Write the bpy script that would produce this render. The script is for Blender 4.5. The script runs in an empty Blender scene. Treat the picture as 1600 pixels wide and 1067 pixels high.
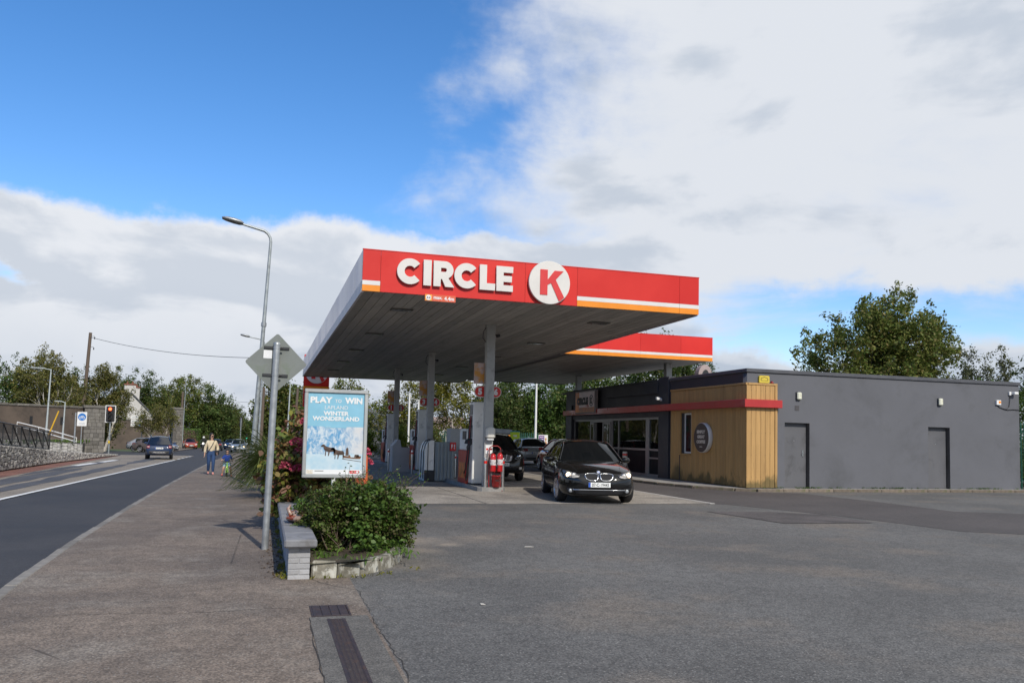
import bpy, bmesh, math, random
import numpy as np
from mathutils import Vector, Matrix
from mathutils.bvhtree import BVHTree

scene = bpy.context.scene
col = scene.collection
R = math.radians
random.seed(7)
rng = np.random.default_rng(7)

# ------------------------------------------------------------------ camera
PITCH, YAW, ROLL = R(3.7324), R(16.6732), 0.023
cd = bpy.data.cameras.new('camera')
cd.sensor_width = 36.0
cd.lens = 28.8
cd.shift_y = 0.0403
cd.clip_start = 0.1
cd.clip_end = 6000
cam = bpy.data.objects.new('camera', cd)
col.objects.link(cam)
fw = Vector((math.sin(YAW)*math.cos(PITCH), math.cos(YAW)*math.cos(PITCH), math.sin(PITCH)))
rt = Vector((math.cos(YAW), -math.sin(YAW), 0)); up = rt.cross(fw)
r2 = rt*math.cos(ROLL) + up*math.sin(ROLL)
u2 = up*math.cos(ROLL) - rt*math.sin(ROLL)
m = Matrix((r2, u2, -fw)).transposed().to_4x4()
m.translation = (0, 0, 1.55)
cam.matrix_world = m
scene.camera = cam

# ------------------------------------------------------------------ sky, sun, exposure
SUN_EL, SUN_AZ = R(38), R(171)          # azimuth clockwise from +Y (the road)
sun_dir = Vector((math.sin(SUN_AZ)*math.cos(SUN_EL), math.cos(SUN_AZ)*math.cos(SUN_EL), math.sin(SUN_EL)))
world = bpy.data.worlds.new('World')
scene.world = world
world.use_nodes = True
wt = world.node_tree
wt.nodes.clear()

def wn(t, **k):
    n = wt.nodes.new(t)
    for a, b in k.items(): setattr(n, a, b)
    return n

def wl(a, b): wt.links.new(a, b)

def wmath(op, a, b=None, c=None, clamp=False):
    n = wn('ShaderNodeMath', operation=op, use_clamp=clamp)
    for i, v in enumerate((a, b, c)):
        if v is None: continue
        if isinstance(v, (int, float)): n.inputs[i].default_value = v
        else: wl(v, n.inputs[i])
    return n.outputs[0]

def wstep(v, lo, hi):
    n = wn('ShaderNodeMapRange', interpolation_type='SMOOTHSTEP')
    wl(v, n.inputs[0])
    n.inputs[1].default_value = lo; n.inputs[2].default_value = hi
    n.inputs[3].default_value = 0; n.inputs[4].default_value = 1
    return n.outputs[0]

tc = wn('ShaderNodeTexCoord')
sep = wn('ShaderNodeSeparateXYZ'); wl(tc.outputs['Generated'], sep.inputs[0])
dx, dy, dz = sep.outputs
sky = wn('ShaderNodeTexSky', sky_type='NISHITA')
sky.sun_disc = False
sky.sun_elevation = SUN_EL
sky.sun_rotation = SUN_AZ
sky.air_density = 1.0; sky.dust_density = 0.15; sky.ozone_density = 3.0
hue = wn('ShaderNodeHueSaturation'); hue.inputs['Hue'].default_value = 0.499; hue.inputs['Saturation'].default_value = 1.27; hue.inputs['Value'].default_value = 1.52
wl(sky.outputs[0], hue.inputs['Color'])
tint = wn('ShaderNodeMix', data_type='RGBA', blend_type='MULTIPLY'); tint.inputs[0].default_value = 1.0
wl(hue.outputs[0], tint.inputs[6]); tint.inputs[7].default_value = (1.0, .92, .99, 1)
# cloud deck coordinates: a flat layer seen in perspective
zc = wmath('MAXIMUM', wmath('ADD', dz, 0.16), 0.02)
comb = wn('ShaderNodeCombineXYZ')
wl(wmath('DIVIDE', dx, zc), comb.inputs[0]); wl(wmath('DIVIDE', dy, zc), comb.inputs[1])
n1 = wn('ShaderNodeTexNoise', noise_dimensions='3D'); n1.inputs['Scale'].default_value = 1.15
n1.inputs['Detail'].default_value = 9; n1.inputs['Roughness'].default_value = 0.60; n1.inputs['Distortion'].default_value = 0.5
mp = wn('ShaderNodeMapping'); mp.inputs['Location'].default_value = (3.1, 1.7, 0.4); wl(comb.outputs[0], mp.inputs[0]); wl(mp.outputs[0], n1.inputs['Vector'])
n2 = wn('ShaderNodeTexNoise', noise_dimensions='3D'); n2.inputs['Scale'].default_value = 7.0
n2.inputs['Detail'].default_value = 8; n2.inputs['Roughness'].default_value = 0.6
wl(tc.outputs['Generated'], n2.inputs['Vector'])
n3 = wn('ShaderNodeTexNoise', noise_dimensions='3D'); n3.inputs['Scale'].default_value = 2.2
n3.inputs['Detail'].default_value = 6; n3.inputs['Roughness'].default_value = 0.55
mp3 = wn('ShaderNodeMapping'); mp3.inputs['Scale'].default_value = (1, 1, 3.0); wl(tc.outputs['Generated'], mp3.inputs[0]); wl(mp3.outputs[0], n3.inputs['Vector'])
ragged = wmath('MULTIPLY', wmath('SUBTRACT', n2.outputs[0], 0.5), 0.30)
ragged2 = wmath('MULTIPLY', wmath('SUBTRACT', n3.outputs[0], 0.5), 0.22)
# where the banks stand: a bank along the horizon, and a large one filling the sky to the right
side = wmath('ADD', wmath('MULTIPLY', dx, math.cos(YAW)), wmath('MULTIPLY', dy, -math.sin(YAW)))
side_r = wmath('ADD', side, wmath('ADD', ragged, ragged2))
el_r = wmath('ADD', dz, wmath('MULTIPLY', ragged, 0.30))
el_t = wmath('ADD', el_r, wmath('MULTIPLY', side, -0.02))
low = wmath('SUBTRACT', 1.0, wstep(el_t, 0.222, 0.262))
right = wstep(side_r, -0.22, 0.20)
gapx = wstep(side_r, 0.04, 0.30)
gapz = wmath('MULTIPLY', wstep(el_r, 0.085, 0.125), wmath('SUBTRACT', 1.0, wstep(el_r, 0.150, 0.20)))
gap = wmath('MULTIPLY', gapx, gapz)
lowgap = wmath('MULTIPLY', wmath('SUBTRACT', 1.0, wstep(side_r, -0.5, -0.42)), wmath('MULTIPLY', wstep(el_r, 0.145, 0.160), wmath('SUBTRACT', 1.0, wstep(el_r, 0.165, 0.18))))
bias = wmath('MAXIMUM', low, right)
bias = wmath('SUBTRACT', bias, wmath('MULTIPLY', gap, 0.75))
bias = wmath('SUBTRACT', bias, wmath('MULTIPLY', lowgap, 0.6))
cover = wmath('ADD', wmath('MULTIPLY', bias, 0.50), wmath('MULTIPLY', n1.outputs[0], 0.78))
alpha = wstep(cover, 0.47, 0.80)
# tops bright, thick parts greyer
def billow(off):
    mpb = wn('ShaderNodeMapping'); mpb.inputs['Scale'].default_value = (1, 1, 2.2); mpb.inputs['Location'].default_value = off
    wl(tc.outputs['Generated'], mpb.inputs[0]); nb = wn('ShaderNodeTexNoise'); nb.inputs['Scale'].default_value = 4.2; nb.inputs['Detail'].default_value = 8; nb.inputs['Roughness'].default_value = 0.52; nb.inputs['Distortion'].default_value = 0.35
    wl(mpb.outputs[0], nb.inputs['Vector']); return nb.outputs[0]
relief = wmath('SUBTRACT', billow((.3, .2, .0)), billow((.34, .15, .10)))      # thickness here against thickness towards the sun: sunlit and shaded sides of the billows
shade = wmath('ADD', wmath('MULTIPLY', n3.outputs[0], 0.60), wmath('MULTIPLY', relief, -1.9))
edge_w = wmath('MULTIPLY', wmath('SUBTRACT', 1.0, wstep(cover, 0.62, 1.0)), -0.30)
shade = wmath('ADD', shade, edge_w)
sh = wstep(shade, 0.12, 0.46)
lowgrey = wmath('MULTIPLY', wmath('SUBTRACT', 1.0, wstep(el_r, 0.04, 0.17)), 0.42)
greyness = wmath('MINIMUM', wmath('ADD', wmath('MULTIPLY', wmath('ADD', sh, wmath('MULTIPLY', right, 0.30)), 0.60), lowgrey), 1.0)
cmix = wn('ShaderNodeMix', data_type='RGBA')
wl(greyness, cmix.inputs[0])
cmix.inputs[6].default_value = (7.0, 7.25, 7.7, 1); cmix.inputs[7].default_value = (4.3, 4.9, 5.8, 1)
smix = wn('ShaderNodeMix', data_type='RGBA')
wl(alpha, smix.inputs[0]); wl(tint.outputs[2], smix.inputs[6]); wl(cmix.outputs[2], smix.inputs[7])
bg = wn('ShaderNodeBackground'); bg.inputs['Strength'].default_value = 0.1
wl(smix.outputs[2], bg.inputs[0])
wo = wn('ShaderNodeOutputWorld'); wl(bg.outputs[0], wo.inputs[0])

sl = bpy.data.lights.new('sun', 'SUN'); sl.energy = 3.15; sl.angle = R(0.53); sl.color = (1.0, 0.94, 0.85)
sun = bpy.data.objects.new('sun', sl); col.objects.link(sun)
sun.rotation_euler = (-sun_dir).to_track_quat('-Z', 'Y').to_euler()
vs = scene.view_settings
vs.view_transform = 'Standard'; vs.look = 'None'; vs.exposure = 0.2; vs.gamma = 1.0; vs.use_curve_mapping = False
scene.cycles.max_bounces = 8
scene.cycles.transparent_max_bounces = 24

# ------------------------------------------------------------------ helpers: tags
def tag(o, label=None, cat=None, group=None, kind=None):
    if label: o['label'] = label
    if cat: o['category'] = cat
    if group: o['group'] = group
    if kind: o['kind'] = kind
    return o

def thing(name, label, cat, loc=(0, 0, 0), rz=0.0, group=None):
    o = bpy.data.objects.new(name, None); col.objects.link(o)
    o.empty_display_size = 0.2
    o.location = loc; o.rotation_euler = (0, 0, rz)
    return tag(o, label, cat, group)

def copy_tree(o, parent=None):
    c = o.copy(); col.objects.link(c)
    if parent is not None: c.parent = parent
    for ch in o.children: copy_tree(ch, c)
    return c

# ------------------------------------------------------------------ helpers: meshes
class MB:
    def __init__(s): s.v = []; s.f = []; s.sm = []; s.mi = []; s.cur = 0
    def add(s, vs, fs, smooth=False):
        b = len(s.v); s.v += [tuple(p) for p in vs]
        for f in fs: s.f.append([i+b for i in f]); s.sm.append(smooth); s.mi.append(s.cur)
        return s
    def box(s, x0, x1, y0, y1, z0, z1, M=None):
        p = [Vector((x, y, z)) for z in (z0, z1) for y in (y0, y1) for x in (x0, x1)]
        if M is not None: p = [M @ q for q in p]
        return s.add(p, [(0, 2, 3, 1), (4, 5, 7, 6), (0, 1, 5, 4), (2, 6, 7, 3), (0, 4, 6, 2), (1, 3, 7, 5)])
    def bbox(s, x0, x1, y0, y1, z0, z1, b=0.01, M=None):
        bm = bmesh.new(); bmesh.ops.create_cube(bm, size=1)
        for v in bm.verts:
            v.co = Vector(((x0+x1)/2+v.co.x*(x1-x0), (y0+y1)/2+v.co.y*(y1-y0), (z0+z1)/2+v.co.z*(z1-z0)))
        bmesh.ops.bevel(bm, geom=bm.edges[:], offset=b, segments=1, affect='EDGES', profile=.5)
        return s.bm(bm, M)
    def bm(s, bm, M=None, smooth=False):
        bm.verts.index_update()
        s.add([(M @ v.co) if M is not None else v.co.copy() for v in bm.verts], [[v.index for v in f.verts] for f in bm.faces], smooth)
        bm.free(); return s
    def quad(s, a, b, c, d): return s.add([a, b, c, d], [(0, 1, 2, 3)])
    def cyl(s, p0, p1, r0, r1=None, seg=12, caps=True, smooth=True):
        r1 = r0 if r1 is None else r1
        p0, p1 = Vector(p0), Vector(p1); d = (p1-p0).normalized()
        a = d.orthogonal().normalized(); b = d.cross(a)
        ring = [(math.cos(2*math.pi*i/seg), math.sin(2*math.pi*i/seg)) for i in range(seg)]
        vs = [p0+(a*c+b*t)*r0 for c, t in ring]+[p1+(a*c+b*t)*r1 for c, t in ring]
        s.add(vs, [(i, (i+1) % seg, seg+(i+1) % seg, seg+i) for i in range(seg)], smooth)
        if caps:
            s.add(vs[:seg], [tuple(reversed(range(seg)))]); s.add(vs[seg:], [tuple(range(seg))])
        return s
    def tube(s, pts, r, seg=8, caps=True):
        pts = [Vector(p) for p in pts]; n = len(pts)
        rs = r if isinstance(r, (list, tuple)) else [r]*n
        prev = None; vs = []
        for i, p in enumerate(pts):
            d = (pts[min(i+1, n-1)]-pts[max(i-1, 0)]).normalized()
            a = d.orthogonal().normalized() if prev is None else (prev-d*prev.dot(d)).normalized()
            prev = a; b = d.cross(a)
            vs += [p+(a*math.cos(2*math.pi*k/seg)+b*math.sin(2*math.pi*k/seg))*rs[i] for k in range(seg)]
        fs = [(i*seg+k, i*seg+(k+1) % seg, (i+1)*seg+(k+1) % seg, (i+1)*seg+k) for i in range(n-1) for k in range(seg)]
        s.add(vs, fs, True)
        if caps: s.add(vs[:seg], [tuple(reversed(range(seg)))]); s.add(vs[-seg:], [tuple(range(seg))])
        return s
    def lathe(s, prof, seg=20, M=None, smooth=True):      # prof: (r, z)
        vs = []
        for r, z in prof:
            for k in range(seg):
                p = Vector((r*math.cos(2*math.pi*k/seg), r*math.sin(2*math.pi*k/seg), z)); vs.append(M @ p if M is not None else p)
        n = len(prof)
        return s.add(vs, [(i*seg+k, i*seg+(k+1) % seg, (i+1)*seg+(k+1) % seg, (i+1)*seg+k) for i in range(n-1) for k in range(seg)], smooth)
    def prism(s, poly, d, M=None):            # poly in local XY, extruded from z=0 to z=d
        n = len(poly)
        vs = [Vector((x, y, 0)) for x, y in poly]+[Vector((x, y, d)) for x, y in poly]
        if M is not None: vs = [M @ v for v in vs]
        return s.add(vs, [tuple(reversed(range(n))), tuple(range(n, 2*n))]+[(i, (i+1) % n, n+(i+1) % n, n+i) for i in range(n)])
    def sphere(s, c, r, seg=12, rings=8, M=None):
        c = Vector(c); r = Vector(r) if not isinstance(r, (int, float)) else Vector((r, r, r))
        vs = []
        for i in range(rings+1):
            t = math.pi*i/rings
            for k in range(seg):
                p = Vector((r.x*math.sin(t)*math.cos(2*math.pi*k/seg), r.y*math.sin(t)*math.sin(2*math.pi*k/seg), r.z*math.cos(t)))
                if M is not None: p = M @ p
                vs.append(c+p)
        return s.add(vs, [(i*seg+k, (i+1)*seg+k, (i+1)*seg+(k+1) % seg, i*seg+(k+1) % seg) for i in range(rings) for k in range(seg)], True)
    def grid(s, P, smooth=True, flip=False):               # P[i][j] points
        n, mm = len(P), len(P[0]); vs = [p for row in P for p in row]
        fs = [(i*mm+j, i*mm+j+1, (i+1)*mm+j+1, (i+1)*mm+j) for i in range(n-1) for j in range(mm-1)]
        if flip: fs = [tuple(reversed(f)) for f in fs]
        return s.add(vs, fs, smooth)
    def mesh(s, name, mats):
        me = bpy.data.meshes.new(name)
        me.from_pydata([tuple(v) for v in s.v], [], s.f)
        me.polygons.foreach_set('use_smooth', s.sm)
        for mt in (mats if isinstance(mats, (list, tuple)) else [mats]): me.materials.append(mt)
        if max(s.mi, default=0) > 0: me.polygons.foreach_set('material_index', s.mi)
        me.update()
        return me
    def build(s, name, mats, parent=None, loc=None, label=None, weld=False):
        me = s.mesh(name, mats)
        if weld:
            b = bmesh.new(); b.from_mesh(me); bmesh.ops.remove_doubles(b, verts=b.verts[:], dist=1e-4)
            bmesh.ops.recalc_face_normals(b, faces=b.faces[:]); b.to_mesh(me); b.free()
        return put(name, me, parent, loc, label)

def put(name, me, parent=None, loc=None, label=None):
    o = bpy.data.objects.new(name, me); col.objects.link(o)
    if parent is not None: o.parent = parent
    if loc is not None: o.location = loc
    if label: o['label'] = label
    return o

def struct(name, mb, mt):
    o = mb.build(name, mt); o['kind'] = 'structure'; return o

def eval_mesh(o):
    dg = bpy.context.evaluated_depsgraph_get()
    return bpy.data.meshes.new_from_object(o.evaluated_get(dg))

def curve_mesh(name, splines, depth, mt, bevel=0.0):
    """filled 2-D outlines with holes, extruded: z from 0 to depth"""
    cu = bpy.data.curves.new(name, 'CURVE'); cu.dimensions = '2D'; cu.fill_mode = 'BOTH'
    cu.extrude = depth/2 - bevel; cu.bevel_depth = bevel
    for pts in splines:
        sp = cu.splines.new('POLY'); sp.points.add(len(pts)-1); sp.use_cyclic_u = True
        for p, q in zip(sp.points, pts): p.co = (q[0], q[1], 0, 1)
    o = bpy.data.objects.new(name, cu); col.objects.link(o)
    me = eval_mesh(o); bpy.data.objects.remove(o); bpy.data.curves.remove(cu)
    me.transform(Matrix.Translation((0, 0, depth/2)))
    me.materials.clear(); me.materials.append(mt)
    return me

def text_mesh(name, s, size, mt, depth=0.004, bold=0.0, align='CENTER', width=None, height=None):
    cu = bpy.data.curves.new(name, 'FONT'); cu.body = s; cu.size = size; cu.extrude = depth/2; cu.offset = bold
    cu.align_x = align; cu.align_y = 'CENTER'; cu.resolution_u = 3
    o = bpy.data.objects.new(name, cu); col.objects.link(o)
    me = eval_mesh(o); bpy.data.objects.remove(o); bpy.data.curves.remove(cu)
    if len(me.vertices):
        xs = [v.co.x for v in me.vertices]; ys = [v.co.y for v in me.vertices]
        sx = width/(max(xs)-min(xs)) if width else 1
        sy = height/(max(ys)-min(ys)) if height else (1 if not width else sx)
        cy = (max(ys)+min(ys))/2; cx = (max(xs)+min(xs))/2 if align == 'CENTER' else min(xs)
        me.transform(Matrix.Translation((0, 0, depth/2)) @ Matrix.Diagonal((sx, sy, 1, 1)) @ Matrix.Translation((-cx, -cy, 0)))
    me.materials.clear(); me.materials.append(mt)
    return me

FACE_S = Matrix.Rotation(R(90), 4, 'X')                                  # reads from -Y
FACE_W = Matrix.Rotation(R(-90), 4, 'Z') @ FACE_S                        # reads from -X

def sign_text(name, s, mt, parent, loc, F=FACE_S, **k):
    me = text_mesh(name, s, k.pop('size', 0.1), mt, **k)
    o = put(name, me, parent); o.matrix_local = Matrix.Translation(loc) @ F
    return o

# ------------------------------------------------------------------ helpers: materials
def nt(name):
    mt = bpy.data.materials.new(name); mt.use_nodes = True
    t = mt.node_tree; b = t.nodes['Principled BSDF']
    return mt, t, b

def N(t, typ, **k):
    n = t.nodes.new(typ)
    for a, v in k.items():
        if a.startswith('i_'):
            n.inputs[a[2:].replace('_', ' ')].default_value = v
        else: setattr(n, a, v)
    return n

def noise(t, vec, scale, detail=4, rough=.55, dist=0):
    n = t.nodes.new('ShaderNodeTexNoise'); n.inputs['Scale'].default_value = scale
    n.inputs['Detail'].default_value = detail; n.inputs['Roughness'].default_value = rough; n.inputs['Distortion'].default_value = dist
    if vec is not None: t.links.new(vec, n.inputs['Vector'])
    return n.outputs[0]

def ramp(t, fac, lo, hi, a=0., b=1.):
    n = t.nodes.new('ShaderNodeMapRange'); n.interpolation_type = 'SMOOTHSTEP'
    t.links.new(fac, n.inputs[0]); n.inputs[1].default_value = lo; n.inputs[2].default_value = hi
    n.inputs[3].default_value = a; n.inputs[4].default_value = b
    return n.outputs[0]

def mixc(t, fac, a, b, mode='MIX'):
    n = t.nodes.new('ShaderNodeMix'); n.data_type = 'RGBA'; n.blend_type = mode
    if isinstance(fac, (int, float)): n.inputs[0].default_value = fac
    else: t.links.new(fac, n.inputs[0])
    for i, v in ((6, a), (7, b)):
        if isinstance(v, tuple): n.inputs[i].default_value = (*v[:3], 1)
        else: t.links.new(v, n.inputs[i])
    return n.outputs[2]

def mth(t, op, a, b=0.):
    n = t.nodes.new('ShaderNodeMath'); n.operation = op
    for i, v in ((0, a), (1, b)):
        if isinstance(v, (int, float)): n.inputs[i].default_value = v
        else: t.links.new(v, n.inputs[i])
    return n.outputs[0]

def bump(t, b, h, strength=.3, dist=.01):
    n = t.nodes.new('ShaderNodeBump'); n.inputs['Strength'].default_value = strength; n.inputs['Distance'].default_value = dist
    t.links.new(h, n.inputs['Height']); t.links.new(n.outputs[0], b.inputs['Normal'])

def vmap(t, src, scale=(1, 1, 1), loc=(0, 0, 0)):
    n = t.nodes.new('ShaderNodeMapping'); n.inputs['Scale'].default_value = scale; n.inputs['Location'].default_value = loc
    t.links.new(src, n.inputs[0]); return n.outputs[0]

def objco(t): return t.nodes.new('ShaderNodeTexCoord').outputs['Object']

def mat(name, c, rough=.5, metal=0., var=.12, vs=2.5, rand=0., bmp=0., bs=30., spec=.5, coat=0., dirt=None, ds=1.2, dlo=.52, dhi=.7, stretch=(1, 1, 1), rvar=.08):
    mt, t, b = nt(name); co = vmap(t, objco(t), stretch)
    n = noise(t, co, vs, 6, .6)
    a = tuple(x*(1-var) for x in c); d = tuple(min(1, x*(1+var)) for x in c)
    cc = mixc(t, ramp(t, n, .3, .7), a, d)
    if dirt: cc = mixc(t, ramp(t, noise(t, co, ds, 8, .65, .4), dlo, dhi), cc, dirt)
    if rand:
        oi = t.nodes.new('ShaderNodeObjectInfo').outputs['Random']
        g = t.nodes.new('ShaderNodeHueSaturation'); t.links.new(cc, g.inputs['Color'])
        t.links.new(ramp(t, oi, 0, 1, 1-rand, 1+rand), g.inputs['Value']); cc = g.outputs[0]
    t.links.new(cc, b.inputs['Base Color'])
    t.links.new(ramp(t, n, .3, .7, max(.02, rough-rvar), min(1, rough+rvar)), b.inputs['Roughness'])
    b.inputs['Metallic'].default_value = metal
    b.inputs['Specular IOR Level'].default_value = spec
    if coat: b.inputs['Coat Weight'].default_value = coat; b.inputs['Coat Roughness'].default_value = .03
    if bmp: bump(t, b, noise(t, co, bs, 5, .6), bmp, .01)
    return mt

def emis(name, c, s, base=None):
    mt, t, b = nt(name)
    b.inputs['Base Color'].default_value = (*(base or c), 1); b.inputs['Emission Color'].default_value = (*c, 1); b.inputs['Emission Strength'].default_value = s
    return mt

def glassmat(name, tint, trans=.5, rough=.02, refl=.8, clear=(.75, .8, .8)):
    """window glass: part of the light goes through, the rest mirrors"""
    mt, t, b = nt(name)
    b.inputs['Base Color'].default_value = (*tint, 1); b.inputs['Roughness'].default_value = rough
    b.inputs['Specular IOR Level'].default_value = .35+.8*refl; b.inputs['Coat Weight'].default_value = refl; b.inputs['Coat Roughness'].default_value = .01
    tr = t.nodes.new('ShaderNodeBsdfTransparent'); tr.inputs[0].default_value = (*clear, 1)
    fr = t.nodes.new('ShaderNodeFresnel'); fr.inputs[0].default_value = 1.5
    ms = t.nodes.new('ShaderNodeMixShader'); k = mth(t, 'MAXIMUM', mth(t, 'SUBTRACT', trans, fr.outputs[0]), 0.)
    t.links.new(k, ms.inputs[0]); t.links.new(b.outputs[0], ms.inputs[1]); t.links.new(tr.outputs[0], ms.inputs[2])
    t.links.new(ms.outputs[0], t.nodes['Material Output'].inputs[0])
    return mt

def leafmat(name, cols, trans=.35, rough=.55):
    mt, t, b = nt(name)
    geo = t.nodes.new('ShaderNodeNewGeometry')
    cr = t.nodes.new('ShaderNodeValToRGB'); cr.color_ramp.interpolation = 'LINEAR'
    el = cr.color_ramp.elements
    while len(el) < len(cols): el.new(.5)
    for i, c in enumerate(cols): el[i].position = i/(len(cols)-1); el[i].color = (*c, 1)
    t.links.new(geo.outputs['Random Per Island'], cr.inputs[0])
    oi = t.nodes.new('ShaderNodeObjectInfo').outputs['Random']
    big = noise(t, objco(t), .55, 3, .5)
    hs = t.nodes.new('ShaderNodeHueSaturation'); t.links.new(cr.outputs[0], hs.inputs['Color'])
    t.links.new(mth(t, 'MULTIPLY', ramp(t, oi, 0, 1, .85, 1.15), ramp(t, big, .35, .65, .75, 1.25)), hs.inputs['Value'])
    t.links.new(hs.outputs[0], b.inputs['Base Color']); b.inputs['Roughness'].default_value = rough
    b.inputs['Specular IOR Level'].default_value = .25
    tl = t.nodes.new('ShaderNodeBsdfTranslucent'); t.links.new(hs.outputs[0], tl.inputs[0])
    ms = t.nodes.new('ShaderNodeMixShader'); ms.inputs[0].default_value = trans
    t.links.new(b.outputs[0], ms.inputs[1]); t.links.new(tl.outputs[0], ms.inputs[2])
    t.links.new(ms.outputs[0], t.nodes['Material Output'].inputs[0])
    return mt

def asphalt(name, c, chip=.16, cs=110, patch=.25, ps=.5, cracks=0., warm=None, stain=.25, bs=.5):
    mt, t, b = nt(name); co = objco(t)
    big = noise(t, co, ps, 8, .62, .3); mid = noise(t, co, 6, 4, .6); fine = noise(t, co, cs, 2, .7)
    cc = mixc(t, ramp(t, big, .32, .68), tuple(x*(1-patch) for x in c), tuple(x*(1+patch) for x in c))
    if warm: cc = mixc(t, ramp(t, noise(t, vmap(t, co, (1, 1, 1), (9, 4, 0)), ps*1.7, 6, .6), .48, .68), cc, warm)
    cc = mixc(t, ramp(t, mid, .42, .66, 0, stain), cc, tuple(x*.55 for x in c))
    vo = t.nodes.new('ShaderNodeTexVoronoi'); vo.inputs['Scale'].default_value = cs*.75; t.links.new(co, vo.inputs['Vector'])
    sepc = t.nodes.new('ShaderNodeSeparateColor'); t.links.new(vo.outputs['Color'], sepc.inputs[0])
    chips = mth(t, 'MULTIPLY', ramp(t, sepc.outputs[0], .72, .95), ramp(t, vo.outputs['Distance'], .45, .2))
    v3 = t.nodes.new('ShaderNodeTexVoronoi'); v3.inputs['Scale'].default_value = cs*1.15; t.links.new(co, v3.inputs['Vector']); s3 = t.nodes.new('ShaderNodeSeparateColor'); t.links.new(v3.outputs['Color'], s3.inputs[0])
    gr = mixc(t, ramp(t, s3.outputs[1], 0, 1), (.50, .50, .50), (1.62, 1.60, 1.56)); cc = mixc(t, .6, cc, gr, 'MULTIPLY')
    cc = mixc(t, mth(t, 'MULTIPLY', chips, .42), cc, (chip*1.05, chip, chip*.94))
    cc = mixc(t, ramp(t, fine, .5, .72, 0, .45), cc, tuple(x*.4 for x in c))
    if cracks:
        v2 = t.nodes.new('ShaderNodeTexVoronoi'); v2.feature = 'DISTANCE_TO_EDGE'; v2.inputs['Scale'].default_value = .22
        wob = mixc(t, .08, co, t.nodes.new('ShaderNodeTexNoise').outputs[1])
        t.links.new(wob, v2.inputs['Vector'])
        cr = mth(t, 'MULTIPLY', ramp(t, v2.outputs['Distance'], .0028, .0008), ramp(t, noise(t, co, .6, 3), .45, .6))
        cc = mixc(t, mth(t, 'MULTIPLY', cr, cracks), cc, tuple(x*.25 for x in c))
    t.links.new(cc, b.inputs['Base Color'])
    t.links.new(ramp(t, big, .3, .7, .78, .95), b.inputs['Roughness']); b.inputs['Specular IOR Level'].default_value = .3
    bump(t, b, mth(t, 'ADD', fine, mth(t, 'MULTIPLY', chips, .6)), bs, .006)
    return mt

# shared materials
M = {}
M['white_paint'] = mat('white_paint', (.72, .72, .70), .5, var=.05, dirt=(.45, .44, .42), dlo=.6, dhi=.8)
M['black_plastic'] = mat('black_plastic', (.018, .018, .02), .45, var=.2)
M['rubber'] = mat('rubber', (.012, .012, .013), .75, var=.2)
M['chrome'] = mat('chrome', (.75, .75, .76), .12, 1.0, var=.05, rvar=.04)
M['galv'] = mat('galvanised_steel', (.36, .38, .39), .45, .55, var=.12, vs=9)
M['dark_steel'] = mat('dark_steel', (.035, .037, .04), .5, .3, var=.15)
M['red'] = mat('red_panel', (.60, .024, .017), .40, var=.05, vs=.7, spec=.3, coat=.08, rand=.05)
M['orange'] = mat('orange_stripe', (.78, .25, .010), .35, var=.04)
M['white_stripe'] = mat('white_stripe', (.66, .65, .63), .35, var=.03)
M['letter_white'] = mat('letter_white', (.63, .61, .575), .5, var=.04, dirt=(.50, .475, .43), dlo=.62, dhi=.85)
M['letter_red'] = mat('letter_red', (.60, .03, .03), .4, var=.03)
M['print_white'] = mat('print_white', (.72, .73, .73), .5, var=.02)
M['print_black'] = mat('print_black', (.02, .02, .022), .5, var=.02)
M['grey_pole'] = mat('grey_pole', (.30, .33, .34), .45, .35, var=.15, vs=5, dirt=(.2, .2, .19))
M['concrete'] = mat('concrete', (.30, .29, .27), .9, var=.16, vs=3, bmp=.3, bs=40, dirt=(.19, .18, .165))

def gz(x, y):
    """height of the land: the road falls gently away from the junction, the forecourt is level"""
    s = 0.0 if y < 10 else -0.0108*(min(y, 140)-10)
    w = 0.0 if x < 1.0 else 1.0
    if y > 54: w *= max(0.0, 1-(y-54)/16)
    return s*(1-w)
# ------------------------------------------------------------------ ground, road, pavement, forecourt
M['soil'] = asphalt('earth', (.075, .058, .042), chip=.12, cs=60, patch=.4, ps=1.5, warm=(.05, .06, .03))
M['field'] = mat('grass_field', (.06, .085, .03), .9, var=.35, vs=.2, bmp=.4, bs=8)
M['lot'] = asphalt('lot_asphalt', (.122, .119, .114), chip=.42, cs=62, patch=.18, ps=.35, warm=(.165, .145, .125), stain=.35, cracks=.0)
def sandy(mt, spots, c):
    """sand and spilled soil lying on a surface"""
    t = mt.node_tree; b = t.nodes['Principled BSDF']; src = b.inputs['Base Color'].links[0].from_socket; co = objco(t); acc = None
    for x, y, r, k in spots:
        d = t.nodes.new('ShaderNodeVectorMath'); d.operation = 'DISTANCE'; t.links.new(co, d.inputs[0]); d.inputs[1].default_value = (x, y, 0)
        q = mth(t, 'MULTIPLY', ramp(t, mth(t, 'ADD', d.outputs['Value'], mth(t, 'MULTIPLY', noise(t, co, 2.5, 6, .65), r*1.2)), r*1.5, r*.4), k)
        acc = q if acc is None else mth(t, 'MAXIMUM', acc, q)
    g = mth(t, 'MULTIPLY', acc, ramp(t, noise(t, co, 26, 5, .7), .35, .6, .35, 1))
    t.links.new(mixc(t, g, src, c), b.inputs['Base Color'])
sandy(M['lot'], [(2.15, 11.9, .75, .75), (2.55, 11.5, .35, .9), (2.1, 10.9, .5, .5), (3.2, 12.2, .5, .35), (1.7, 9.6, .5, .4)], (.34, .285, .225))
sandy(M['lot'], [(6, 9, 1.6, .22), (11, 7.5, 2.2, .28), (3.5, 6.5, 1.2, .2), (15, 19, 2, .2), (8.4, 12.8, 1.0, .3), (5.2, 15.2, 1.6, .25), (2.6, 15.6, 1.2, .2)], (.07, .065, .06))
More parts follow.
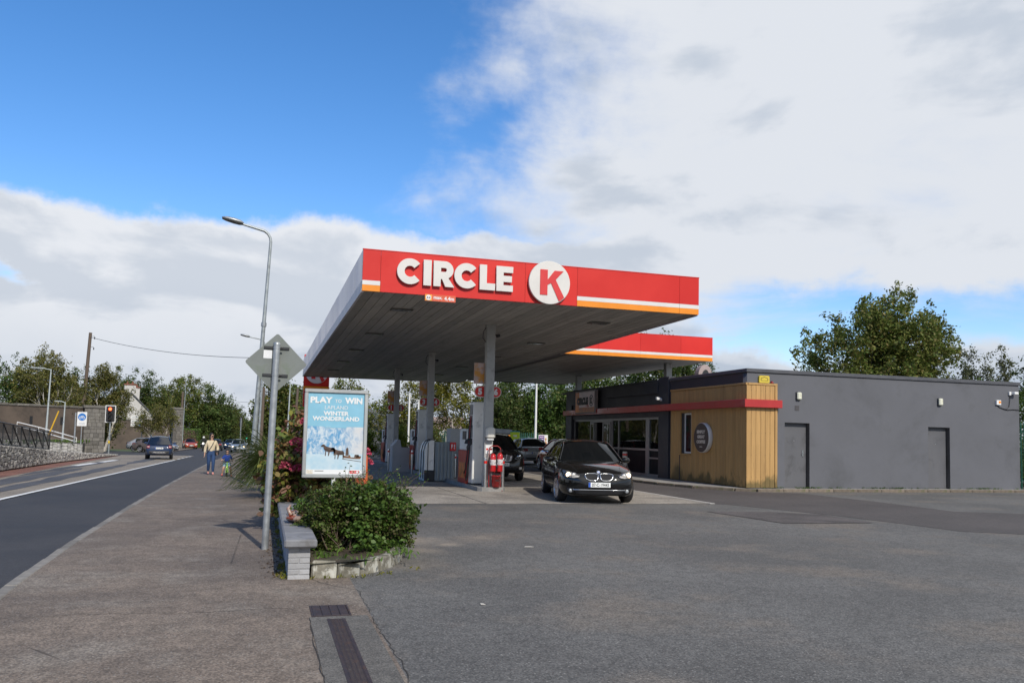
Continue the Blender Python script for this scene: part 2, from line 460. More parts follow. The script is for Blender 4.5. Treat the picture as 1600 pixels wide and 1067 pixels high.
M['patch'] = asphalt('patch_asphalt', (.086, .077, .075), chip=.2, cs=110, patch=.14, ps=.5, stain=.15)
M['patch2'] = asphalt('trench_asphalt', (.092, .082, .080), chip=.26, cs=100, patch=.3, ps=.8, stain=.3)
M['pave'] = asphalt('pavement_asphalt', (.176, .142, .115), chip=.40, cs=62, patch=.22, ps=.55, warm=(.215, .185, .155), stain=.45, cracks=.7)
M['road'] = asphalt('road_asphalt', (.052, .053, .059), chip=.12, cs=140, patch=.18, ps=.3, stain=.15)
M['beige'] = asphalt('worn_lane', (.235, .205, .17), chip=.35, cs=90, patch=.16, ps=.3, stain=.2)
M['bluepatch'] = asphalt('lane_patches', (.085, .088, .10), chip=.16, cs=120, patch=.2, ps=.4)
M['redlane'] = asphalt('cycle_lane', (.19, .092, .072), chip=.28, cs=120, patch=.25, ps=.5)
M['line'] = mat('road_paint', (.72, .72, .70), .7, var=.1, vs=4, dirt=(.25, .25, .25), ds=6, dlo=.58, dhi=.7)
M['apron'] = asphalt('apron_concrete', (.31, .28, .245), chip=.38, cs=70, patch=.2, ps=.6, warm=(.22, .20, .18), stain=.35, bs=.25)
M['slab'] = asphalt('drain_surround', (.125, .118, .108), chip=.3, cs=90, patch=.15, ps=1.2, stain=.3)
M['kerb'] = mat('kerb_concrete', (.20, .185, .165), .9, var=.2, vs=6, bmp=.4, bs=60, rand=.18, dirt=(.17, .155, .13), ds=4)
M['kerb_mossy'] = mat('old_kerb', (.16, .13, .10), .95, var=.3, vs=5, bmp=.5, bs=40, rand=.15, dirt=(.09, .10, .04), ds=3)

def gx_lines():
    a = [-3000, -1500, -700, -300, -120, -60, -30, -12, 0, .99, 1.01, 10, 20, 40, 80, 160, 400, 900, 1800, 3000]
    b = [-1500, -400, -100, -30, 0, 10, 30, 54, 58, 62, 66, 70, 100, 140, 250, 500, 1000, 2000, 3500]
    return a, b
gb = MB(); ax, by = gx_lines()
gb.grid([[(x, y, gz(x, y)-.16) for y in by] for x in ax], smooth=False, flip=True)
struct('ground', gb, M['field'])

def strip(name, left, right, ys, dz, mt):
    """left(y), right(y) -> x; follows the fall of the road"""
    b = MB(); P = [[(left(y), y, gz(-5, y)+dz), (right(y), y, gz(-5, y)+dz)] for y in ys]
    b.grid(P, smooth=False, flip=False)
    b.f = [list(reversed(f)) for f in b.f]
    return struct(name, b, mt)
def lin(*pts):
    def f(y):
        if y <= pts[0][0]: return pts[0][1]
        for (a, xa), (b, xb) in zip(pts, pts[1:]):
            if y <= b: return xa+(xb-xa)*(y-a)/(b-a)
        return pts[-1][1]
    return f
kerbx = lin((-60, -1.6), (4, -2.0), (9, -2.35), (12.3, -2.5), (19, -2.7), (25.8, -2.84), (40, -3.05), (66, -3.3), (100, -3.3), (200, -3.6))
walx = lin((-60, -8.5), (20, -9.4), (37.7, -10.15), (50, -10.8), (72, -11.2), (76, -12.5), (82, -20))
redx = lin((-60, -7.4), (20, -7.9), (32, -8.7), (45, -9.5), (60, -10.4), (72, -11.1), (82, -12.2))
YS = [-60, -20, 0, 10, 14, 18, 22, 26, 30, 35, 40, 45, 50, 56, 62, 68, 72, 76, 82, 90, 100, 120, 140, 200, 320]
strip('road', lambda y: -11.5 if y < 74 else (-13.0 if y < 95 else -9.6), kerbx, YS, -.055, M['road'])
YB = [y for y in YS if y <= 76]
strip('worn_lane', redx, lambda y: -5.74, YB, -.047, M['beige'])
strip('cycle_lane', lambda y: walx(y)-.3, redx, [y for y in YS if y <= 72], -.043, M['redlane'])
b = MB()
for x0, x1, w0, w1 in ((-8.05, -7.15, 16, 43), (-7.0, -6.35, 22, 50), (-8.9, -8.35, 34, 60), (-7.6, -6.9, 50, 68)):   # old wheel-path repairs
    ys = np.linspace(w0, w1, 14)
    P = []
    for k, y in enumerate(ys):
        t = k/13; wv = math.sin(math.pi*t)**.4
        c = (x0+x1)/2-.02*(y-w0)+.06*math.sin(y*1.3); h = (x1-x0)/2*wv+.02
        P.append([(c-h+.05*math.sin(y*2.1), y, gz(-5, y)-.041), (c+h, y, gz(-5, y)-.041)])
    b.grid(P, smooth=False, flip=True)
struct('lane_repair', b, M['bluepatch'])
b = MB()
def dash(x0, x1, y0, y1):
    ys = np.linspace(y0, y1, max(2, int((y1-y0)/4)+1)); b.grid([[(x0, y, gz(-5, y)-.037), (x1, y, gz(-5, y)-.037)] for y in ys], smooth=False, flip=True)
dash(-5.84, -5.70, -60, 10); dash(-5.84, -5.70, 10, 60)
for k in range(4): dash(-5.86, -5.70, 62+k*3, 63.6+k*3)
for k in range(12): dash(-6.2, -6.05, 95+k*6, 98+k*6)
for y in (46, 53): dash(-9.3, -8.9, y, y+5)
b.build('lane_marking', M['line'])['kind'] = 'structure'
# side road joining from the left
b = MB(); b.grid([[(x, y, gz(-5, y)-.051) for y in (78, 84, 90, 95)] for x in (-70, -40, -13)], smooth=False, flip=True)
struct('side_road', b, M['road'])
# far side pavement and verge beyond the junction
strip('far_pavement', lambda y: -13.5, lambda y: -9.6, [95, 100, 120, 140, 200, 320], -.0, M['pave'])

# the near pavement, level with the car park where cars cross it
b = MB()
ys = [-60, -20, -5, 0, 3, 5, 7, 9.02, 9.03, 10, 12.3, 15, 19, 22, 25.8, 30, 35, 40, 48, 58, 66, 80, 100, 140, 200]
b.grid([[(kerbx(y)+.12, y, gz(-5, y)), (.93 if y < 9.025 else (.28 if y < 48 else -.1), y, gz(-5, y))] for y in ys], smooth=False)
b.f = [list(reversed(f)) for f in b.f]
pavement = struct('pavement', b, M['pave'])
# kerb stones
kb = MB(); kb.grid([[(kerbx(y)-.03, y, gz(-5, y)-.06), (kerbx(y)+.13, y, gz(-5, y)-.06)] for y in ys], smooth=False, flip=True)
kerb = struct('kerb', kb, M['kerb'])
me = MB().bbox(-.062, .062, -.452, .452, -.10, .004, .012).mesh('kerb_stone', M['kerb'])
y = -1.0
while y < 60:
    x = kerbx(y+.455)+.062; a = math.atan2(kerbx(y+.91)-kerbx(y), .91)
    o = put('kerb_stone', me, kerb, (x, y+.455, gz(-5, y+.455)+random.uniform(-.004, .004))); o.rotation_euler = (random.uniform(-.006, .006), 0, -a)
    y += .915
# car park
b = MB(); b.quad((.93, -60, 0), (60, -60, 0), (60, 9, 0), (.93, 9, 0)); b.quad((1.01, 9, 0), (60, 9, 0), (60, 54, 0), (1.01, 54, 0))
struct('car_park', b, M['lot'])
def poly(name, pts, z, mt):
    bb = MB(); bb.add([(x, y, z) for x, y in pts], [tuple(range(len(pts)))]); o = struct(name, bb, mt)
    if o.data.polygons[0].normal.z < 0: o.data.flip_normals()
    return o
poly('tarmac_patch', [(10.62, 18.2), (10.66, 40), (14.5, 40), (14.5, 22.3), (15.9, 21.7), (16.02, 18.39), (15.83, 15.84), (17.5, 15.1), (30, 9), (26, 5), (18, 8.6), (13.14, 11.57), (12.28, 12.14), (12.13, 13.57), (11.84, 15.14), (11.49, 16.35), (10.95, 17.9)], .004, M['patch'])
poly('trench_repair', [(9.35, 16.13), (10.77, 15.92), (11.70, 15.28), (11.62, 13.61), (9.62, 13.65)], .008, M['patch2'])
sandy(M['apron'], [(4.9, 20.5, .7, .7), (7.6, 19.6, .5, .6), (8.2, 23, 1.0, .7), (4.6, 25, 1.2, .7), (3.4, 21.5, .4, .5), (7.9, 27, 1.2, .6), (9.5, 21, .5, .5)], (.085, .078, .07))
# concrete under the canopy, cast in bays
apron = struct('apron', MB().quad((2.1, 18.25, .003), (10.6, 18.1, .003), (10.6, 47, .003), (2.1, 47, .003)), M['patch2'])
k = 0
for i, (x0, x1) in enumerate(((2.1, 4.9), (4.92, 7.7), (7.72, 10.6))):
    for j in range(7):
        y0 = 18.25-.0176*(x0-2.1) + j*4.1; y1 = 18.25-.0176*(x0-2.1)+(j+1)*4.1-.02
        MB().box(x0, x1-.012, y0, y1, -.1, .008).build('concrete_bay', M['apron'], apron)
edge = MB()
edge.box(10.602, 10.74, 18.1, 46, -.05, .012).build('edge_strip', mat('edge_strip', (.42, .40, .37), .8, var=.1), apron)

# cracks and seams in the surfacing
M['crack'] = mat('crack_dirt', (.03, .027, .024), .95)
def crack(pts, w=.008, z=.003, amp=.02, seed=1):
    rs_ = random.Random(seed); P = []
    for (xa, ya), (xb, yb) in zip(pts, pts[1:]):
        n = max(2, int(math.hypot(xb-xa, yb-ya)/.09)); nx, ny = -(yb-ya), xb-xa; l = math.hypot(nx, ny); nx /= l; ny /= l
        for i in range(n):
            t = i/n; j = rs_.gauss(0, amp); ww = w*rs_.uniform(.3, 1.2)
            x, y = xa+(xb-xa)*t+nx*j, ya+(yb-ya)*t+ny*j; P.append([(x-nx*ww, y-ny*ww, gz(min(x, .5), y)+z), (x+nx*ww, y+ny*ww, gz(min(x, .5), y)+z)])
    b = MB(); b.grid(P, smooth=False); o = struct('surface_crack', b, M['crack'])
    if o.data.polygons[0].normal.z < 0: o.data.flip_normals()
crack([(.52, 8.95), (.70, 8.6), (.93, 8.3), (.94, 7.6), (.93, 6.6), (.95, 5.6), (.92, 4.4)], .004, .003, .010, 1)
crack([(-2.2, 7.55), (-1.4, 7.62), (-.5, 7.5), (.1, 7.58), (.44, 7.5)], .0035, .003, .010, 2)
crack([(.415, 7.1), (.41, 6.3), (.42, 5.6), (.40, 4.4)], .004, .005, .006, 3)
crack([(-2.3, 10.3), (-1.2, 10.42), (-.3, 10.3), (.2, 10.36)], .004, .003, .012, 4)
crack([(-2.5, 15.2), (-1.3, 15.3), (.2, 15.1)], .004, .003, .012, 5)
crack([(10.4, 12.35), (10.85, 12.2), (11.0, 11.75), (11.9, 11.8)], .012, .006, .02, 6)
crack([(9.35, 16.13), (9.62, 13.65), (11.62, 13.61)], .014, .010, .01, 7)
crack([(10.95, 17.9), (11.49, 16.35), (11.84, 15.14), (12.13, 13.57), (12.28, 12.14), (13.14, 11.57), (18, 8.6)], .012, .006, .015, 8)
crack([(2.1, 18.24), (6.3, 18.17), (10.7, 18.08)], .018, .010, .006, 9)

# footpath round the shop
fp = MB()
P = [(25.9, 22.43), (14.75, 22.43), (14.2, 22.75), (13.45, 23.9), (13.05, 25.6), (12.95, 27.5), (12.95, 40), (14.9, 40), (14.9, 23.2), (25.9, 23.2)]
fp.add([(x, y, .085) for x, y in P], [tuple(range(len(P)))])
footpath = struct('footpath', fp, M['concrete'])
if footpath.data.polygons[0].normal.z < 0: footpath.data.flip_normals()
edge = P[:7]
for (xa, ya), (xb, yb) in zip(edge, edge[1:]):
    L = math.hypot(xb-xa, yb-ya); n = max(1, round(L/.92)); a = math.atan2(yb-ya, xb-xa)
    for i in range(n):
        t = (i+.5)/n
        o = MB().bbox(-L/n/2+.004, L/n/2-.004, -.03, .10, -.05, .092, .012).build('kerb_stone', M['kerb_mossy'], footpath)
        o.location = (xa+(xb-xa)*t, ya+(yb-ya)*t, 0); o.rotation_euler = (0, 0, a+math.pi)
        # the stone's outer face looks away from the shop
        o.rotation_euler = (0, 0, a)

# drain across the entrance: concrete surround, iron gully cover, slotted channel
M['iron'] = mat('cast_iron', (.055, .040, .042), .6, .4, var=.25, vs=12, bmp=.3, bs=80, dirt=(.09, .05, .035), ds=9)
poly('drain_surround', [(.42, -3), (.90, -3), (.90, 7.15), (.42, 7.15)], .004, M['slab'])
dr = thing('drain_channel', 'slotted iron channel drain running away from the gully cover at the car park entrance', 'drain', (.63, 7.05, .004))
MB().box(-.045, .045, -10, 0, -.14, -.07).build('channel_bed', mat('drain_dirt', (.02, .018, .016), .9), dr)
MB().box(-.075, -.052, -10, 0, -.06, .003).box(.052, .075, -10, 0, -.06, .003).build('rail', M['iron'], dr)
gm = MB()
for i in range(25): gm.box(-.05, .05, -.245+i*.02, -.235+i*.02, -.02, .002)
for x in (-.05, -.018, .012, .044): gm.box(x, x+.006, -.248, .248, -.02, .0025)
gme = gm.mesh('grating', M['iron'])
for i in range(19): put('grating', gme, dr, (0, -.252-i*.505, 0))
gc = thing('gully_cover', 'rusty brown iron gully cover plate at the head of the channel drain', 'drain cover', (.605, 7.375, .004))
MB().box(-.165, -.15, -.22, .22, -.05, .004).box(.15, .165, -.22, .22, -.05, .004).box(-.15, .15, .205, .22, -.05, .004).box(-.15, .15, -.22, -.205, -.05, .004).build('frame', M['iron'], gc)
for i in range(4): MB().bbox(-.148+i*.074, -.148+i*.074+.071, -.203, .203, -.03, .006, .004).build('plate', M['iron'], gc)
# ------------------------------------------------------------------ canopy
M['soffit'] = mat('soffit_panel', (.37, .352, .325), .55, var=.08, vs=1.4, rand=.13, dirt=(.27, .255, .235), ds=1.3, dlo=.48, dhi=.72, stretch=(2.5, .8, 1))
M['faded_sheen'] = mat('faded_sheen_fascia', (.50, .44, .50), .35, var=.06, vs=.5, coat=.2, rand=.05, dirt=(.36, .31, .36), ds=.8, stretch=(1, 1, .3))  # side panels: fading and the sky's reflection both put into the colour
M['faded_sheen_trim'] = mat('faded_sheen_trim', (.55, .53, .54), .45, var=.06)  # trim of the same side, sky reflection in its pale colour too
M['column'] = mat('column_paint', (.38, .375, .36), .45, .1, var=.10, vs=1.2, dirt=(.20, .19, .18))
M['roofmetal'] = mat('roof_metal', (.16, .16, .165), .7, var=.15)
ZS, ZT = 4.70, 5.62
can = thing('canopy', 'large red fuel station canopy with white lettering over the pumps', 'canopy', (0, 0, 0))
def rx(y): return 10.30+(y-18.2)*(11.05-10.30)/30
AY0, AY1 = 18.2, 48.0
BX1, BY0, BY1 = 16.9, 28.75, 45.6
LX = 1.93
# deck above the soffit
MB().prism([(LX+.03, AY0+.03), (rx(AY0)-.03, AY0+.03), (rx(BY0)-.03, BY0+.03), (BX1-.03, BY0+.03), (BX1-.03, BY1-.03), (rx(BY1)-.03, BY1-.03), (rx(AY1)-.03, AY1-.03), (LX+.03, AY1-.03)], ZT-ZS-.14, Matrix.Translation((0, 0, ZS+.04))).build('deck', M['roofmetal'], can)
# soffit planks
n = 35
for i in range(n):
    a, c = i/n, (i+1)/n
    def px(y, t): return LX+.05+(rx(y)-.05-LX-.05)*t
    g = .007
    vs = [(px(AY0, a)+g, AY0+.06, ZS), (px(AY0, c)-g, AY0+.06, ZS), (px(AY1, c)-g, AY1-.06, ZS), (px(AY1, a)+g, AY1-.06, ZS)]
    b = MB(); b.add(vs+[(x, y, z+.03) for x, y, z in vs], [(3, 2, 1, 0), (4, 5, 6, 7), (0, 1, 5, 4), (1, 2, 6, 5), (2, 3, 7, 6), (3, 0, 4, 7)])
    b.build('soffit_plank', M['soffit'], can)
nb = 24
for i in range(nb):
    x0 = rx(BY1)+.01; w = (BX1-.05-x0)/nb
    ya = BY0+.06
    MB().box(x0+i*w+.007, x0+(i+1)*w-.007, ya, BY1-.06, ZS, ZS+.03).build('soffit_plank', M['soffit'], can)
MB().box(rx(BY0)-.25, rx(BY0)+.0, 18.5, 47.6, ZS-.002, ZS+.02).build('soffit_trim', M['soffit'], can) if False else None
M['pump_dim'] = mat('fitting_grey', (.13, .125, .115), .6, var=.3)
for fx, fy in ((3.2, 20.6), (3.2, 26.0), (3.2, 31.4), (3.2, 36.8), (3.2, 42.2), (8.6, 20.6), (8.6, 26.0), (8.6, 31.4), (8.6, 36.8), (8.6, 42.2)):
    lf = MB().bbox(fx-.28, fx+.28, fy-.16, fy+.16, ZS-.035, ZS-.001, .008).build('light_fitting', M['pump_dim'], can)
    MB().box(fx-.24, fx+.24, fy-.12, fy+.12, ZS-.039, ZS-.0355).build('fitting_glass', mat('fitting_glass', (.16, .16, .155), .25), lf)
# gutter trim round the underside
b = MB()
b.box(LX-.012, LX+.045, AY0+.056, AY1, ZS-.03, ZS+.05)
b.build('drip_edge', M['faded_sheen_trim'], can)
b = MB(); b.box(LX+.05, rx(AY1), AY1-.05, AY1, ZS-.03, ZS+.05); b.box(rx(AY1), BX1, BY1-.05, BY1, ZS-.03, ZS+.05)
b.build('drip_edge', M['dark_steel'], can)

def fascia(x0, x1, y, white0=None, stripes=True):
    """one front panel; the red sheet with its white and orange bands as sheets of their own"""
    g = .003
    if stripes:
        p = MB().box(x0+g, x1-g, y, y+.05, ZS+.235, ZT).build('fascia_panel', M['red'], can)
        MB().box(x0+g, x1-g, y-.001, y+.05, ZS+.135, ZS+.233).build('white_band', M['white_stripe'], p)
        MB().box(x0+g, x1-g, y, y+.05, ZS-.005, ZS+.133).build('orange_band', M['orange'], p)
    else:
        MB().box(x0+g, x1-g, y, y+.05, ZS-.005, ZT).build('fascia_panel', M['red'], can)
fascia(LX, 2.33, AY0)
fascia(2.33, 5.72, AY0, stripes=False); fascia(5.72, 7.03, AY0, stripes=False)
fascia(7.03, 9.76, AY0); fascia(9.76, rx(AY0), AY0)
for a, c in ((rx(BY0), 12.0), (12.0, 13.75), (13.75, 15.5), (15.5, BX1)): fascia(a, c, BY0)
# side and back panels
ys = list(np.linspace(AY0+.052, AY1, 15))
for a, c in zip(ys, ys[1:]):
    p = MB().box(LX, LX+.05, a+.004, c-.004, ZS+.235, ZT).build('fascia_panel', M['faded_sheen'], can)
    MB().box(LX-.001, LX+.05, a+.004, c-.004, ZS+.052, ZS+.233).build('faded_sheen_band', M['faded_sheen_trim'], p)
for a, c in zip(ys, ys[1:]):
    if c < BY0+.8 or a > BY1-1:
        b = MB(); vs = [(rx(a), a+.004, ZS), (rx(c), c-.004, ZS)]
        b.add([(rx(a)-.05, a+.004, ZS-.03), (rx(a), a+.004, ZS-.03), (rx(c), c-.004, ZS-.03), (rx(c)-.05, c-.004, ZS-.03), (rx(a)-.05, a+.004, ZT), (rx(a), a+.004, ZT), (rx(c), c-.004, ZT), (rx(c)-.05, c-.004, ZT)],
              [(0, 3, 2, 1), (4, 5, 6, 7), (0, 1, 5, 4), (1, 2, 6, 5), (2, 3, 7, 6), (3, 0, 4, 7)])
        b.build('fascia_panel', M['faded_sheen'], can)
for a, c in zip(np.linspace(BY0+.052, BY1, 9), np.linspace(BY0+.052, BY1, 9)[1:]):
    MB().box(BX1-.05, BX1, a+.004, c-.004, ZS-.005, ZT).build('fascia_panel', M['faded_sheen'], can)
for a, c in zip(np.linspace(LX, rx(AY1), 5), np.linspace(LX, rx(AY1), 5)[1:]):
    MB().box(a+.004, c-.004, AY1+.001, AY1+.05, ZS-.005, ZT).build('fascia_panel', M['faded_sheen'], can)
for a, c in zip(np.linspace(rx(AY1), BX1, 4), np.linspace(rx(AY1), BX1, 4)[1:]):
    MB().box(a+.004, c-.004, BY1+.001, BY1+.05, ZS-.005, ZT).build('fascia_panel', M['faded_sheen'], can)
MB().box(LX-.01, rx(AY0)+.005, AY0-.008, AY0+.055, ZT+.001, ZT+.02).build('top_trim', M['red'], can)
MB().box(rx(BY0), BX1, BY0-.008, BY0+.055, ZT+.001, ZT+.02).build('top_trim', M['red'], can)
# lettering, built up off the panel
def arc(cx, cy, r, a0, a1, n=28): return [(cx+r*math.cos(R(a0+(a1-a0)*i/n)), cy+r*math.sin(R(a0+(a1-a0)*i/n))) for i in range(n+1)]
def glyph_C(w, h, s):
    r = h/2
    return [arc(r, r, r, 42, 318)+arc(r, r, r-s, 318, 42)]
def glyph_I(w, h, s): return [[(0, 0), (w, 0), (w, h), (0, h)]]
def glyph_L(w, h, s): return [[(0, 0), (w, 0), (w, s*.95), (s, s*.95), (s, h), (0, h)]]
def glyph_E(w, h, s):
    t = s*.85; m0 = h/2-t/2
    return [[(0, 0), (w, 0), (w, t), (s, t), (s, m0), (w*.93, m0), (w*.93, m0+t), (s, m0+t), (s, h-t), (w, h-t), (w, h), (0, h)]]
def glyph_R(w, h, s):
    rb = .34*h; cy = h-rb; cx = w-rb
    outer = [(0, 0), (s, 0), (s, h*.30), (s+.06*h, h*.30), (w-s*1.18, 0), (w+.02*h, 0), (w*.72, h*.345)]+arc(cx-.02*h, cy, rb, -62, 90, 16)+[(0, h)]
    ri = rb-s*.92
    inner = [(s, cy-ri), (s, cy+ri)]+list(reversed(arc(cx-.02*h, cy, ri, -90, 90, 14)))
    return [outer, inner]
LZ, LH = 4.905, .575
for ch, x, w, fn in (('C', 2.69, .55, glyph_C), ('I', 3.29, .17, glyph_I), ('R', 3.52, .46, glyph_R), ('C', 4.0, .55, glyph_C), ('L', 4.60, .36, glyph_L), ('E', 5.0, .39, glyph_E)):
    me = curve_mesh('letter', fn(w, LH, .158), .06, M['letter_white'], .006)
    o = put('letter', me, can); o.matrix_local = Matrix.Translation((x, AY0-.025, LZ)) @ FACE_S
me = curve_mesh('roundel', [arc(0, 0, .505, 0, 352.5, 47)], .08, M['letter_white'], .008)
disc = put('roundel', me, can); disc.matrix_local = Matrix.Translation((6.29, AY0-.03, 5.185)) @ FACE_S
c45 = lambda a: ((.495)*math.cos(R(a)), .495*math.sin(R(a)))
K = [[(-.24, -.30), (-.055, -.30), (-.055, -.06), (.03, -.01)]+[c45(-61.5), c45(-57), c45(-52), c45(-47), c45(-42.5)]+[(.145, .075), (.34, .29), (.115, .29), (-.055, .065), (-.055, .30), (-.24, .30)]]
me = curve_mesh('letter_k', K, .012, M['letter_red'])
o = put('letter_k', me, disc); o.location = (0, 0, .0805)
# clearance sign hung below the edge
hs = MB().box(3.34, 4.05, AY0-.03, AY0-.01, 4.565, 4.715).build('clearance_sign', mat('clearance_red', (.62, .10, .04), .4, var=.04), can)
MB().box(3.345, 3.50, AY0-.034, AY0-.0301, 4.57, 4.71).build('pictogram_plate', mat('clearance_orange', (.75, .32, .04), .4, var=.04), hs)
me = curve_mesh('pictogram', [arc(0, 0, .06, 0, 350, 23)], .003, M['print_white']); o = put('pictogram', me, hs); o.matrix_local = Matrix.Translation((3.422, AY0-.0345, 4.64)) @ FACE_S
sign_text('pictogram_figure', '4.4', M['print_black'], hs, (3.422, AY0-.038, 4.64), width=.085, bold=.002, depth=.002)
sign_text('lettering', 'max.', M['print_white'], hs, (3.64, AY0-.031, 4.64), width=.2, bold=.003, depth=.002)
sign_text('lettering', '4.4m', M['print_white'], hs, (3.90, AY0-.031, 4.64), width=.23, bold=.003, depth=.002)
# columns
COLY = (22.45, 31.1, 39.6)
for y in COLY:
    c = MB().bbox(5.925, 6.175, y-.1, y+.1, .0, ZS-.002, .012).build('column', M['column'], can)
    MB().box(5.895, 6.205, y-.13, y+.13, .1, .125).box(5.915, 6.185, y-.11, y+.11, ZS-.09, ZS-.003).build('base_plate', M['column'], c)
    cm = MB(); cm.cyl((6.18, y-.02, 4.42), (6.24, y-.04, 4.42), .018); cm.bbox(6.23, 6.30, y-.14, y+.06, 4.36, 4.44, .012, None); cm.cyl((6.265, y-.15, 4.40), (6.265, y-.14, 4.40), .026)
    cm.build('floodlight', M['black_plastic'], c)
    MB().tube([(5.92, y, 4.62), (5.84, y, 4.5), (5.83, y, 4.32), (5.92, y, 4.2)], .01, 6).build('cable', M['black_plastic'], c)
for x, y in ((15.9, 30.6), (15.3, 39.2)):
    MB().bbox(x-.13, x+.13, y-.13, y+.13, 3.9, ZS-.002, .012).build('column', M['column'], can)
# ------------------------------------------------------------------ the shop
M['render'] = mat('grey_render', (.113, .116, .130), .85, var=.07, vs=.8, bmp=.25, bs=60, dirt=(.082, .084, .092), ds=.5, dlo=.45, dhi=.75)
M['darkgrey'] = mat('charcoal_paint', (.032, .034, .042), .55, var=.12, vs=1.2, rand=.06)
M['capmetal'] = mat('parapet_cap', (.085, .087, .097), .5, .2, var=.1)
M['wood'] = mat('ochre_board', (.43, .255, .092), .6, var=.10, vs=2.2, stretch=(5, 5, .5), rand=.07, bmp=.15, bs=25, dirt=(.34, .20, .072), ds=1.1)
def foot_stain(mt, c, h, k, sc=3.0):
    """damp and moss that has crept up from the ground"""
    t = mt.node_tree; b = t.nodes['Principled BSDF']; src = b.inputs['Base Color'].links[0].from_socket; co = objco(t)
    sp = t.nodes.new('ShaderNodeSeparateXYZ'); t.links.new(co, sp.inputs[0]); n_ = noise(t, vmap(t, co, (1, 1, .5)), sc, 6, .65)
    e = mth(t, 'SUBTRACT', sp.outputs[2], mth(t, 'MULTIPLY', ramp(t, n_, .32, .72), h)); f_ = mth(t, 'MULTIPLY', ramp(t, e, .10, -.16), k)
    t.links.new(mixc(t, f_, src, c), b.inputs['Base Color'])
foot_stain(M['wood'], (.085, .070, .022), .62, .8, 1.1)
foot_stain(M['render'], (.055, .058, .045), .22, .7, 1.6)
M['bandred'] = mat('red_band', (.42, .024, .022), .35, var=.06, coat=.3, rand=.06)
M['alu'] = mat('aluminium_frame', (.30, .30, .30), .45, .4, var=.08)
M['alu_dark'] = mat('door_frame', (.24, .24, .235), .45, .4, var=.08)
M['shopglass'] = glassmat('shop_glass', (.012, .014, .015), .55)
M['doorgrey'] = mat('grey_door', (.104, .105, .114), .6, var=.06, vs=1.5, dirt=(.075, .075, .08), ds=2)
M['lowpanel'] = mat('lower_panel', (.012, .014, .018), .6, spec=.12)
M['floor'] = mat('shop_floor', (.16, .16, .155), .5)
M['inner'] = mat('shop_inner', (.11, .11, .11), .8)
OX, OY, OZ = 14.65, 22.8, .085
shop = thing('shop_building', 'low grey flat roofed shop with red band, ochre boarded corner and glazed front', 'shop', (OX, OY, OZ))
W_, D_, H_ = 11.1, 17.2, 3.80
def wall_mesh(name, outline, holes, depth, mt): return curve_mesh(name, [outline]+holes, depth, mt)
def rect(a, b, c, d): return [(a, c), (b, c), (b, d), (a, d)]
# south wall with two door openings (outline runs round the openings, which reach the ground)
so = [(0, 0), (1.39, 0), (1.39, 2.11), (2.33, 2.11), (2.33, 0), (7.09, 0), (7.09, 2.11), (8.01, 2.11), (8.01, 0), (W_, 0), (W_, H_-.12), (0, H_-.12)]
me = curve_mesh('wall', [so], .24, M['render'])
o = put('wall', me, shop); o.matrix_local = Matrix.Translation((0, .24, 0)) @ FACE_S
for x0, x1 in ((1.39, 2.33), (7.09, 8.01)):
    hx = x1-.15 if x0 < 3 else x0+.07
    d = MB().bbox(x0+.006, x1-.006, .165, .205, .01, 2.10, .004).build('door', M['doorgrey'], shop)
    h = MB(); h.bbox(hx-.022, hx+.022, .145, .164, 1.02, 1.24, .004); h.cyl((hx, .145, 1.13), (hx, .10, 1.13), .012); h.bbox(hx-.05, hx+.015, .09, .108, 1.118, 1.142, .004)
    h.build('handle', M['chrome'], d)
    MB().bbox(x0+.45, x0+.475, .158, .164, 1.52, 1.545, .003).build('keyhole', M['galv'], d)
    MB().box(x0+.006, x1-.006, .155, .1645, .012, .05).build('weather_bar', M['doorgrey'], d)
# other walls
MB().box(W_-.24, W_, .242, D_, 0, H_-.12).build('wall', M['render'], shop)
MB().box(.3, W_-.242, D_-.24, D_, 0, H_-.12).build('wall', M['render'], shop)
MB().box(.012, W_-.05, .05, D_-.05, H_-.119, H_-.06).build('roof', M['roofmetal'], shop)
# parapet cap
MB().bbox(-.05, W_+.04, -.05, .24, H_-.118, H_, .01).build('parapet_cap', M['capmetal'], shop)
MB().bbox(-.05, .26, .243, 5.16, H_-.118, H_, .01).build('parapet_cap', M['capmetal'], shop)
MB().bbox(W_-.22, W_+.04, .243, D_, H_-.118, H_, .01).build('parapet_cap', M['capmetal'], shop)
# west wall behind the boards with its slit window, and the dark parapet band above
wo = [(-5.2, 0), (-.002, 0), (-.002, H_-.12), (-5.2, H_-.12)]
me = curve_mesh('wall', [wo, rect(-4.08, -3.55, 1.0, 2.45)], .24, M['darkgrey'])
o = put('wall', me, shop); o.matrix_local = Matrix.Translation((.24+.001, 0, 0)) @ FACE_W @ Matrix.Translation((0, 0, 0))
o.matrix_local = Matrix.Translation((.241, .0, 0)) @ FACE_W
win = MB().box(.02, .07, 3.55, 3.61, 1.0, 2.45).box(.02, .07, 4.02, 4.08, 1.0, 2.45).box(.02, .07, 3.61, 4.02, 1.0, 1.06).box(.02, .07, 3.61, 4.02, 2.39, 2.45).build('window', M['white_paint'], shop)
MB().box(.04, .05, 3.61, 4.02, 1.06, 2.39).build('pane', mat('dark_pane', (.01, .011, .013), .05, spec=.6), win)
MB().bbox(-.10, .019, 3.48, 4.30, .935, .985, .006).build('sill', M['wood'], win)
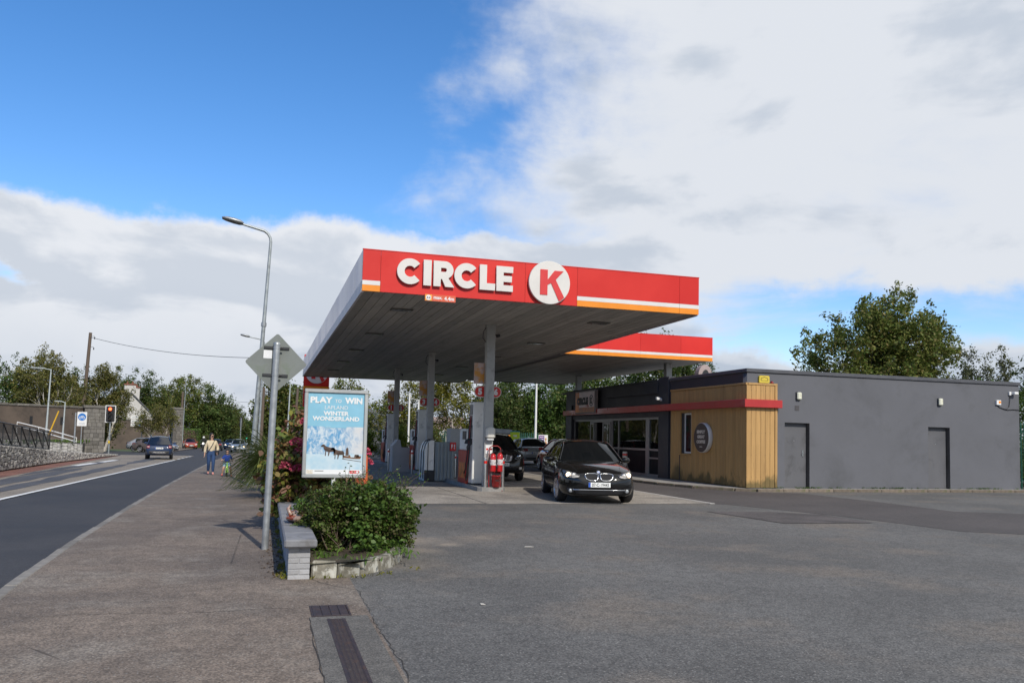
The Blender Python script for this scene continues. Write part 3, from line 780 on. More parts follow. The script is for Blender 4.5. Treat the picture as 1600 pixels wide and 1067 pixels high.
# boards: south return and west face
ZB0, ZB1 = .02, 3.27
def board(x0, x1, y0, y1, z0, z1): MB().bbox(x0, x1, y0, y1, z0, z1, .006).build('cladding_board', M['wood'], shop)
n = 6; w = 1.03/n
for i in range(n):
    board(.0+i*w+.003-.05, (i+1)*w-.003-.05, -.055, -.002, ZB0, ZB1)
nl_ = MB()
for i in range(7):
    for z in (.35, 1.05, 1.75, 2.4, 3.1): nl_.cyl((i*w-.04, -.057, z), (i*w-.04, -.054, z), .007, seg=6)
nl_.build('nail_heads', M['dark_steel'], shop)['kind'] = 'stuff'
MB().bbox(.985, 1.075, -.075, -.002, ZB0, ZB1+.005, .008).build('corner_trim', M['wood'], shop)
n = 26; w = 5.02/n
for i in range(n):
    y0, y1 = .0+i*w+.003, (i+1)*w-.003
    if y1 > 3.56 and y0 < 4.08:
        board(-.052, -.003, y0, y1, ZB0, .93); board(-.052, -.003, y0, y1, 2.46, ZB1)
    else: board(-.052, -.003, y0, y1, ZB0, ZB1)
MB().bbox(-.075, -.002, -.052, 5.04, ZB1+.006, ZB1+.075, .008).build('top_trim', M['wood'], shop)
MB().bbox(-.001, 1.08, -.075, -.002, ZB1+.006, ZB1+.075, .008).build('top_trim', M['wood'], shop)
MB().box(-.07, -.053, 4.27, 4.30, .02, .93).build('cover_strip', M['darkgrey'], shop)
# red band: south return, boarded part and along the shop front
def band(x0, x1, y0, y1): MB().bbox(x0, x1, y0, y1, 2.56, 2.81, .006).build('red_band', M['bandred'], shop)
band(-.20, 1.17, -.20, -.078)
for a, c in zip((-.077, 1.6, 3.3, 5.15, 7.4, 9.6, 11.8, 14.0), (1.6, 3.3, 5.15, 7.4, 9.6, 11.8, 14.0, 16.3)): band(-.20, -.078, a+.002, c-.002)
MB().box(-.076, -.02, 5.2, 16.2, 2.57, 2.80).build('band_backing', M['darkgrey'], shop)
# shop front: piers, dark sign fascia, glazing
MB().bbox(-.06, .24, 5.205, 6.02, 0, H_+.07, .01).build('pier', M['darkgrey'], shop)
MB().bbox(-.06, .24, 15.45, 16.25, 0, H_-.02, .01).build('pier', M['darkgrey'], shop)
MB().box(.0, .24, 6.022, 15.448, 2.36, H_-.09).build('sign_fascia', M['darkgrey'], shop)
MB().bbox(-.05, .24, 6.022, 15.448, H_-.089, H_+.0, .01).build('parapet_cap', M['darkgrey'], shop)
MB().bbox(-.10, -.004, 6.03, 11.0, H_-.55, H_-.095, .01).build('fascia_panel', M['darkgrey'], shop)
MB().bbox(-.10, -.004, 14.6, 15.44, H_-.75, H_-.095, .01).build('fascia_panel', M['darkgrey'], shop)
GX = .14
sf = MB()
for y, w in ((6.03, .06), (7.12, .30), (10.06, .07), (10.78, .10), (11.75, .07), (12.7, .07), (13.25, .09), (15.38, .06)): sf.box(GX-.05, GX+.04, y, y+w, .0, 2.355)
for a, c in ((6.09, 7.12), (7.42, 10.06), (10.13, 10.78), (13.34, 15.38)):
    sf.box(GX-.045, GX+.035, a, c, 2.26, 2.355); sf.box(GX-.045, GX+.035, a, c, 1.02, 1.10); sf.box(GX-.045, GX+.035, a, c, 0, .10)
sf.box(GX-.045, GX+.035, 6.09, 7.12, .70, .76)
sf.box(GX-.06, GX+.045, 10.88, 13.25, 2.2, 2.355)
front = sf.build('shop_front', M['alu'], shop)
for a, c in ((6.09, 7.12), (7.42, 10.06), (10.13, 10.78), (13.34, 15.38)):
    MB().box(GX-.008, GX+.004, a, c, 1.10, 2.26).build('pane', M['shopglass'], front)
    MB().box(GX-.008, GX+.004, a, c, .10, 1.02).build('lower_panel', M['lowpanel'], front)
for a, c in ((10.89, 11.74), (12.78, 13.24)):
    f = MB().box(GX-.1, GX-.055, a, a+.07, .02, 2.19).box(GX-.1, GX-.055, c-.07, c, .02, 2.19).box(GX-.1, GX-.055, a+.07, c-.07, .02, .12).box(GX-.1, GX-.055, a+.07, c-.07, 2.1, 2.19).build('door', M['alu'], shop)
    MB().box(GX-.082, GX-.074, a+.07, c-.07, .12, 2.1).build('pane', M['shopglass'], f)
# interior shell seen through the glass
MB().box(.3, 9.0, 5.3, 16.9, -.03, .0).build('floor', M['floor'], shop)
MB().box(8.9, 9.0, 5.3, 16.9, .0, 3.0).box(.3, 8.9, 5.2, 5.3, 0, 3.0).box(.25, 9.0, 5.3, 16.9, 2.9, 3.0).build('inner_wall', M['inner'], shop)
shelfm = [mat('shelf_goods', c, .6, var=.5, vs=14) for c in ((.35, .30, .25), (.12, .22, .30), (.35, .10, .07), (.30, .33, .20))]
for k, (x, y, w) in enumerate(((1.6, 7.5, 2.2), (1.9, 14.0, 1.2), (4.0, 8.0, 3.0), (4.2, 12.0, 2.5))):
    s = thing('shelf_unit', ['low shop shelf of pale goods just inside the widest window', 'shop shelf of blue goods inside the far end window', 'back shop shelf of red goods deep inside behind the widest window', 'back shop shelf of green goods deep inside opposite the door'][k], 'shelf', (OX+x, OY+y, OZ))
    MB().box(-.02, .45, 0, w, 0, .1).box(.2, .23, 0, w, .1, 1.5).build('frame', M['alu'], s)
    for j in range(4):
        MB().box(-.02, .2, 0, w, .1+j*.36, .12+j*.36).build('shelf', M['alu'], s)
        g = MB(); y_ = .02
        while y_ < w-.15:
            ww = random.uniform(.08, .2); g.box(.0, .17, y_, y_+ww-.01, .121+j*.36, .121+j*.36+random.uniform(.16, .3)); y_ += ww
        g.build('goods', shelfm[(k+j) % 4], s)
# things fixed to the shop
def at_shop(x, y, z): return (OX+x, OY+y, OZ+z)
al = thing('alarm_box', 'yellow burglar alarm box above the ochre boards at the building corner', 'alarm box', at_shop(.585, -.0, 3.47))
ab = [(-.19, -.10), (-.15, -.115), (.15, -.115), (.19, -.10), (.185, .09), (.15, .115), (-.15, .115), (-.185, .09)]
MB().prism(ab, .075, FACE_S).build('case', mat('alarm_yellow', (.60, .46, .05), .4, var=.05), al)
me = curve_mesh('emblem', [[(-.13, -.05), (.13, -.05), (.13, .03), (.0, .075), (-.13, .03)], [(-.115, -.04), (.115, -.04), (.115, .022), (0, .062), (-.115, .022)]], .003, M['print_black'])
o = put('emblem', me, al); o.matrix_local = Matrix.Translation((0, -.076, 0)) @ FACE_S
st = thing('strobe_light', 'small dark red strobe dome beside the yellow alarm box', 'alarm light', at_shop(.90, 0, 3.37))
MB().lathe([(0, .07), (.035, .06), (.052, .03), (.055, 0)], 14, FACE_S).build('dome', mat('strobe_red', (.22, .012, .02), .2), st)
MB().cyl((0, 0, 0), (0, -.012, 0), .062, seg=16).build('base', M['black_plastic'], st)
M['frost'] = mat('frosted_lamp', (.62, .62, .50), .4, var=.08, dirt=(.42, .38, .25), ds=7)
for k, x in enumerate((1.89, 7.57)):
    L = thing('bulkhead_light', ['cream bulkhead light on the grey wall above the nearer door', 'cream bulkhead light on the grey wall above the far right door'][k], 'wall light', at_shop(x, 0, 2.98), 0, 'wall lights above the grey doors')
    MB().bbox(-.095, .095, -.03, -.001, -.13, .13, .01).build('back_plate', M['darkgrey'], L)
    MB().bbox(-.085, .085, -.115, -.031, -.12, .12, .03).build('diffuser', M['frost'], L)
pl = MB().bbox(-.08, .08, -.012, -.001, -.08, .08, .004).build('cover_plate', mat('cover_plate', (.062, .058, .062), .6), None, at_shop(1.85, 0, 2.59))
tag(pl, 'small dark square cover plate on the grey wall under the nearer bulkhead light', 'cover plate')
cc = thing('security_camera', 'white box camera on the grey wall near its right hand end', 'camera', at_shop(10.72, 0, 3.38))
MB().bbox(-.11, -.01, -.06, -.001, -.06, .07, .01).build('wall_box', M['white_paint'], cc)
MB().bbox(-.02, .16, -.20, -.07, -.03, .06, .015).build('body', M['white_paint'], cc)
MB().cyl((.161, -.135, .015), (.17, -.135, .015), .03).build('lens', M['black_plastic'], cc)
jb = thing('junction_box', 'white junction box with an orange sticker left of the right hand camera', 'junction box', at_shop(10.12, 0, 3.05))
MB().bbox(-.10, .10, -.075, -.001, -.09, .08, .01).build('box', M['white_paint'], jb)
MB().box(-.02, .08, -.079, -.0755, -.03, .05).build('sticker', M['orange'], jb)
cb = MB(); cb.tube([(10.65, -.02, 3.32), (10.66, -.03, 3.15), (10.62, -.03, 2.92), (10.5, -.02, 2.82), (10.35, -.02, 2.84), (10.2, -.02, 2.88), (10.05, -.02, 2.97)], .012, 6)
cb.tube([(10.35, -.02, 2.835), (10.55, -.02, 2.80), (10.8, -.02, 2.82), (11.1, -.02, 2.81)], .014, 6)
tag(cb.build('wall_cable', M['black_plastic'], None, (OX, OY, OZ)), 'loose black cables sagging across the grey wall below the camera', 'cable')
c2 = thing('security_camera', 'white twin floodlight camera on the dark pier above the red band', 'camera', at_shop(-.06, 5.75, 3.0))
MB().bbox(-.06, -.001, -.04, .06, -.05, .05, .008).build('wall_box', M['white_paint'], c2)
MB().bbox(-.25, -.065, -.09, .0, -.02, .07, .012).bbox(-.2, -.065, .02, .13, .02, .10, .012).build('body', M['white_paint'], c2)
# lightbox poster on the front
pb = thing('lightbox_sign', 'square pink and orange illuminated shop sign reading CIRCLE K above the shop doors', 'sign', at_shop(-.105, 13.2, 3.17), 0)
MB().bbox(-.16, -.0, -1.24, 1.24, -.56, .52, .012).build('case', mat('lightbox_case', (.25, .22, .22), .5), pb)
MB().box(-.166, -.161, -1.18, 1.18, -.50, .46).build('poster', mat('poster_pink', (.85, .70, .70), .4, var=.15, vs=1.0, dirt=(.42, .12, .08), ds=.9, dlo=.56, dhi=.62), pb)
MB().box(-.169, -.1665, .72, 1.18, -.50, .46).build('poster_edge', mat('poster_orange', (.75, .22, .04), .4, var=.3, vs=3), pb)
MB().box(-.169, -.1665, -1.18, .71, -.50, -.27).build('poster_foot', mat('poster_foot', (.45, .15, .05), .4, var=.3, vs=5), pb)
sign_text('lettering', 'CIRCLE', M['print_black'], pb, (-.168, .28, .03), FACE_W, width=1.45, height=.36, bold=.012)
dk = put('roundel', curve_mesh('roundel', [arc(0, 0, .26, 0, 350, 35), list(reversed(arc(0, 0, .215, 0, 350, 35)))], .004, M['print_black']), pb); dk.matrix_local = Matrix.Translation((-.168, -.82, .03)) @ FACE_W
sign_text('lettering', 'K', M['print_black'], pb, (-.168, -.82, .03), FACE_W, height=.3, width=.24, bold=.02)
# round coffee sign
cs = thing('coffee_sign', 'round dark brown sign reading SIMPLY GREAT COFFEE on the ochre boards', 'sign', at_shop(-.055, 2.47, 1.57))
MB().lathe([(0, 0), (.50, 0), (.515, .02), (.515, .15), (.50, .165)], 40, FACE_W).build('rim', mat('sign_rim', (.62, .60, .58), .4, var=.05), cs)
MB().lathe([(.50, .164), (.485, .172), (0, .172)], 40, FACE_W, smooth=False).build('face', mat('sign_brown', (.060, .038, .034), .45, var=.08), cs)
M['cream'] = mat('cream_print', (.62, .55, .48), .5, var=.03)
for s, z, w in (('SIMPLY', .20, .56), ('GREAT', .03, .50), ('COFFEE', -.14, .58)): sign_text('lettering', s, M['cream'], cs, (-.1735, 0, z), FACE_W, width=w, height=.115, bold=.006)
sign_text('lettering', 'Coffee', M['cream'], cs, (-.1735, 0, -.31), FACE_W, width=.2, height=.05)
# rooftop fan unit
ru = thing('roof_fan_unit', 'rounded pinkish beige fan unit standing on the flat shop roof', 'fan unit', (17.8, 31.2, 3.83))
ru.scale = (.68, .68, 1.15)
pr = [(-.48, 0), (.48, 0), (.48, .40)]+[(.48*math.cos(R(a)), .40+.42*math.sin(R(a))) for a in range(15, 180, 15)]+[(-.48, .40)]
MB().prism(pr, .5, FACE_S).build('case', mat('fan_case', (.34, .27, .26), .6, var=.08), ru)
MB().lathe([(.24, .512), (.26, .50)], 24, Matrix.Translation((.02, 0, .38)) @ FACE_S).build('ring', M['dark_steel'], ru)
gm = MB()
for k in range(7): gm.cyl((.02, -.505, .38), (.02+.25*math.cos(R(k*30-90+15)), -.505, .38+.25*math.sin(R(k*30-90+15))), .012, seg=6)
gm.lathe([(0, .503), (.25, .503)], 24, Matrix.Translation((.02, 0, .38)) @ FACE_S); gm.build('grille', M['black_plastic'], ru)
# bollard in front of the shop
def bollard(label, x, y, z, h, r, body, bandm, group):
    o = thing('bollard', label, 'bollard', (x, y, z), 0, group)
    MB().lathe([(r, 0), (r, h-.02), (r*.92, h), (0, h)], 16).build('post', body, o)
    MB().lathe([(r+.003, h-.16), (r+.003, h-.09)], 16).build('band', bandm, o)
    return o
bollard('cream bollard with a red ring standing by the shop window', 14.2, 31.0, .085, .95, .10, mat('bollard_cream', (.52, .50, .46), .5, var=.08), M['red'], None)
# ------------------------------------------------------------------ cars
def pchip(pts):
    xs = np.array([p[0] for p in pts], float); ys = np.array([p[1] for p in pts], float)
    h = np.diff(xs); d = np.diff(ys)/h; mm = np.zeros(len(xs)); mm[0] = d[0]; mm[-1] = d[-1]
    for i in range(1, len(xs)-1):
        mm[i] = 0 if d[i-1]*d[i] <= 0 else 2*d[i-1]*d[i]/(d[i-1]+d[i])
    def f(x):
        x = min(max(x, xs[0]), xs[-1]); i = min(max(int(np.searchsorted(xs, x))-1, 0), len(h)-1); t = (x-xs[i])/h[i]
        return float(ys[i]*(1+2*t)*(1-t)**2+mm[i]*h[i]*t*(1-t)**2+ys[i+1]*t*t*(3-2*t)+mm[i+1]*h[i]*t*t*(t-1))
    return f

M['carglass'] = glassmat('car_glass', (.006, .007, .008), .93, refl=0., clear=(.84, .90, .88))
M['privacy'] = glassmat('tinted_glass', (.008, .009, .011), .25)
M['cabin'] = mat('cabin_trim', (.012, .012, .012), .8, var=.2)
M['seat_cream'] = mat('cream_seat', (.62, .54, .44), .7, var=.1)
M['seat_dark'] = mat('dark_seat', (.04, .04, .045), .8)
M['rim'] = mat('alloy_rim', (.48, .48, .49), .3, .8, var=.1, vs=8)
M['plate_white'] = mat('plate_white', (.80, .81, .78), .4, var=.04)
M['plate_blue'] = mat('plate_blue', (.02, .09, .42), .4)
M['lens'] = glassmat('lamp_lens', (.10, .10, .10), .93, refl=.1, clear=(.97, .97, .97))
M['reflector'] = mat('lamp_reflector', (.60, .58, .55), .3, 0.)
M['tail_red'] = mat('tail_lamp', (.30, .012, .012), .15, coat=.6, var=.2, vs=9)
M['tail_clear'] = mat('tail_clear', (.50, .42, .40), .15, coat=.6, var=.1)
M['trim_grey'] = mat('grey_cladding', (.045, .046, .05), .6, var=.1)
M['satin'] = mat('satin_silver', (.42, .42, .43), .3, .7)
def carpaint(name, c, flake=.0):
    mt = mat(name, c, .35, flake, var=.05, vs=1.5, spec=.08, coat=1.0, rvar=.04, dirt=tuple(x*.85+.003 for x in c), ds=1.6); return mt
head_on = emis('headlight_bulb', (1.0, .72, .38), 9)

def wheel_meshes(r, wdt, rimr, spokes, rimmat):
    t = MB()
    t.lathe([(rimr, -wdt/2), (r-.035, -wdt/2), (r-.008, -wdt/2+.025), (r, -wdt/2+.06), (r, wdt/2-.06), (r-.008, wdt/2-.025), (r-.035, wdt/2), (rimr, wdt/2), (rimr-.01, wdt/2-.03), (rimr-.01, -wdt/2)], 28, Matrix.Rotation(R(-90), 4, 'X'))
    rm = MB(); RX = Matrix.Rotation(R(-90), 4, 'X')
    rm.lathe([(rimr+.004, wdt/2-.012), (rimr+.002, wdt/2+.006), (rimr-.022, wdt/2+.004), (rimr-.03, wdt/2-.06), (rimr-.03, -wdt/2)], 28, RX)
    rm.lathe([(.0, wdt/2-.005), (.045, wdt/2-.008), (.06, wdt/2-.03), (.06, -.02), (0, -.02)], 14, RX)
    for i in range(spokes):
        a = 2*math.pi*i/spokes
        Rm = Matrix.Rotation(a, 4, 'Y')
        pr = [(.03, -.028), (rimr-.015, -.040), (rimr-.015, .040), (.03, .028)]
        rm.prism(pr, .03, Rm @ Matrix.Translation((0, wdt/2-.04, 0)) @ Matrix.Rotation(R(-90), 4, 'X') @ Matrix.Translation((0, 0, 0)))
    bk = MB(); bk.lathe([(0, -.02), (rimr-.03, -.02)], 20, RX); bk.lathe([(0, wdt/2-.10), (rimr*.6, wdt/2-.10), (rimr*.6, wdt/2-.12)], 18, RX)
    return t.mesh('tyre', M['rubber']), rm.mesh('rim', rimmat), bk.mesh('brake_disc', M['dark_steel'])

def densify(poly, n=6):
    out = []
    for i in range(len(poly)):
        a, b = poly[i], poly[(i+1) % len(poly)]
        for k in range(n): out.append((a[0]+(b[0]-a[0])*k/n, a[1]+(b[1]-a[1])*k/n))
    return out
def mir(poly): return [(-a, b) for a, b in reversed(poly)]

class Car:
    def __init__(s, name, label, cat, loc, heading, P, group=None):
        """heading: direction of travel as a unit (x, y); local +x forward, +y left"""
        s.P = P; s.root = thing(name, label, cat, loc, math.atan2(heading[1], heading[0]), group)
        s.paint = P['paint']; s.shell(); s.cabin(); s.wheels()
    def shell(s):
        P = s.P; top, wid, bot, drop = pchip(P['top']), pchip(P['wid']), pchip(P['bot']), pchip(P.get('drop', [(-3, .06), (3, .06)]))
        s.top = top; s.wid = wid
        x0, x1 = P['top'][0][0], P['top'][-1][0]
        t = np.linspace(0, 1, 46); xs = x0+(x1-x0)*(.5-.5*np.cos(math.pi*t))*.55+(x1-x0)*t*.45
        b = MB(); Pn = []
        for x in xs:
            zt, w, zb, dr = top(x), wid(x), bot(x), drop(x); zs = max(zb+.05, zt-dr)
            hgt = zs-zb
            half = [(0, zb), (.84*w, zb), (.955*w, zb+.05*min(1, hgt*3)), (.995*w, zb+.30*hgt), (w, zb+.52*hgt), (.985*w, zb+.78*hgt), (.955*w, zs), (.88*w, zs+.45*(zt-zs)), (.66*w, zs+.82*(zt-zs)), (.34*w, zs+.96*(zt-zs)), (0, zt)]
            ring = [(x, -y, z) for y, z in half]+[(x, y, z) for y, z in reversed(half[1:-1])]
            Pn.append(ring+[ring[0]])
        b.grid(Pn, smooth=True)
        n = len(Pn[0])-1
        b.add(Pn[0][:n], [tuple(range(n))]); b.add(Pn[-1][:n], [tuple(reversed(range(n)))])
        o = b.build('body', [s.paint, M['cabin']], None, weld=True)
        # wheel arches
        cut = MB()
        for ax in P['axles']:
            for sy in (-1, 1): cut.cyl((ax, sy*(P['track']-.16), P['rw']), (ax, sy*(P['track']+.5), P['rw']), P['rw']+P.get('gap', .045), seg=32)
        c = cut.build('cutter', M['cabin'], weld=True)
        md = o.modifiers.new('b', 'BOOLEAN'); md.operation = 'DIFFERENCE'; md.object = c; md.solver = 'EXACT'
        me = eval_mesh(o); bpy.data.objects.remove(o); bpy.data.objects.remove(c)
        me.materials.clear(); me.materials.append(s.paint); me.materials.append(M['cabin'])
        cx0, cx1 = P['glass']['xc0']+.12, P['glass']['xa0']-.05
        for p in me.polygons:
            cpt = p.center
            inside = cx0 < cpt.x < cx1 and abs(cpt.y) < P['glass']['wb']-.05 and p.normal.z > .6
            arch = any(math.hypot(cpt.x-ax, cpt.z-P['rw']) < P['rw']+P.get('gap', .045)+.004 for ax in P['axles']) and abs(cpt.y) < P['wmax']-.02 and abs(cpt.y) > .3
            p.material_index = 1 if (inside or arch) else 0
            p.use_smooth = not arch
        me.name = 'body'
        s.body = put('body', me, s.root)
        bm = bmesh.new(); bm.from_mesh(me); s.bvh = BVHTree.FromBMesh(bm); bm.free()
    def hit(s, axis, a, b, off):
        if axis == 'front': o, d = Vector((5, a, b)), Vector((-1, 0, 0))
        elif axis == 'rear': o, d = Vector((-5, a, b)), Vector((1, 0, 0))
        elif axis == 'left': o, d = Vector((a, 4, b)), Vector((0, -1, 0))
        elif axis == 'right': o, d = Vector((a, -4, b)), Vector((0, 1, 0))
        else: o, d = Vector((a, b, 4)), Vector((0, 0, -1))
        h = s.bvh.ray_cast(o, d)
        if h[0] is None: return None
        return h[0]-d*off
    def conform(s, name, poly, axis, mt, off=.006, parent=None, rings=4, n=5, depth=.02, label=None):
        pts = densify(poly, n); cx = sum(p[0] for p in pts)/len(pts); cy = sum(p[1] for p in pts)/len(pts)
        P = []; last = s.hit(axis, cx, cy, off)
        for k in range(rings+1):
            t = k/rings; row = []
            for p in pts:
                h = s.hit(axis, cx+(p[0]-cx)*t, cy+(p[1]-cy)*t, off)
                if h is None: h = last
                last = h; row.append(h)
            P.append(row+[row[0]])
        d = {'front': Vector((-1, 0, 0)), 'rear': Vector((1, 0, 0)), 'left': Vector((0, -1, 0)), 'right': Vector((0, 1, 0)), 'top': Vector((0, 0, -1))}[axis]
        P.append([p+d*depth for p in P[-1]])
        b = MB(); b.grid(P, smooth=True)
        o = b.build(name, mt, parent or s.root, label=label, weld=True); return o
    def rim_tube(s, name, poly, axis, mt, r=.01, off=.01, parent=None, n=5):
        pts = [s.hit(axis, p[0], p[1], off) for p in densify(poly, n)]; pts = [p for p in pts if p is not None]
        b = MB(); b.tube(pts+[pts[0]], r, 6); return b.build(name, mt, parent or s.root)
    def both(s, name, poly, axis, mt, **k):
        return [s.conform(name, poly, axis, mt, **k), s.conform(name, mir(poly), axis, mt, **k)]
    def cabin(s):
        g = s.P['glass']; xa0, xa1, xc1, xc0, zr, wb, wr = (g[k] for k in ('xa0', 'xa1', 'xc1', 'xc0', 'zr', 'wb', 'wr'))
        za, zc_, zb = g['za'], g['zc'], g['zb']
        gm = g.get('mat', M['carglass']); rear_m = g.get('rearmat', gm)
        xm = (xa1+xc1)/2
        railz = pchip([(xc0, zc_), (xc1, zr-.075), (xc1+.25*(xm-xc1), zr-.05), (xm, zr-.035), (xa1-.25*(xa1-xm), zr-.05), (xa1, zr-.075), (xa0, za)])
        def yat(z): 
            t = (z-zb)/(zr-.05-zb); return wb+(wr-wb)*max(0, min(1.05, t))
        s.yat = yat
        def rp(x, sg): z = railz(x); return Vector((x, sg*yat(z), z))
        # windscreen, roof, rear window
        def screen(xb, zb_, xt, bulge, m_, name, ins):
            P = []
            for v in np.linspace(0, 1, 7):
                row = []
                for u in np.linspace(-1, 1, 13):
                    x = xb+(xt-xb)*v+bulge*(1-u*u); z0 = zb_+(zr-.075-zb_)*v
                    z = z0+(.02+.05*v)*(1-u*u)+.02*math.sin(math.pi*v); y = u*(yat(z0)-ins)
                    row.append((x, y, z))
                P.append(row)
            o = MB().grid(P, flip=(bulge > 0)).build(name, m_, s.root); return P
        A = screen(xa0, za-.02, xa1, .10, gm, 'windscreen', .035)
        C = screen(xc0, zc_-.02, xc1, -.06, rear_m, 'rear_window', .035)
        P = []
        for v in np.linspace(0, 1, 11):
            row = []
            for i, u in enumerate(np.linspace(-1, 1, 13)):
                a, c = A[-1][i], C[-1][i]; x = a[0]+(c[0]-a[0])*v
                ze = railz(xa1+(xc1-xa1)*v)
                z = ze+.07*(1-u*u)**.8+.004; y = u*(yat(ze)-.0)
                row.append((x, y, z+.0))
            P.append(row)
        rf = MB(); rf.grid(P); rf.grid([[(x, y, z-.03) for x, y, z in r_] for r_ in P], flip=True)
        s.roof = rf.build('roof', s.paint, s.root)
        for sg in (-1, 1):
            xs = np.linspace(xa0, xc0, 26)
            pr = s.P.get('railr', .030)
            MB().tube([rp(x, sg) for x in xs], [pr]*26, 8).build('roof_rail', s.paint, s.root)
            def side(x0, x1, name, m_, inset, parent=None):
                Pp = []
                for x in np.linspace(x0, x1, 12):
                    zt = railz(x)-.015; row = []
                    for v in np.linspace(0, 1, 6):
                        z = zb+(max(zt, zb+.001)-zb)*v; row.append((x, sg*(yat(z)-inset), z))
                    Pp.append(row)
                return MB().grid(Pp, flip=(sg < 0)).build(name, m_, s.root)
            ws = g['windows']
            for k, (a, c, kind) in enumerate(ws):
                if kind == 'g': side(a, c, 'side_window', gm if k < 1 else rear_m, .012)
                elif kind == 'p': side(a, c, 'pillar', s.paint, .0)
                else: side(a, c, 'pillar', M['black_plastic'], .006)
            # belt moulding and mirror
            xs2 = np.linspace(ws[0][0]+.02, ws[-1][1]-.02, 14)
            MB().tube([(x, sg*(wb+.004), zb+.004) for x in xs2], .012, 6).build('belt_trim', g.get('belt', M['black_plastic']), s.root)
            mx, mz = g['mirror']
            mm_ = MB(); mm_.sphere((mx, sg*(wb+.17), mz), (.075, .12, .075), 14, 10); mm_.tube([(mx, sg*(wb-.02), mz-.05), (mx, sg*(wb+.10), mz-.03)], .022, 8)
            mr = mm_.build('mirror', g.get('mirmat', s.paint), s.root)
        # dashboard, seats, wheel
        w = wb-.12; b = MB(); b.bbox(xa0-.55, xa0-.02, -w, w, zb-.06, za+.02, .04); b.build('dashboard', M['cabin'], s.root)
        sm = g.get('seat', M['seat_dark'])
        zf = zr-.30
        for (x, ys) in ((g['seatx'], (.36, -.36)), (g['seatx']-.95, (.36, -.36))):
            for y in ys:
                b = MB(); b.bbox(x-.10, x+.05, y-.24, y+.24, zb-.1, zf-.08, .05); b.bbox(x-.09, x, y-.13, y+.13, zf-.06, zf+.12, .04); b.cyl((x-.05, y-.06, zf-.1), (x-.05, y-.06, zf), .008, seg=6); b.cyl((x-.05, y+.06, zf-.1), (x-.05, y+.06, zf), .008, seg=6)
                b.build('seat', sm, s.root)
        ring = [(xa0-.60+.05*math.sin(t), -.36+.185*math.cos(t), zb+.03+.16*math.sin(t)) for t in np.linspace(0, 2*math.pi, 20)]
        MB().tube(ring, .014, 6).build('steering_wheel', M['black_plastic'], s.root)
        MB().bbox(xa1+.05, xa1+.07, -.12, .12, zr-.17, zr-.10, .008).build('interior_mirror', M['black_plastic'], s.root)
    def wheels(s):
        P = s.P; w = P.get('ww', .21); ty, rm, bk = wheel_meshes(P['rw'], w, P['rw']*P.get('rimf', .68), P.get('spokes', 5), P.get('rimmat', M['rim']))
        for k, ax in enumerate(P['axles']):
            for sg in (1, -1):
                o = bpy.data.objects.new('wheel', ty); col.objects.link(o); o.parent = s.root; o.location = (ax, sg*P['track'], P['rw'])
                a = 0 if sg > 0 else math.pi
                o.rotation_euler = (0, 0, a+(R(P.get('steer', 0)) if ax > 0 else 0))
                put('rim', rm, o); put('brake_disc', bk, o)
    def plate(s, axis, z, txt, m_=None, x=None, y=0.):
        h = s.hit(axis, y, z, .012); sg = 1 if axis == 'front' else -1
        F = Matrix.Rotation(R(90), 4, 'Z') if sg > 0 else Matrix.Rotation(R(-90), 4, 'Z')
        p = MB().bbox(-.26, .26, -.014, .0, -.056, .056, .003).build('number_plate', m_ or M['plate_white'], s.root)
        p.matrix_local = Matrix.Translation(h) @ F
        MB().box(-.258, -.21, -.0155, -.0142, -.054, .054).build('plate_band', M['plate_blue'], p)
        sign_text('plate_text', txt, M['print_black'], p, (.022, -.0145, 0), width=.40, height=.075, bold=.0012, depth=.0015)
        return p
    def seams(s, lines, axis='both'):
        b = MB()
        for sg, ax in ((1, 'left'), (-1, 'right')):
            for pts in lines:
                d = []
                for (xa, za), (xb, zb_) in zip(pts, pts[1:]):
                    for t in np.linspace(0, 1, 8):
                        h = s.hit(ax, xa+(xb-xa)*t, za+(zb_-za)*t, .0005)
                        if h is not None and abs(h.y) > .5: d.append(h)
                if len(d) > 2: b.tube(d, .0045, 4, caps=False)
        o = b.build('door_seam', M['black_plastic'], s.root); o['kind'] = 'stuff'
    def handles(s, xs, z, m_=None):
        for ax in ('left', 'right'):
            for x in xs:
                h = s.hit(ax, x, z, .012)
                if h is None: continue
                MB().bbox(h.x-.10, h.x+.10, h.y-.014, h.y+.014, h.z-.016, h.z+.016, .008).build('door_handle', m_ or s.paint, s.root)

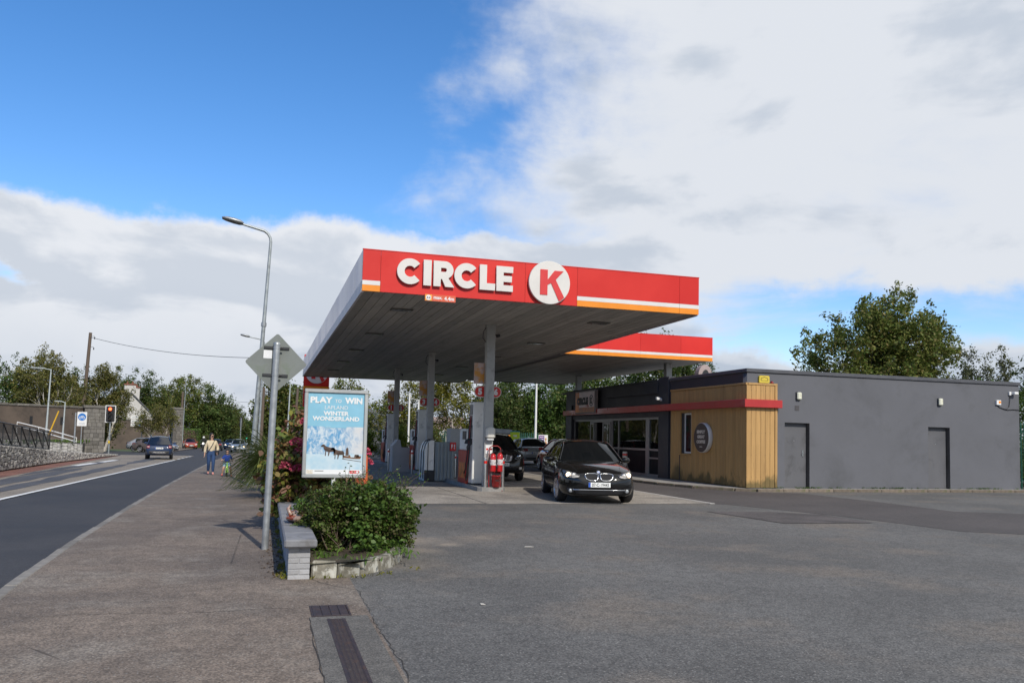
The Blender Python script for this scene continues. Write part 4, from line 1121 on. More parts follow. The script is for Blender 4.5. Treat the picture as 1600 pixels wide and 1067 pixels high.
# ---- black saloon driving out from the pumps
bp = carpaint('black_car_paint', (.004, .004, .0042))
saloon = dict(paint=bp, L=4.84, wmax=.92, axles=(1.445, -1.445), track=.80, rw=.325, ww=.225, rimf=.72, spokes=10, steer=6,
    top=[(-2.565, .62), (-2.54, .86), (-2.45, .97), (-2.2, 1.02), (-1.7, 1.055), (-1.2, 1.0), (-.6, .965), (.3, .955), (.85, .975), (1.05, .985), (1.45, .935), (1.85, .855), (2.08, .775), (2.19, .70), (2.25, .62), (2.285, .52)],
    bot=[(-2.565, .52), (-2.53, .36), (-2.4, .26), (-2.0, .22), (0, .19), (2.0, .19), (2.2, .20), (2.26, .26), (2.285, .40)],
    wid=[(-2.565, .55), (-2.53, .70), (-2.45, .78), (-2.2, .86), (-1.6, .905), (0, .92), (1.4, .915), (1.8, .895), (2.02, .845), (2.14, .77), (2.22, .66), (2.265, .50), (2.285, .36)],
    drop=[(-2.6, .05), (-1.9, .07), (0, .05), (1.2, .10), (1.9, .12), (2.2, .06), (2.3, .02)],
    glass=dict(xa0=1.02, xa1=.22, xc1=-1.05, xc0=-1.82, zr=1.468, wb=.80, wr=.575, za=.985, zc=1.05, zb=.955, seatx=-.30, seat=M['seat_cream'], mirror=(.62, 1.0),
        windows=[(.80, -.33, 'g'), (-.33, -.42, 'b'), (-.42, -1.22, 'g'), (-1.22, -1.26, 'b'), (-1.26, -1.50, 'g'), (-1.50, -1.80, 'p')], belt=M['chrome']))
hd = Vector((-.215, -.977)).normalized()
mid = Vector((7.72, 18.68))
cpos = mid-hd*1.445
car = Car('black_saloon', 'shiny black saloon car with lit headlights driving out from under the canopy', 'car', (cpos.x, cpos.y, .008), hd, saloon)
s = car
# twin grille
kid = [(.02, .70), (.10, .715), (.24, .715), (.325, .695), (.335, .65), (.30, .59), (.23, .555), (.10, .55), (.04, .575)]
for poly in (kid, mir(kid)):
    gr = s.conform('grille', poly, 'front', M['rubber'], off=.008)
    s.rim_tube('grille_frame', poly, 'front', M['chrome'], .0115, .012, gr)
    ys = sorted(p[0] for p in poly)
    b = MB()
    for y in np.linspace(ys[0]+.03, ys[-1]-.03, 9):
        a, c = s.hit('front', y, .57, .013), s.hit('front', y, .70, .013)
        if a is not None and c is not None: b.tube([a, s.hit('front', y, .635, .013), c], .004, 4)
    b.build('grille_bars', M['rubber'], gr)
# headlights
hl = [(.46, .665), (.56, .725), (.70, .765), (.83, .80), (.865, .76), (.84, .66), (.76, .625), (.60, .605), (.48, .625)]
for sg, poly in ((1, hl), (-1, mir(hl))):
    base = s.conform('headlight', poly, 'front', M['reflector'], off=.004)
    for y, z, on in ((.60, .662, 0), (.715, .675, 1)):
        h = s.hit('front', sg*y, z, .010)
        F = Matrix.Translation(h) @ Matrix.Rotation(R(90), 4, 'Y')
        MB().lathe([(.068, -.02), (.066, .008), (.056, .010), (.050, .0)], 20, F).build('lamp_ring', M['chrome'], base)
        MB().lathe([(.050, .001), (.03, .012), (0, .016)], 16, F).build('bulb', head_on if on else M['reflector'], base)
    s.conform('lens', poly, 'front', M['lens'], off=.030, parent=base, depth=.02)
    br = [(sg*.47, .668), (sg*.57, .728), (sg*.71, .768), (sg*.83, .802), (sg*.825, .788), (sg*.70, .752), (sg*.57, .712), (sg*.475, .655)]
    s.conform('brow', br if sg > 0 else list(reversed(br)), 'front', M['black_plastic'], off=.016, parent=base)
# bumper
low = [(-.60, .335), (.60, .335), (.55, .235), (.0, .225), (-.55, .235)]
s.conform('lower_intake', low, 'front', M['black_plastic'], off=.004, n=8)
b = MB(); b.tube([p for p in (s.hit('front', y, .335, .012) for y in np.linspace(-.62, .62, 21)) if p is not None], .011, 6); b.build('chrome_strip', M['chrome'], s.root)
fog = [(.60, .36), (.74, .37), (.74, .27), (.66, .25), (.60, .28)]
for poly in (fog, mir(fog)):
    f = s.conform('fog_light', poly, 'front', M['black_plastic'], off=.004)
    cy_ = sum(p[0] for p in poly)/5
    h = s.hit('front', cy_, .31, .008)
    MB().lathe([(.045, -.01), (.045, .006), (.03, .012), (0, .014)], 16, Matrix.Translation(h) @ Matrix.Rotation(R(90), 4, 'Y')).build('fog_lamp', M['galv'], f)
s.plate('front', .455, '07-C-19445')
h = s.hit('front', 0, .742, .004)
hb = put('badge', curve_mesh('badge', [arc(0, 0, .042, 0, 345, 23)], .008, M['chrome']), s.root); hb.matrix_local = Matrix.Translation(h) @ Matrix.Rotation(R(90), 4, 'Z') @ Matrix.Rotation(R(52), 4, 'X')
for q in range(4):
    a0 = q*90
    o = put('badge_quarter', curve_mesh('badge_quarter', [[(0, 0)]+arc(0, 0, .031, a0+2, a0+88, 6)], .002, M['plate_blue'] if q % 2 else M['print_white']), hb); o.location = (0, 0, .008)
# bonnet shut line, door seams, handles, screen details
b = MB()
for sg in (1, -1):
    d = [s.hit('top', x, sg*y, .001) for x, y in zip(np.linspace(1.05, 2.12, 14), np.linspace(.74, .50, 14))]; b.tube([p for p in d if p], .004, 4, caps=False)
d = [s.hit('front', y, .745-.10*abs(y), .001) for y in np.linspace(-.5, .5, 15)]; b.tube([p for p in d if p], .004, 4, caps=False)
b.build('bonnet_seam', M['print_black'], s.root)['kind'] = 'stuff'
s.seams([[(.85, .93), (.90, .55), (.82, .30)], [(-.36, .93), (-.38, .30)], [(-1.22, .96), (-1.1, .70), (-1.25, .45)]])
s.handles((-.15, -.98), .80)
b = MB(); b.tube([(x, -.925, .34) for x in np.linspace(-1.0, 1.0, 8)], .012, 6); b.tube([(x, .925, .34) for x in np.linspace(-1.0, 1.0, 8)], .012, 6)
MB().box(.62, .70, .25, .60, 1.025, 1.03).build('parking_disc', M['print_white'], s.root)
vis = MB().bbox(.12, .16, -.55, -.20, 1.27, 1.385, .01).build('sun_visor', M['seat_cream'], s.root)
MB().box(.06, .075, -.62, -.50, 1.335, 1.36).build('screen_sticker', M['print_white'], s.root)
tl_ = [(.55, .93), (.78, .90), (.80, .80), (.70, .78), (.55, .80)]
s.both('tail_light', tl_, 'rear', M['tail_red']); s.plate('rear', .62, '07-C-19445')

# ---- black crossover waiting behind
suvp = lambda paint, **k: dict(paint=paint, L=4.31, wmax=.89, axles=(1.315, -1.315), track=.775, rw=.345, ww=.215, spokes=5,
    top=[(-2.13, .75), (-2.10, .95), (-2.0, 1.02), (-1.6, 1.08), (-1, 1.06), (0, 1.03), (.7, 1.06), (.95, 1.09), (1.4, 1.05), (1.8, .97), (2.03, .87), (2.12, .74), (2.17, .60)],
    bot=[(-2.13, .55), (-2.08, .40), (-1.9, .32), (0, .25), (1.8, .27), (2.05, .32), (2.13, .40), (2.17, .48)],
    wid=[(-2.13, .62), (-2.08, .74), (-1.95, .83), (-1.4, .885), (0, .89), (1.3, .885), (1.75, .86), (1.98, .79), (2.10, .66), (2.17, .45)],
    drop=[(-2.2, .05), (0, .05), (1.2, .10), (2.2, .05)],
    glass=dict(xa0=1.0, xa1=.22, xc1=-1.50, xc0=-2.02, zr=1.60, wb=.80, wr=.60, za=1.085, zc=1.05, zb=1.03, seatx=-.25, mirror=(.66, 1.10), rearmat=M['privacy'],
        windows=[(.80, -.30, 'g'), (-.30, -.38, 'b'), (-.38, -1.12, 'g'), (-1.12, -1.20, 'b'), (-1.20, -1.62, 'g'), (-1.62, -2.0, 'p')])) | k
hd2 = Vector((-.10, -.995)).normalized(); mid2 = Vector((7.80, 27.6)); c2_ = mid2-hd2*1.315
s = Car('black_crossover', 'black crossover car with chrome grille waiting behind the red extinguisher trolley', 'car', (c2_.x, c2_.y, .008), hd2, suvp(carpaint('black_suv_paint', (.008, .008, .009))))
gp = [(-.40, .90), (.40, .90), (.34, .70), (.0, .66), (-.34, .70)]
gr = s.conform('grille', gp, 'front', M['satin'], off=.006, n=8)
for z in (.73, .77, .81, .85): MB().tube([p for p in (s.hit('front', y, z, .012) for y in np.linspace(-.33, .33, 12)) if p], .006, 4).build('grille_bar', M['dark_steel'], gr)
b = MB(); b.tube([s.hit('front', y, z, .016) for y, z in ((-.20, .91), (-.13, .72), (.13, .72), (.20, .91))], .022, 8); b.build('grille_frame', M['chrome'], gr)
h = s.hit('front', 0, .81, .02); FR = Matrix.Translation(h) @ Matrix.Rotation(R(90), 4, 'Z') @ Matrix.Rotation(R(90), 4, 'X')
o = put('badge', curve_mesh('badge', [arc(0, 0, .085, 0, 350, 35), list(reversed(arc(0, 0, .062, 0, 350, 35)))], .012, M['chrome']), s.root); o.matrix_local = FR
o2 = put('badge_bar', curve_mesh('badge_bar', [rect(-.10, .10, -.018, .018)], .016, M['chrome']), o)
hq = [(.46, .90), (.62, .96), (.80, .99), (.83, .90), (.74, .78), (.55, .74), (.46, .78)]
for sg, poly in ((1, hq), (-1, mir(hq))):
    bs = s.conform('headlight', poly, 'front', M['reflector'], off=.0)
    h = s.hit('front', sg*.63, .86, .008); MB().lathe([(.07, -.01), (.065, .01), (0, .014)], 16, Matrix.Translation(h) @ Matrix.Rotation(R(90), 4, 'Y')).build('bulb', M['chrome'], bs)
    s.conform('lens', poly, 'front', M['lens'], off=.018, parent=bs)
s.conform('lower_intake', [(-.55, .52), (.55, .52), (.5, .40), (-.5, .40)], 'front', M['black_plastic'], off=.004, n=8)
s.both('fog_light', [(.62, .50), (.72, .50), (.72, .42), (.62, .42)], 'front', M['reflector'], off=.006)
s.plate('front', .59, '08-C-23314')
s.seams([[(.80, 1.0), (.82, .55), (.75, .36)], [(-.34, 1.0), (-.36, .36)]]); s.handles((-.15, -.95), .90)

# ---- hatchbacks and saloons further off
def smallcar(paint, H=1.46, boot=True, **k):
    d = dict(paint=paint, L=4.4, wmax=.88, axles=(1.30, -1.30), track=.76, rw=.31, ww=.2, spokes=7,
        top=[(-2.22, .70), (-2.19, .90), (-2.05, 1.0), (-1.6, 1.03), (-1, .99), (0, .95), (.8, .97), (1.0, .985), (1.45, .93), (1.82, .84), (2.02, .74), (2.11, .62), (2.15, .50)],
        bot=[(-2.22, .50), (-2.17, .34), (-2.0, .25), (0, .20), (1.8, .21), (2.05, .25), (2.11, .32), (2.15, .40)],
        wid=[(-2.22, .60), (-2.17, .72), (-2.05, .80), (-1.5, .87), (0, .88), (1.3, .875), (1.75, .84), (1.98, .76), (2.09, .62), (2.15, .42)],
        drop=[(-2.2, .05), (0, .05), (1.2, .10), (2.2, .04)],
        glass=dict(xa0=1.02, xa1=.20, xc1=-1.05 if boot else -1.45, xc0=-1.70 if boot else -2.05, zr=H, wb=.78, wr=.57, za=.985, zc=1.02, zb=.95, seatx=-.3, mirror=(.66, 1.0),
            windows=[(.80, -.32, 'g'), (-.32, -.40, 'b'), (-.40, -1.15, 'g'), (-1.15, -1.68 if boot else -2.0, 'p')]))
    d.update(k); return d
def dress(s, pl, lit=False, rear_lit=False):
    hl = [(.44, .68), (.60, .73), (.78, .76), (.80, .69), (.70, .60), (.46, .59)]
    for sg, poly in ((1, hl), (-1, mir(hl))):
        b_ = s.conform('headlight', poly, 'front', M['reflector'], off=.004)
        if lit:
            h = s.hit('front', sg*.62, .66, .01); MB().lathe([(.05, 0), (.04, .012), (0, .016)], 12, Matrix.Translation(h) @ Matrix.Rotation(R(90), 4, 'Y')).build('bulb', head_on, b_)
    s.conform('grille', [(-.36, .66), (.36, .66), (.30, .57), (-.30, .57)], 'front', M['black_plastic'], off=.005)
    s.conform('lower_intake', [(-.5, .42), (.5, .42), (.45, .31), (-.45, .31)], 'front', M['black_plastic'], off=.005)
    s.both('tail_light', [(.46, .90), (.80, .93), (.84, .80), (.70, .74), (.46, .78)], 'rear', M['tail_red'])
    s.plate('rear', .68, pl); s.plate('front', .50, pl)
    s.conform('rear_valance', [(-.6, .44), (.6, .44), (.5, .34), (-.5, .34)], 'rear', M['trim_grey'], off=.005)
    s.seams([[(.80, .93), (.82, .50), (.75, .30)], [(-.36, .93), (-.38, .30)]]); s.handles((-.15, -.95), .80)
UP = Vector((0, 1))
s = Car('red_car', 'bright red car seen from behind, half hidden by the black saloon', 'car', (13.1, 35.1, .008), Vector((.05, 1)).normalized(), smallcar(carpaint('red_car_paint', (.34, .008, .012))))
dress(s, '131-C-5521')
s = Car('silver_saloon', 'silver saloon car parked near the green fence beyond the red car', 'car', (14.2, 44.0, .008), Vector((.10, 1)).normalized(), smallcar(carpaint('silver_car_paint', (.46, .47, .48), .3), 1.44))
dress(s, '06-C-8810')
def rd(x, y, dz=-.055): return (x, y, gz(-5, y)+dz)
# blue four by four on the road
s = Car('blue_suv', 'dark blue off-road car with roof rails seen from behind on the road', 'car', rd(-7.15, 63.6), Vector((-.09, 1)).normalized(),
    suvp(carpaint('blue_suv_paint', (.018, .035, .085)), rw=.36))
s.P['glass']
dt = [(.58, 1.06), (.80, 1.08), (.86, .92), (.80, .80), (.62, .80)]
s.both('tail_light', dt, 'rear', M['tail_red']); s.both('reverse_light', [(.62, .93), (.76, .94), (.76, .86), (.62, .86)], 'rear', M['tail_clear'], off=.010)
s.plate('rear', .80, '151-C-707'); s.conform('bumper', [(-.80, .62), (.80, .62), (.76, .42), (-.76, .42)], 'rear', M['trim_grey'], off=.02, n=8)
s.conform('skid_plate', [(-.50, .52), (.50, .52), (.45, .44), (-.45, .44)], 'rear', M['satin'], off=.03, n=8)
for sg in (1, -1):
    b = MB(); b.tube([(.2, sg*.58, 1.60), (.1, sg*.58, 1.66), (-1.2, sg*.58, 1.65), (-1.35, sg*.58, 1.58)], .02, 6); b.build('roof_bar', M['satin'], s.root)
s.conform('window_paper', [(-.22, 1.0), (.18, 1.0), (.16, 1.01), (-.2, 1.01)], 'rear', M['print_white'], off=.004) if False else None
# traffic at and beyond the junction
s = Car('silver_estate', 'silver car waiting in the side road left of the blue off-road car', 'car', rd(-12.1, 97.6), Vector((1, -.35)).normalized(), smallcar(carpaint('estate_paint', (.36, .38, .41), .3))); dress(s, '09-C-117', False)
s = Car('brown_car', 'dull brown grey car crossing behind the blue off-road car', 'car', rd(-10.7, 91.9), Vector((1, -.3)).normalized(), smallcar(carpaint('brown_car_paint', (.11, .095, .095), .2))); dress(s, '04-C-992')
s = Car('orange_car', 'orange red car parked beside the hedge beyond the tall lamp post', 'car', rd(-10.4, 128), Vector((.2, -1)).normalized(), smallcar(carpaint('orange_car_paint', (.34, .06, .03)))); dress(s, '10-C-45')
s = Car('oncoming_car', 'pale silver blue car coming towards the camera in the near lane', 'car', rd(-2.95, 103), Vector((.02, -1)).normalized(), smallcar(carpaint('pale_car_paint', (.40, .46, .54), .3), 1.5, False)); dress(s, '05-C-66', True)
s = Car('dark_car', 'dark grey car with red tail lights driving away in the distance', 'car', rd(-6.0, 112), Vector((-.02, 1)).normalized(), smallcar(carpaint('dark_car_paint', (.02, .022, .026)))); dress(s, '12-C-81')
s = Car('small_blue_car', 'small dark blue car furthest along the road', 'car', rd(-4.9, 131), Vector((0, -1)), smallcar(carpaint('navy_car_paint', (.02, .04, .10)))); dress(s, '08-C-3', True)
# ------------------------------------------------------------------ pump islands
M["pump_white"] = mat("pump_panel", (.80, .78, .73), .4, .1, var=.06, vs=1.2, dirt=(.40, .40, .38), ds=2)
M['pump_grey'] = mat('pump_grey', (.40, .40, .39), .45, var=.06)
M['pump_red'] = mat('pump_red', (.42, .04, .02), .4, var=.08)
M['steel'] = mat('brushed_steel', (.50, .50, .49), .3, .85, var=.1, vs=8, stretch=(1, 1, .1))
M['blue_grey'] = mat('locker_paint', (.25, .285, .30), .45, var=.08, vs=1.5)
M['hose'] = mat('hose_rubber', (.014, .014, .015), .5)
M['hose_red'] = mat('hose_red', (.25, .012, .012), .5)
isl = mat('island_kerb', (.26, .255, .245), .85, var=.15, vs=4, bmp=.2, dirt=(.14, .135, .13), ds=3)
for y0, y1 in ((22.05, 27.9), (30.3, 36.6), (38.8, 44.8)):
    pts = [(5.72, y0+.2), (5.82, y0+.05), (6.0, y0), (6.25, y0), (6.43, y0+.05), (6.53, y0+.2), (6.53, y1-.2), (6.43, y1-.05), (6.25, y1), (6.0, y1), (5.82, y1-.05), (5.72, y1-.2)]
    b = MB(); b.prism(pts, .125); o = struct('pump_island', b, isl)
def pump(label, y):
    """near end at y, hose tower first, cabinet behind it"""
    p = thing('fuel_pump', label, 'fuel pump', (5.97, y, .125), 0, 'fuel pumps on the islands')
    tw = MB().bbox(-.21, .21, 0, .46, .04, 2.40, .02).build('hose_tower', M['pump_white'], p)
    MB().box(-.215, .215, -.012, .48, 0, .04).build('plinth', M['dark_steel'], p)
    for sg in (-1, 1):
        sl_ = MB()
        for k in range(3):
            sl_.box(sg*.213-.004, sg*.213+.004, .07+k*.13, .13+k*.13, 2.02, 2.32); sl_.box(sg*.213-.004, sg*.213+.004, .07+k*.13, .13+k*.13, 1.36, 1.72)
        sl_.build('hose_slot', M['print_black'], tw)['kind'] = 'stuff'
    # cabinet with display and lower red panel
    cab = MB().bbox(-.27, .27, .48, 1.55, .0, .98, .02).build('cabinet', M['pump_red'], p)
    MB().bbox(-.25, .25, .48, 1.5, .982, 1.62, .02).build('display_head', M['pump_white'], p)
    for sg in (-1, 1):
        MB().box(sg*.253-.004, sg*.253+.004, .62, 1.1, 1.30, 1.55).build('display', M['print_black'], p)
        MB().box(sg*.253-.004, sg*.253+.004, 1.15, 1.42, 1.28, 1.5).build('price_card', M['print_white'], p)
        MB().box(sg*.273-.003, sg*.273+.003, .6, 1.4, .16, .62).build('poster', mat('pump_poster', (.55, .16, .03), .4, var=.5, vs=6), p)
    for sg in (-1, 1):
        for k in range(3):
            yk = .10+k*.13
            nz = MB(); nz.bbox(sg*.225-.035, sg*.225+.035, yk-.035, yk+.045, 1.16, 1.34, .015)
            nz.tube([(sg*.25, yk, 1.32), (sg*.33, yk-.02, 1.28), (sg*.36, yk-.03, 1.18)], .02, 8)
            nz.tube([(sg*.24, yk, 1.18), (sg*.29, yk, 1.08), (sg*.27, yk, 1.0)], .022, 8)
            nz.build('nozzle', M['black_plastic'], p)
            bt = .10+.1*k
            hz = MB(); hz.tube([(sg*.27, yk, 1.0), (sg*.30, yk+.0, .7), (sg*.33, yk+.03, .4), (sg*.33, yk+.12, bt+.05), (sg*.30, yk+.22, bt), (sg*.25, yk+.28, bt+.1), (sg*.235, yk+.28, .6)], .017, 7)
            hz.tube([(sg*.215, yk+.02, 2.0), (sg*.245, yk+.03, 1.5), (sg*.26, yk+.02, 1.0), (sg*.29, yk+.04, .5), (sg*.28, yk+.15, .22+bt*.3)], .015, 7)
            hz.build('hose', M['hose_red'] if k == 1 else M['hose'], p)
    MB().box(-.256, .256, .484, .60, 1.46, 1.50).build('card_reader', M['print_black'], p) if False else None
    return p
pump('white fuel pump with black hoses standing behind the nearest column', 23.05)
pump('white fuel pump behind the middle column', 32.0)
pump('white fuel pump behind the furthest column', 40.5)
def number_sign(a, c, y, label):
    o = thing('pump_number_sign', label, 'pump sign', (6.05, y, 0), 0, 'pump number signs on the columns')
    z, w, h = 2.80, .40, .165
    out = arc(-w+h, 0, h, 90, 270, 12)+arc(w-h, 0, h, -90, 90, 12)
    inn = [(x*.955, yy*.86) for x, yy in out]
    pl = put('plate', curve_mesh('plate', [out], .03, M['cream']), o); pl.matrix_local = Matrix.Translation((0, .02, z)) @ FACE_S
    q = put('plate_face', curve_mesh('plate_face', [inn], .004, M['red']), o); q.matrix_local = Matrix.Translation((0, -.0105, z)) @ FACE_S
    sign_text('number', a, M['print_white'], o, (-.235, -.015, z), height=.19, width=(.05 if a == '1' else .115), bold=.005)
    sign_text('number', c, M['print_white'], o, (.235, -.015, z), height=.19, width=.115, bold=.006)
    fl = MB().bbox(-.42, -.02, .0, .03, 3.02, 3.62, .006).build('flag_panel', mat('flag_panel', (.45, .33, .30), .5, var=.1), o)
    MB().box(-.41, -.03, -.004, -.0005, 3.03, 3.61).build('poster', mat('flag_poster', (.48, .36, .33), .5, var=.35, vs=3, dirt=(.58, .26, .04), ds=2.2, dlo=.5, dhi=.56), fl)
    MB().box(-.03, .03, -.0, .03, 2.6, 3.7).build('bracket', M['dark_steel'], o)
for y, a, c, l in ((22.58, '5', '6', 'red oval pump number sign reading 5 and 6 with poster flag above'), (31.23, '3', '4', 'red oval pump number sign reading 3 and 4 on the middle column'), (39.73, '1', '2', 'red oval pump number sign reading 1 and 2 on the furthest column')):
    number_sign(a, c, y, l)
# bollards
labs = ['steel bollard with red ring left of the red extinguisher trolley', 'steel bollard with red ring right of the red extinguisher trolley', 'steel bollard between the nearest pump and the ribbed locker', 'steel bollard in front of the middle column left of the ribbed locker', 'steel bollard right of the grey sloped bin', 'steel bollard left of the grey sloped bin']
for l, (x, y) in zip(labs, ((5.93, 22.2), (6.46, 22.28), (6.20, 27.2), (5.62, 30.15), (5.55, 31.9), (5.02, 34.6))):
    bollard(l, x, y, .008, .92 if y > 23 else .93, .045, M['steel'], M['red'], 'steel bollards guarding the pumps')
# extinguisher trolley with bucket
tr = thing('extinguisher_trolley', 'red wheeled extinguisher trolley in front of the nearest column', 'trolley', (6.20, 22.17, .008))
b = MB()
for sx in (-.17, .17): b.tube([(sx, 0, .05), (sx, .02, .55), (sx, .04, 1.05)], .014, 8)
b.tube([(-.17, .04, 1.04), (-.16, .05, 1.2), (-.08, .06, 1.26), (.08, .06, 1.26), (.16, .05, 1.2), (.17, .04, 1.04)], .016, 8)
for z in (.12, .52, .95): b.tube([(-.17, .02, z), (.17, .02, z)], .011, 6)
b.tube([(-.17, 0, .06), (-.2, -.1, .02)], .012, 6); b.tube([(.17, 0, .06), (.2, -.1, .02)], .012, 6)
b.build('frame', M['hose_red'], tr)
for sx in (-.19, .19): MB().cyl((sx-.02, .06, .07), (sx+.02, .06, .07), .07, seg=16).build('wheel', M['rubber'], tr)
M['ext_red'] = mat('extinguisher_red', (.48, .016, .02), .28, var=.05, coat=.5)
def extinguisher(x, y, z, r, h, l):
    e = thing('fire_extinguisher', l, 'extinguisher', (x, y, z), 0, 'extinguishers on the red trolley')
    MB().lathe([(0, 0), (r*.9, 0), (r, .02), (r, h-.09), (r*.8, h-.04), (r*.35, h), (.0, h)], 18).build('cylinder', M['ext_red'], e)
    MB().lathe([(r+.002, h*.36), (r+.002, h*.66)], 18).build('label_band', mat('ext_label', (.60, .56, .55), .5, var=.5, vs=18, dirt=(.05, .02, .12), ds=14), e)
    v = MB(); v.cyl((0, 0, h), (0, 0, h+.05), .018); v.bbox(-.02, .09, -.012, .012, h+.045, h+.065, .004); v.bbox(-.02, .085, -.012, .012, h+.075, h+.09, .004); v.build('valve', M['black_plastic'], e)
    MB().tube([(-.02, 0, h+.02), (-r-.02, -.03, h-.05), (-r-.03, -.04, h*.5), (-r*.8, -.06, h*.2)], .012, 7).build('hose', M['hose'], e)
extinguisher(6.11, 22.08, .56, .085, .5, 'red fire extinguisher on the left of the trolley')
extinguisher(6.31, 22.08, .56, .085, .52, 'red fire extinguisher with white marks on the right of the trolley')
bk = thing('fire_bucket', 'red plastic fire bucket hanging low on the trolley', 'bucket', (6.21, 22.07, .14))
MB().lathe([(0, 0), (.105, 0), (.135, .30), (.142, .30), (.142, .315), (.13, .315), (.128, .29), (.10, .01), (0, .01)], 20).build('pail', M['ext_red'], bk)
sign_text('lettering', 'FIRE', M['print_black'], bk, (0, -.1245, .18), width=.11, height=.045, bold=.002)
# white towel dispenser and stickers on the column
td = thing('towel_dispenser', 'white plastic towel dispenser fixed to the nearest column', 'dispenser', (6.06, 22.34, 1.62))
MB().bbox(-.13, .13, -.20, -.001, -.15, .17, .05).build('case', mat('dispenser_white', (.62, .60, .54), .35, var=.04), td)
MB().bbox(-.10, .10, -.15, -.03, -.20, -.151, .02).build('outlet', M['print_white'], td)
st_ = thing('column_notice', 'small white notice with red marks on the nearest column above the trolley', 'notice', (6.06, 22.345, 1.17))
MB().box(-.10, .10, -.006, -.001, -.12, .12).build('card', M['print_white'], st_)
MB().box(-.085, -.02, -.009, -.0065, -.02, .03).box(.03, .085, -.009, -.0065, -.02, .03).build('red_mark', M['red'], st_)['kind'] = 'stuff'
# ribbed locker
lk = thing('ribbed_locker', 'blue grey ribbed metal locker with rounded pale end beside the pumps', 'locker', (5.02, 26.45, .008))
MB().bbox(.34, 1.0, .03, .97, .02, 1.30, .02).build('body', M['blue_grey'], lk)
for k in range(5): MB().bbox(.40+k*.12, .46+k*.12, -.005, .029, .06, 1.27, .012).build('rib', M['blue_grey'], lk)
pr = [(.0, 0), (.30, 0), (.30, 1.32), (.22, 1.33), (.12, 1.28), (.05, 1.16), (.0, .95)]
MB().prism(pr, .96, Matrix.Translation((.0, .97, .03)) @ FACE_S).build('rounded_end', M['pump_white'], lk)
b = MB()
for yy in (.2, .6): b.tube([(.32, yy, 1.37), (.22, yy, 1.375), (.11, yy, 1.32), (.035, yy, 1.19), (-.012, yy, .98), (-.012, yy, .1)], .016, 6)
b.tube([(.10, .0, 1.29), (.10, -.006, .1)], .012, 6); b.build('strap', M['hose'], lk)['kind'] = 'stuff'
MB().box(-.012, .31, -.004, .0, .02, .38).build('kick_plate', M['dark_steel'], lk)
b = MB().bbox(.82, 1.02, -.035, -.006, 1.02, 1.30, .004).build('fire_notice', M['red'], lk)
MB().box(.835, 1.005, -.0385, -.0355, 1.035, 1.285).build('notice_border', M['letter_red'], b)
sign_text('pictogram', 'F', M['print_white'], b, (.88, -.04, 1.16), height=.15, bold=.006); sign_text('pictogram', '!', M['print_white'], b, (.965, -.04, 1.16), height=.15, bold=.01)
# sloped grey bin
bn = thing('sloped_bin', 'dark grey cabinet bin with a sloped top left of the middle pump', 'bin', (5.0, 33.4, .008))
pr = [(0, 0), (.34, 0), (.34, 1.16), (.26, 1.16), (0, .96)]
MB().prism([(0, 0), (.95, 0), (.95, .98), (.36, .98), (.30, 1.30), (.22, 1.30), (0, 1.05)], .75, Matrix.Translation((0, .75, 0)) @ FACE_S).build('cabinet', M['pump_grey'], bn)
MB().box(.36, .95, .0, .75, .982, 1.0).build('lid', M['dark_steel'], bn)
# low lockers behind the pumps, red notice, gas cage
gl = thing('grey_store_box', 'tall pale grey store box standing between the nearest pump and the ribbed locker', 'store box', (6.4, 29.0, .008))
MB().bbox(0, 1.1, 0, .6, .0, 1.78, .02).build('body', M['pump_grey'], gl)
MB().box(.52, .88, -.004, -.0005, 1.02, 1.36).build('notice', M['print_white'], gl)
MB().prism([(0, 0), (.30, 0), (.30, .30)], .003, Matrix.Translation((.56, -.0045, 1.04)) @ FACE_S).build('notice_print', M['red'], gl)
gcg = thing('pale_van', 'light blue grey car roof showing above the ribbed locker', 'car', (0, 0, 0)) if False else None

# ------------------------------------------------------------------ beyond the pumps: fence, light, posters, car wash
M['fence_green'] = mat('fence_green', (.018, .085, .06), .5, .2, var=.15, rand=.1)
def palisade(name, label, x0, y0, x1, y1, z, h, step, group=None):
    L = math.hypot(x1-x0, y1-y0); a = math.atan2(y1-y0, x1-x0)
    f = thing(name, label, 'fence', (x0, y0, z), a, group)
    n = int(L/step)
    pm = MB(); pm.prism([(-.034, 0), (.034, 0), (.034, h-.1), (.012, h), (-.012, h), (-.034, h-.1)], .012, FACE_S); pm.box(-.008, .008, -.03, -.012, .05, h-.1); pm = pm.mesh('pale', M['fence_green'])
    for i in range(n): put('pale', pm, f, ((i+.5)*step, random.uniform(-.004, .004), 0))
    for zz in (.35, h-.35): MB().box(0, L, .013, .05, zz-.025, zz+.025).build('rail', M['fence_green'], f)
    k = max(1, int(L/2.75))
    pme = MB().box(-.05, .05, .05, .12, -.3, h-.05).mesh('post', M['fence_green'])
    for i in range(k+1): put('post', pme, f, (i*L/k, 0, 0))
    return f
palisade('palisade_fence', 'green steel palisade fence beyond the cars at the back of the forecourt', 9.0, 58.5, 19.6, 58.5, 0, 1.85, .150)
palisade('palisade_fence', 'dark green palisade fence at the far right end of the grey wall', 25.86, 23.6, 33, 23.6, 0, 2.5, .155)
lp = thing('forecourt_light', 'slim white lamp post with a small double head behind the forecourt', 'lamp post', (17.46, 52.5, 0))
MB().cyl((0, 0, 0), (0, 0, 5.6), .09, .06, 12).build('pole', M['white_paint'], lp)
b = MB(); b.tube([(0, 0, 5.55), (-.1, 0, 5.68), (-.25, 0, 5.75)], .03, 6); b.build('arm', M['white_paint'], lp)
MB().bbox(-.62, -.2, -.16, .16, 5.68, 5.84, .03).build('lamp_head', M['pump_grey'], lp)
MB().bbox(-.05, .35, -.16, .16, 5.60, 5.72, .03).build('lamp_head', M['pump_grey'], lp)
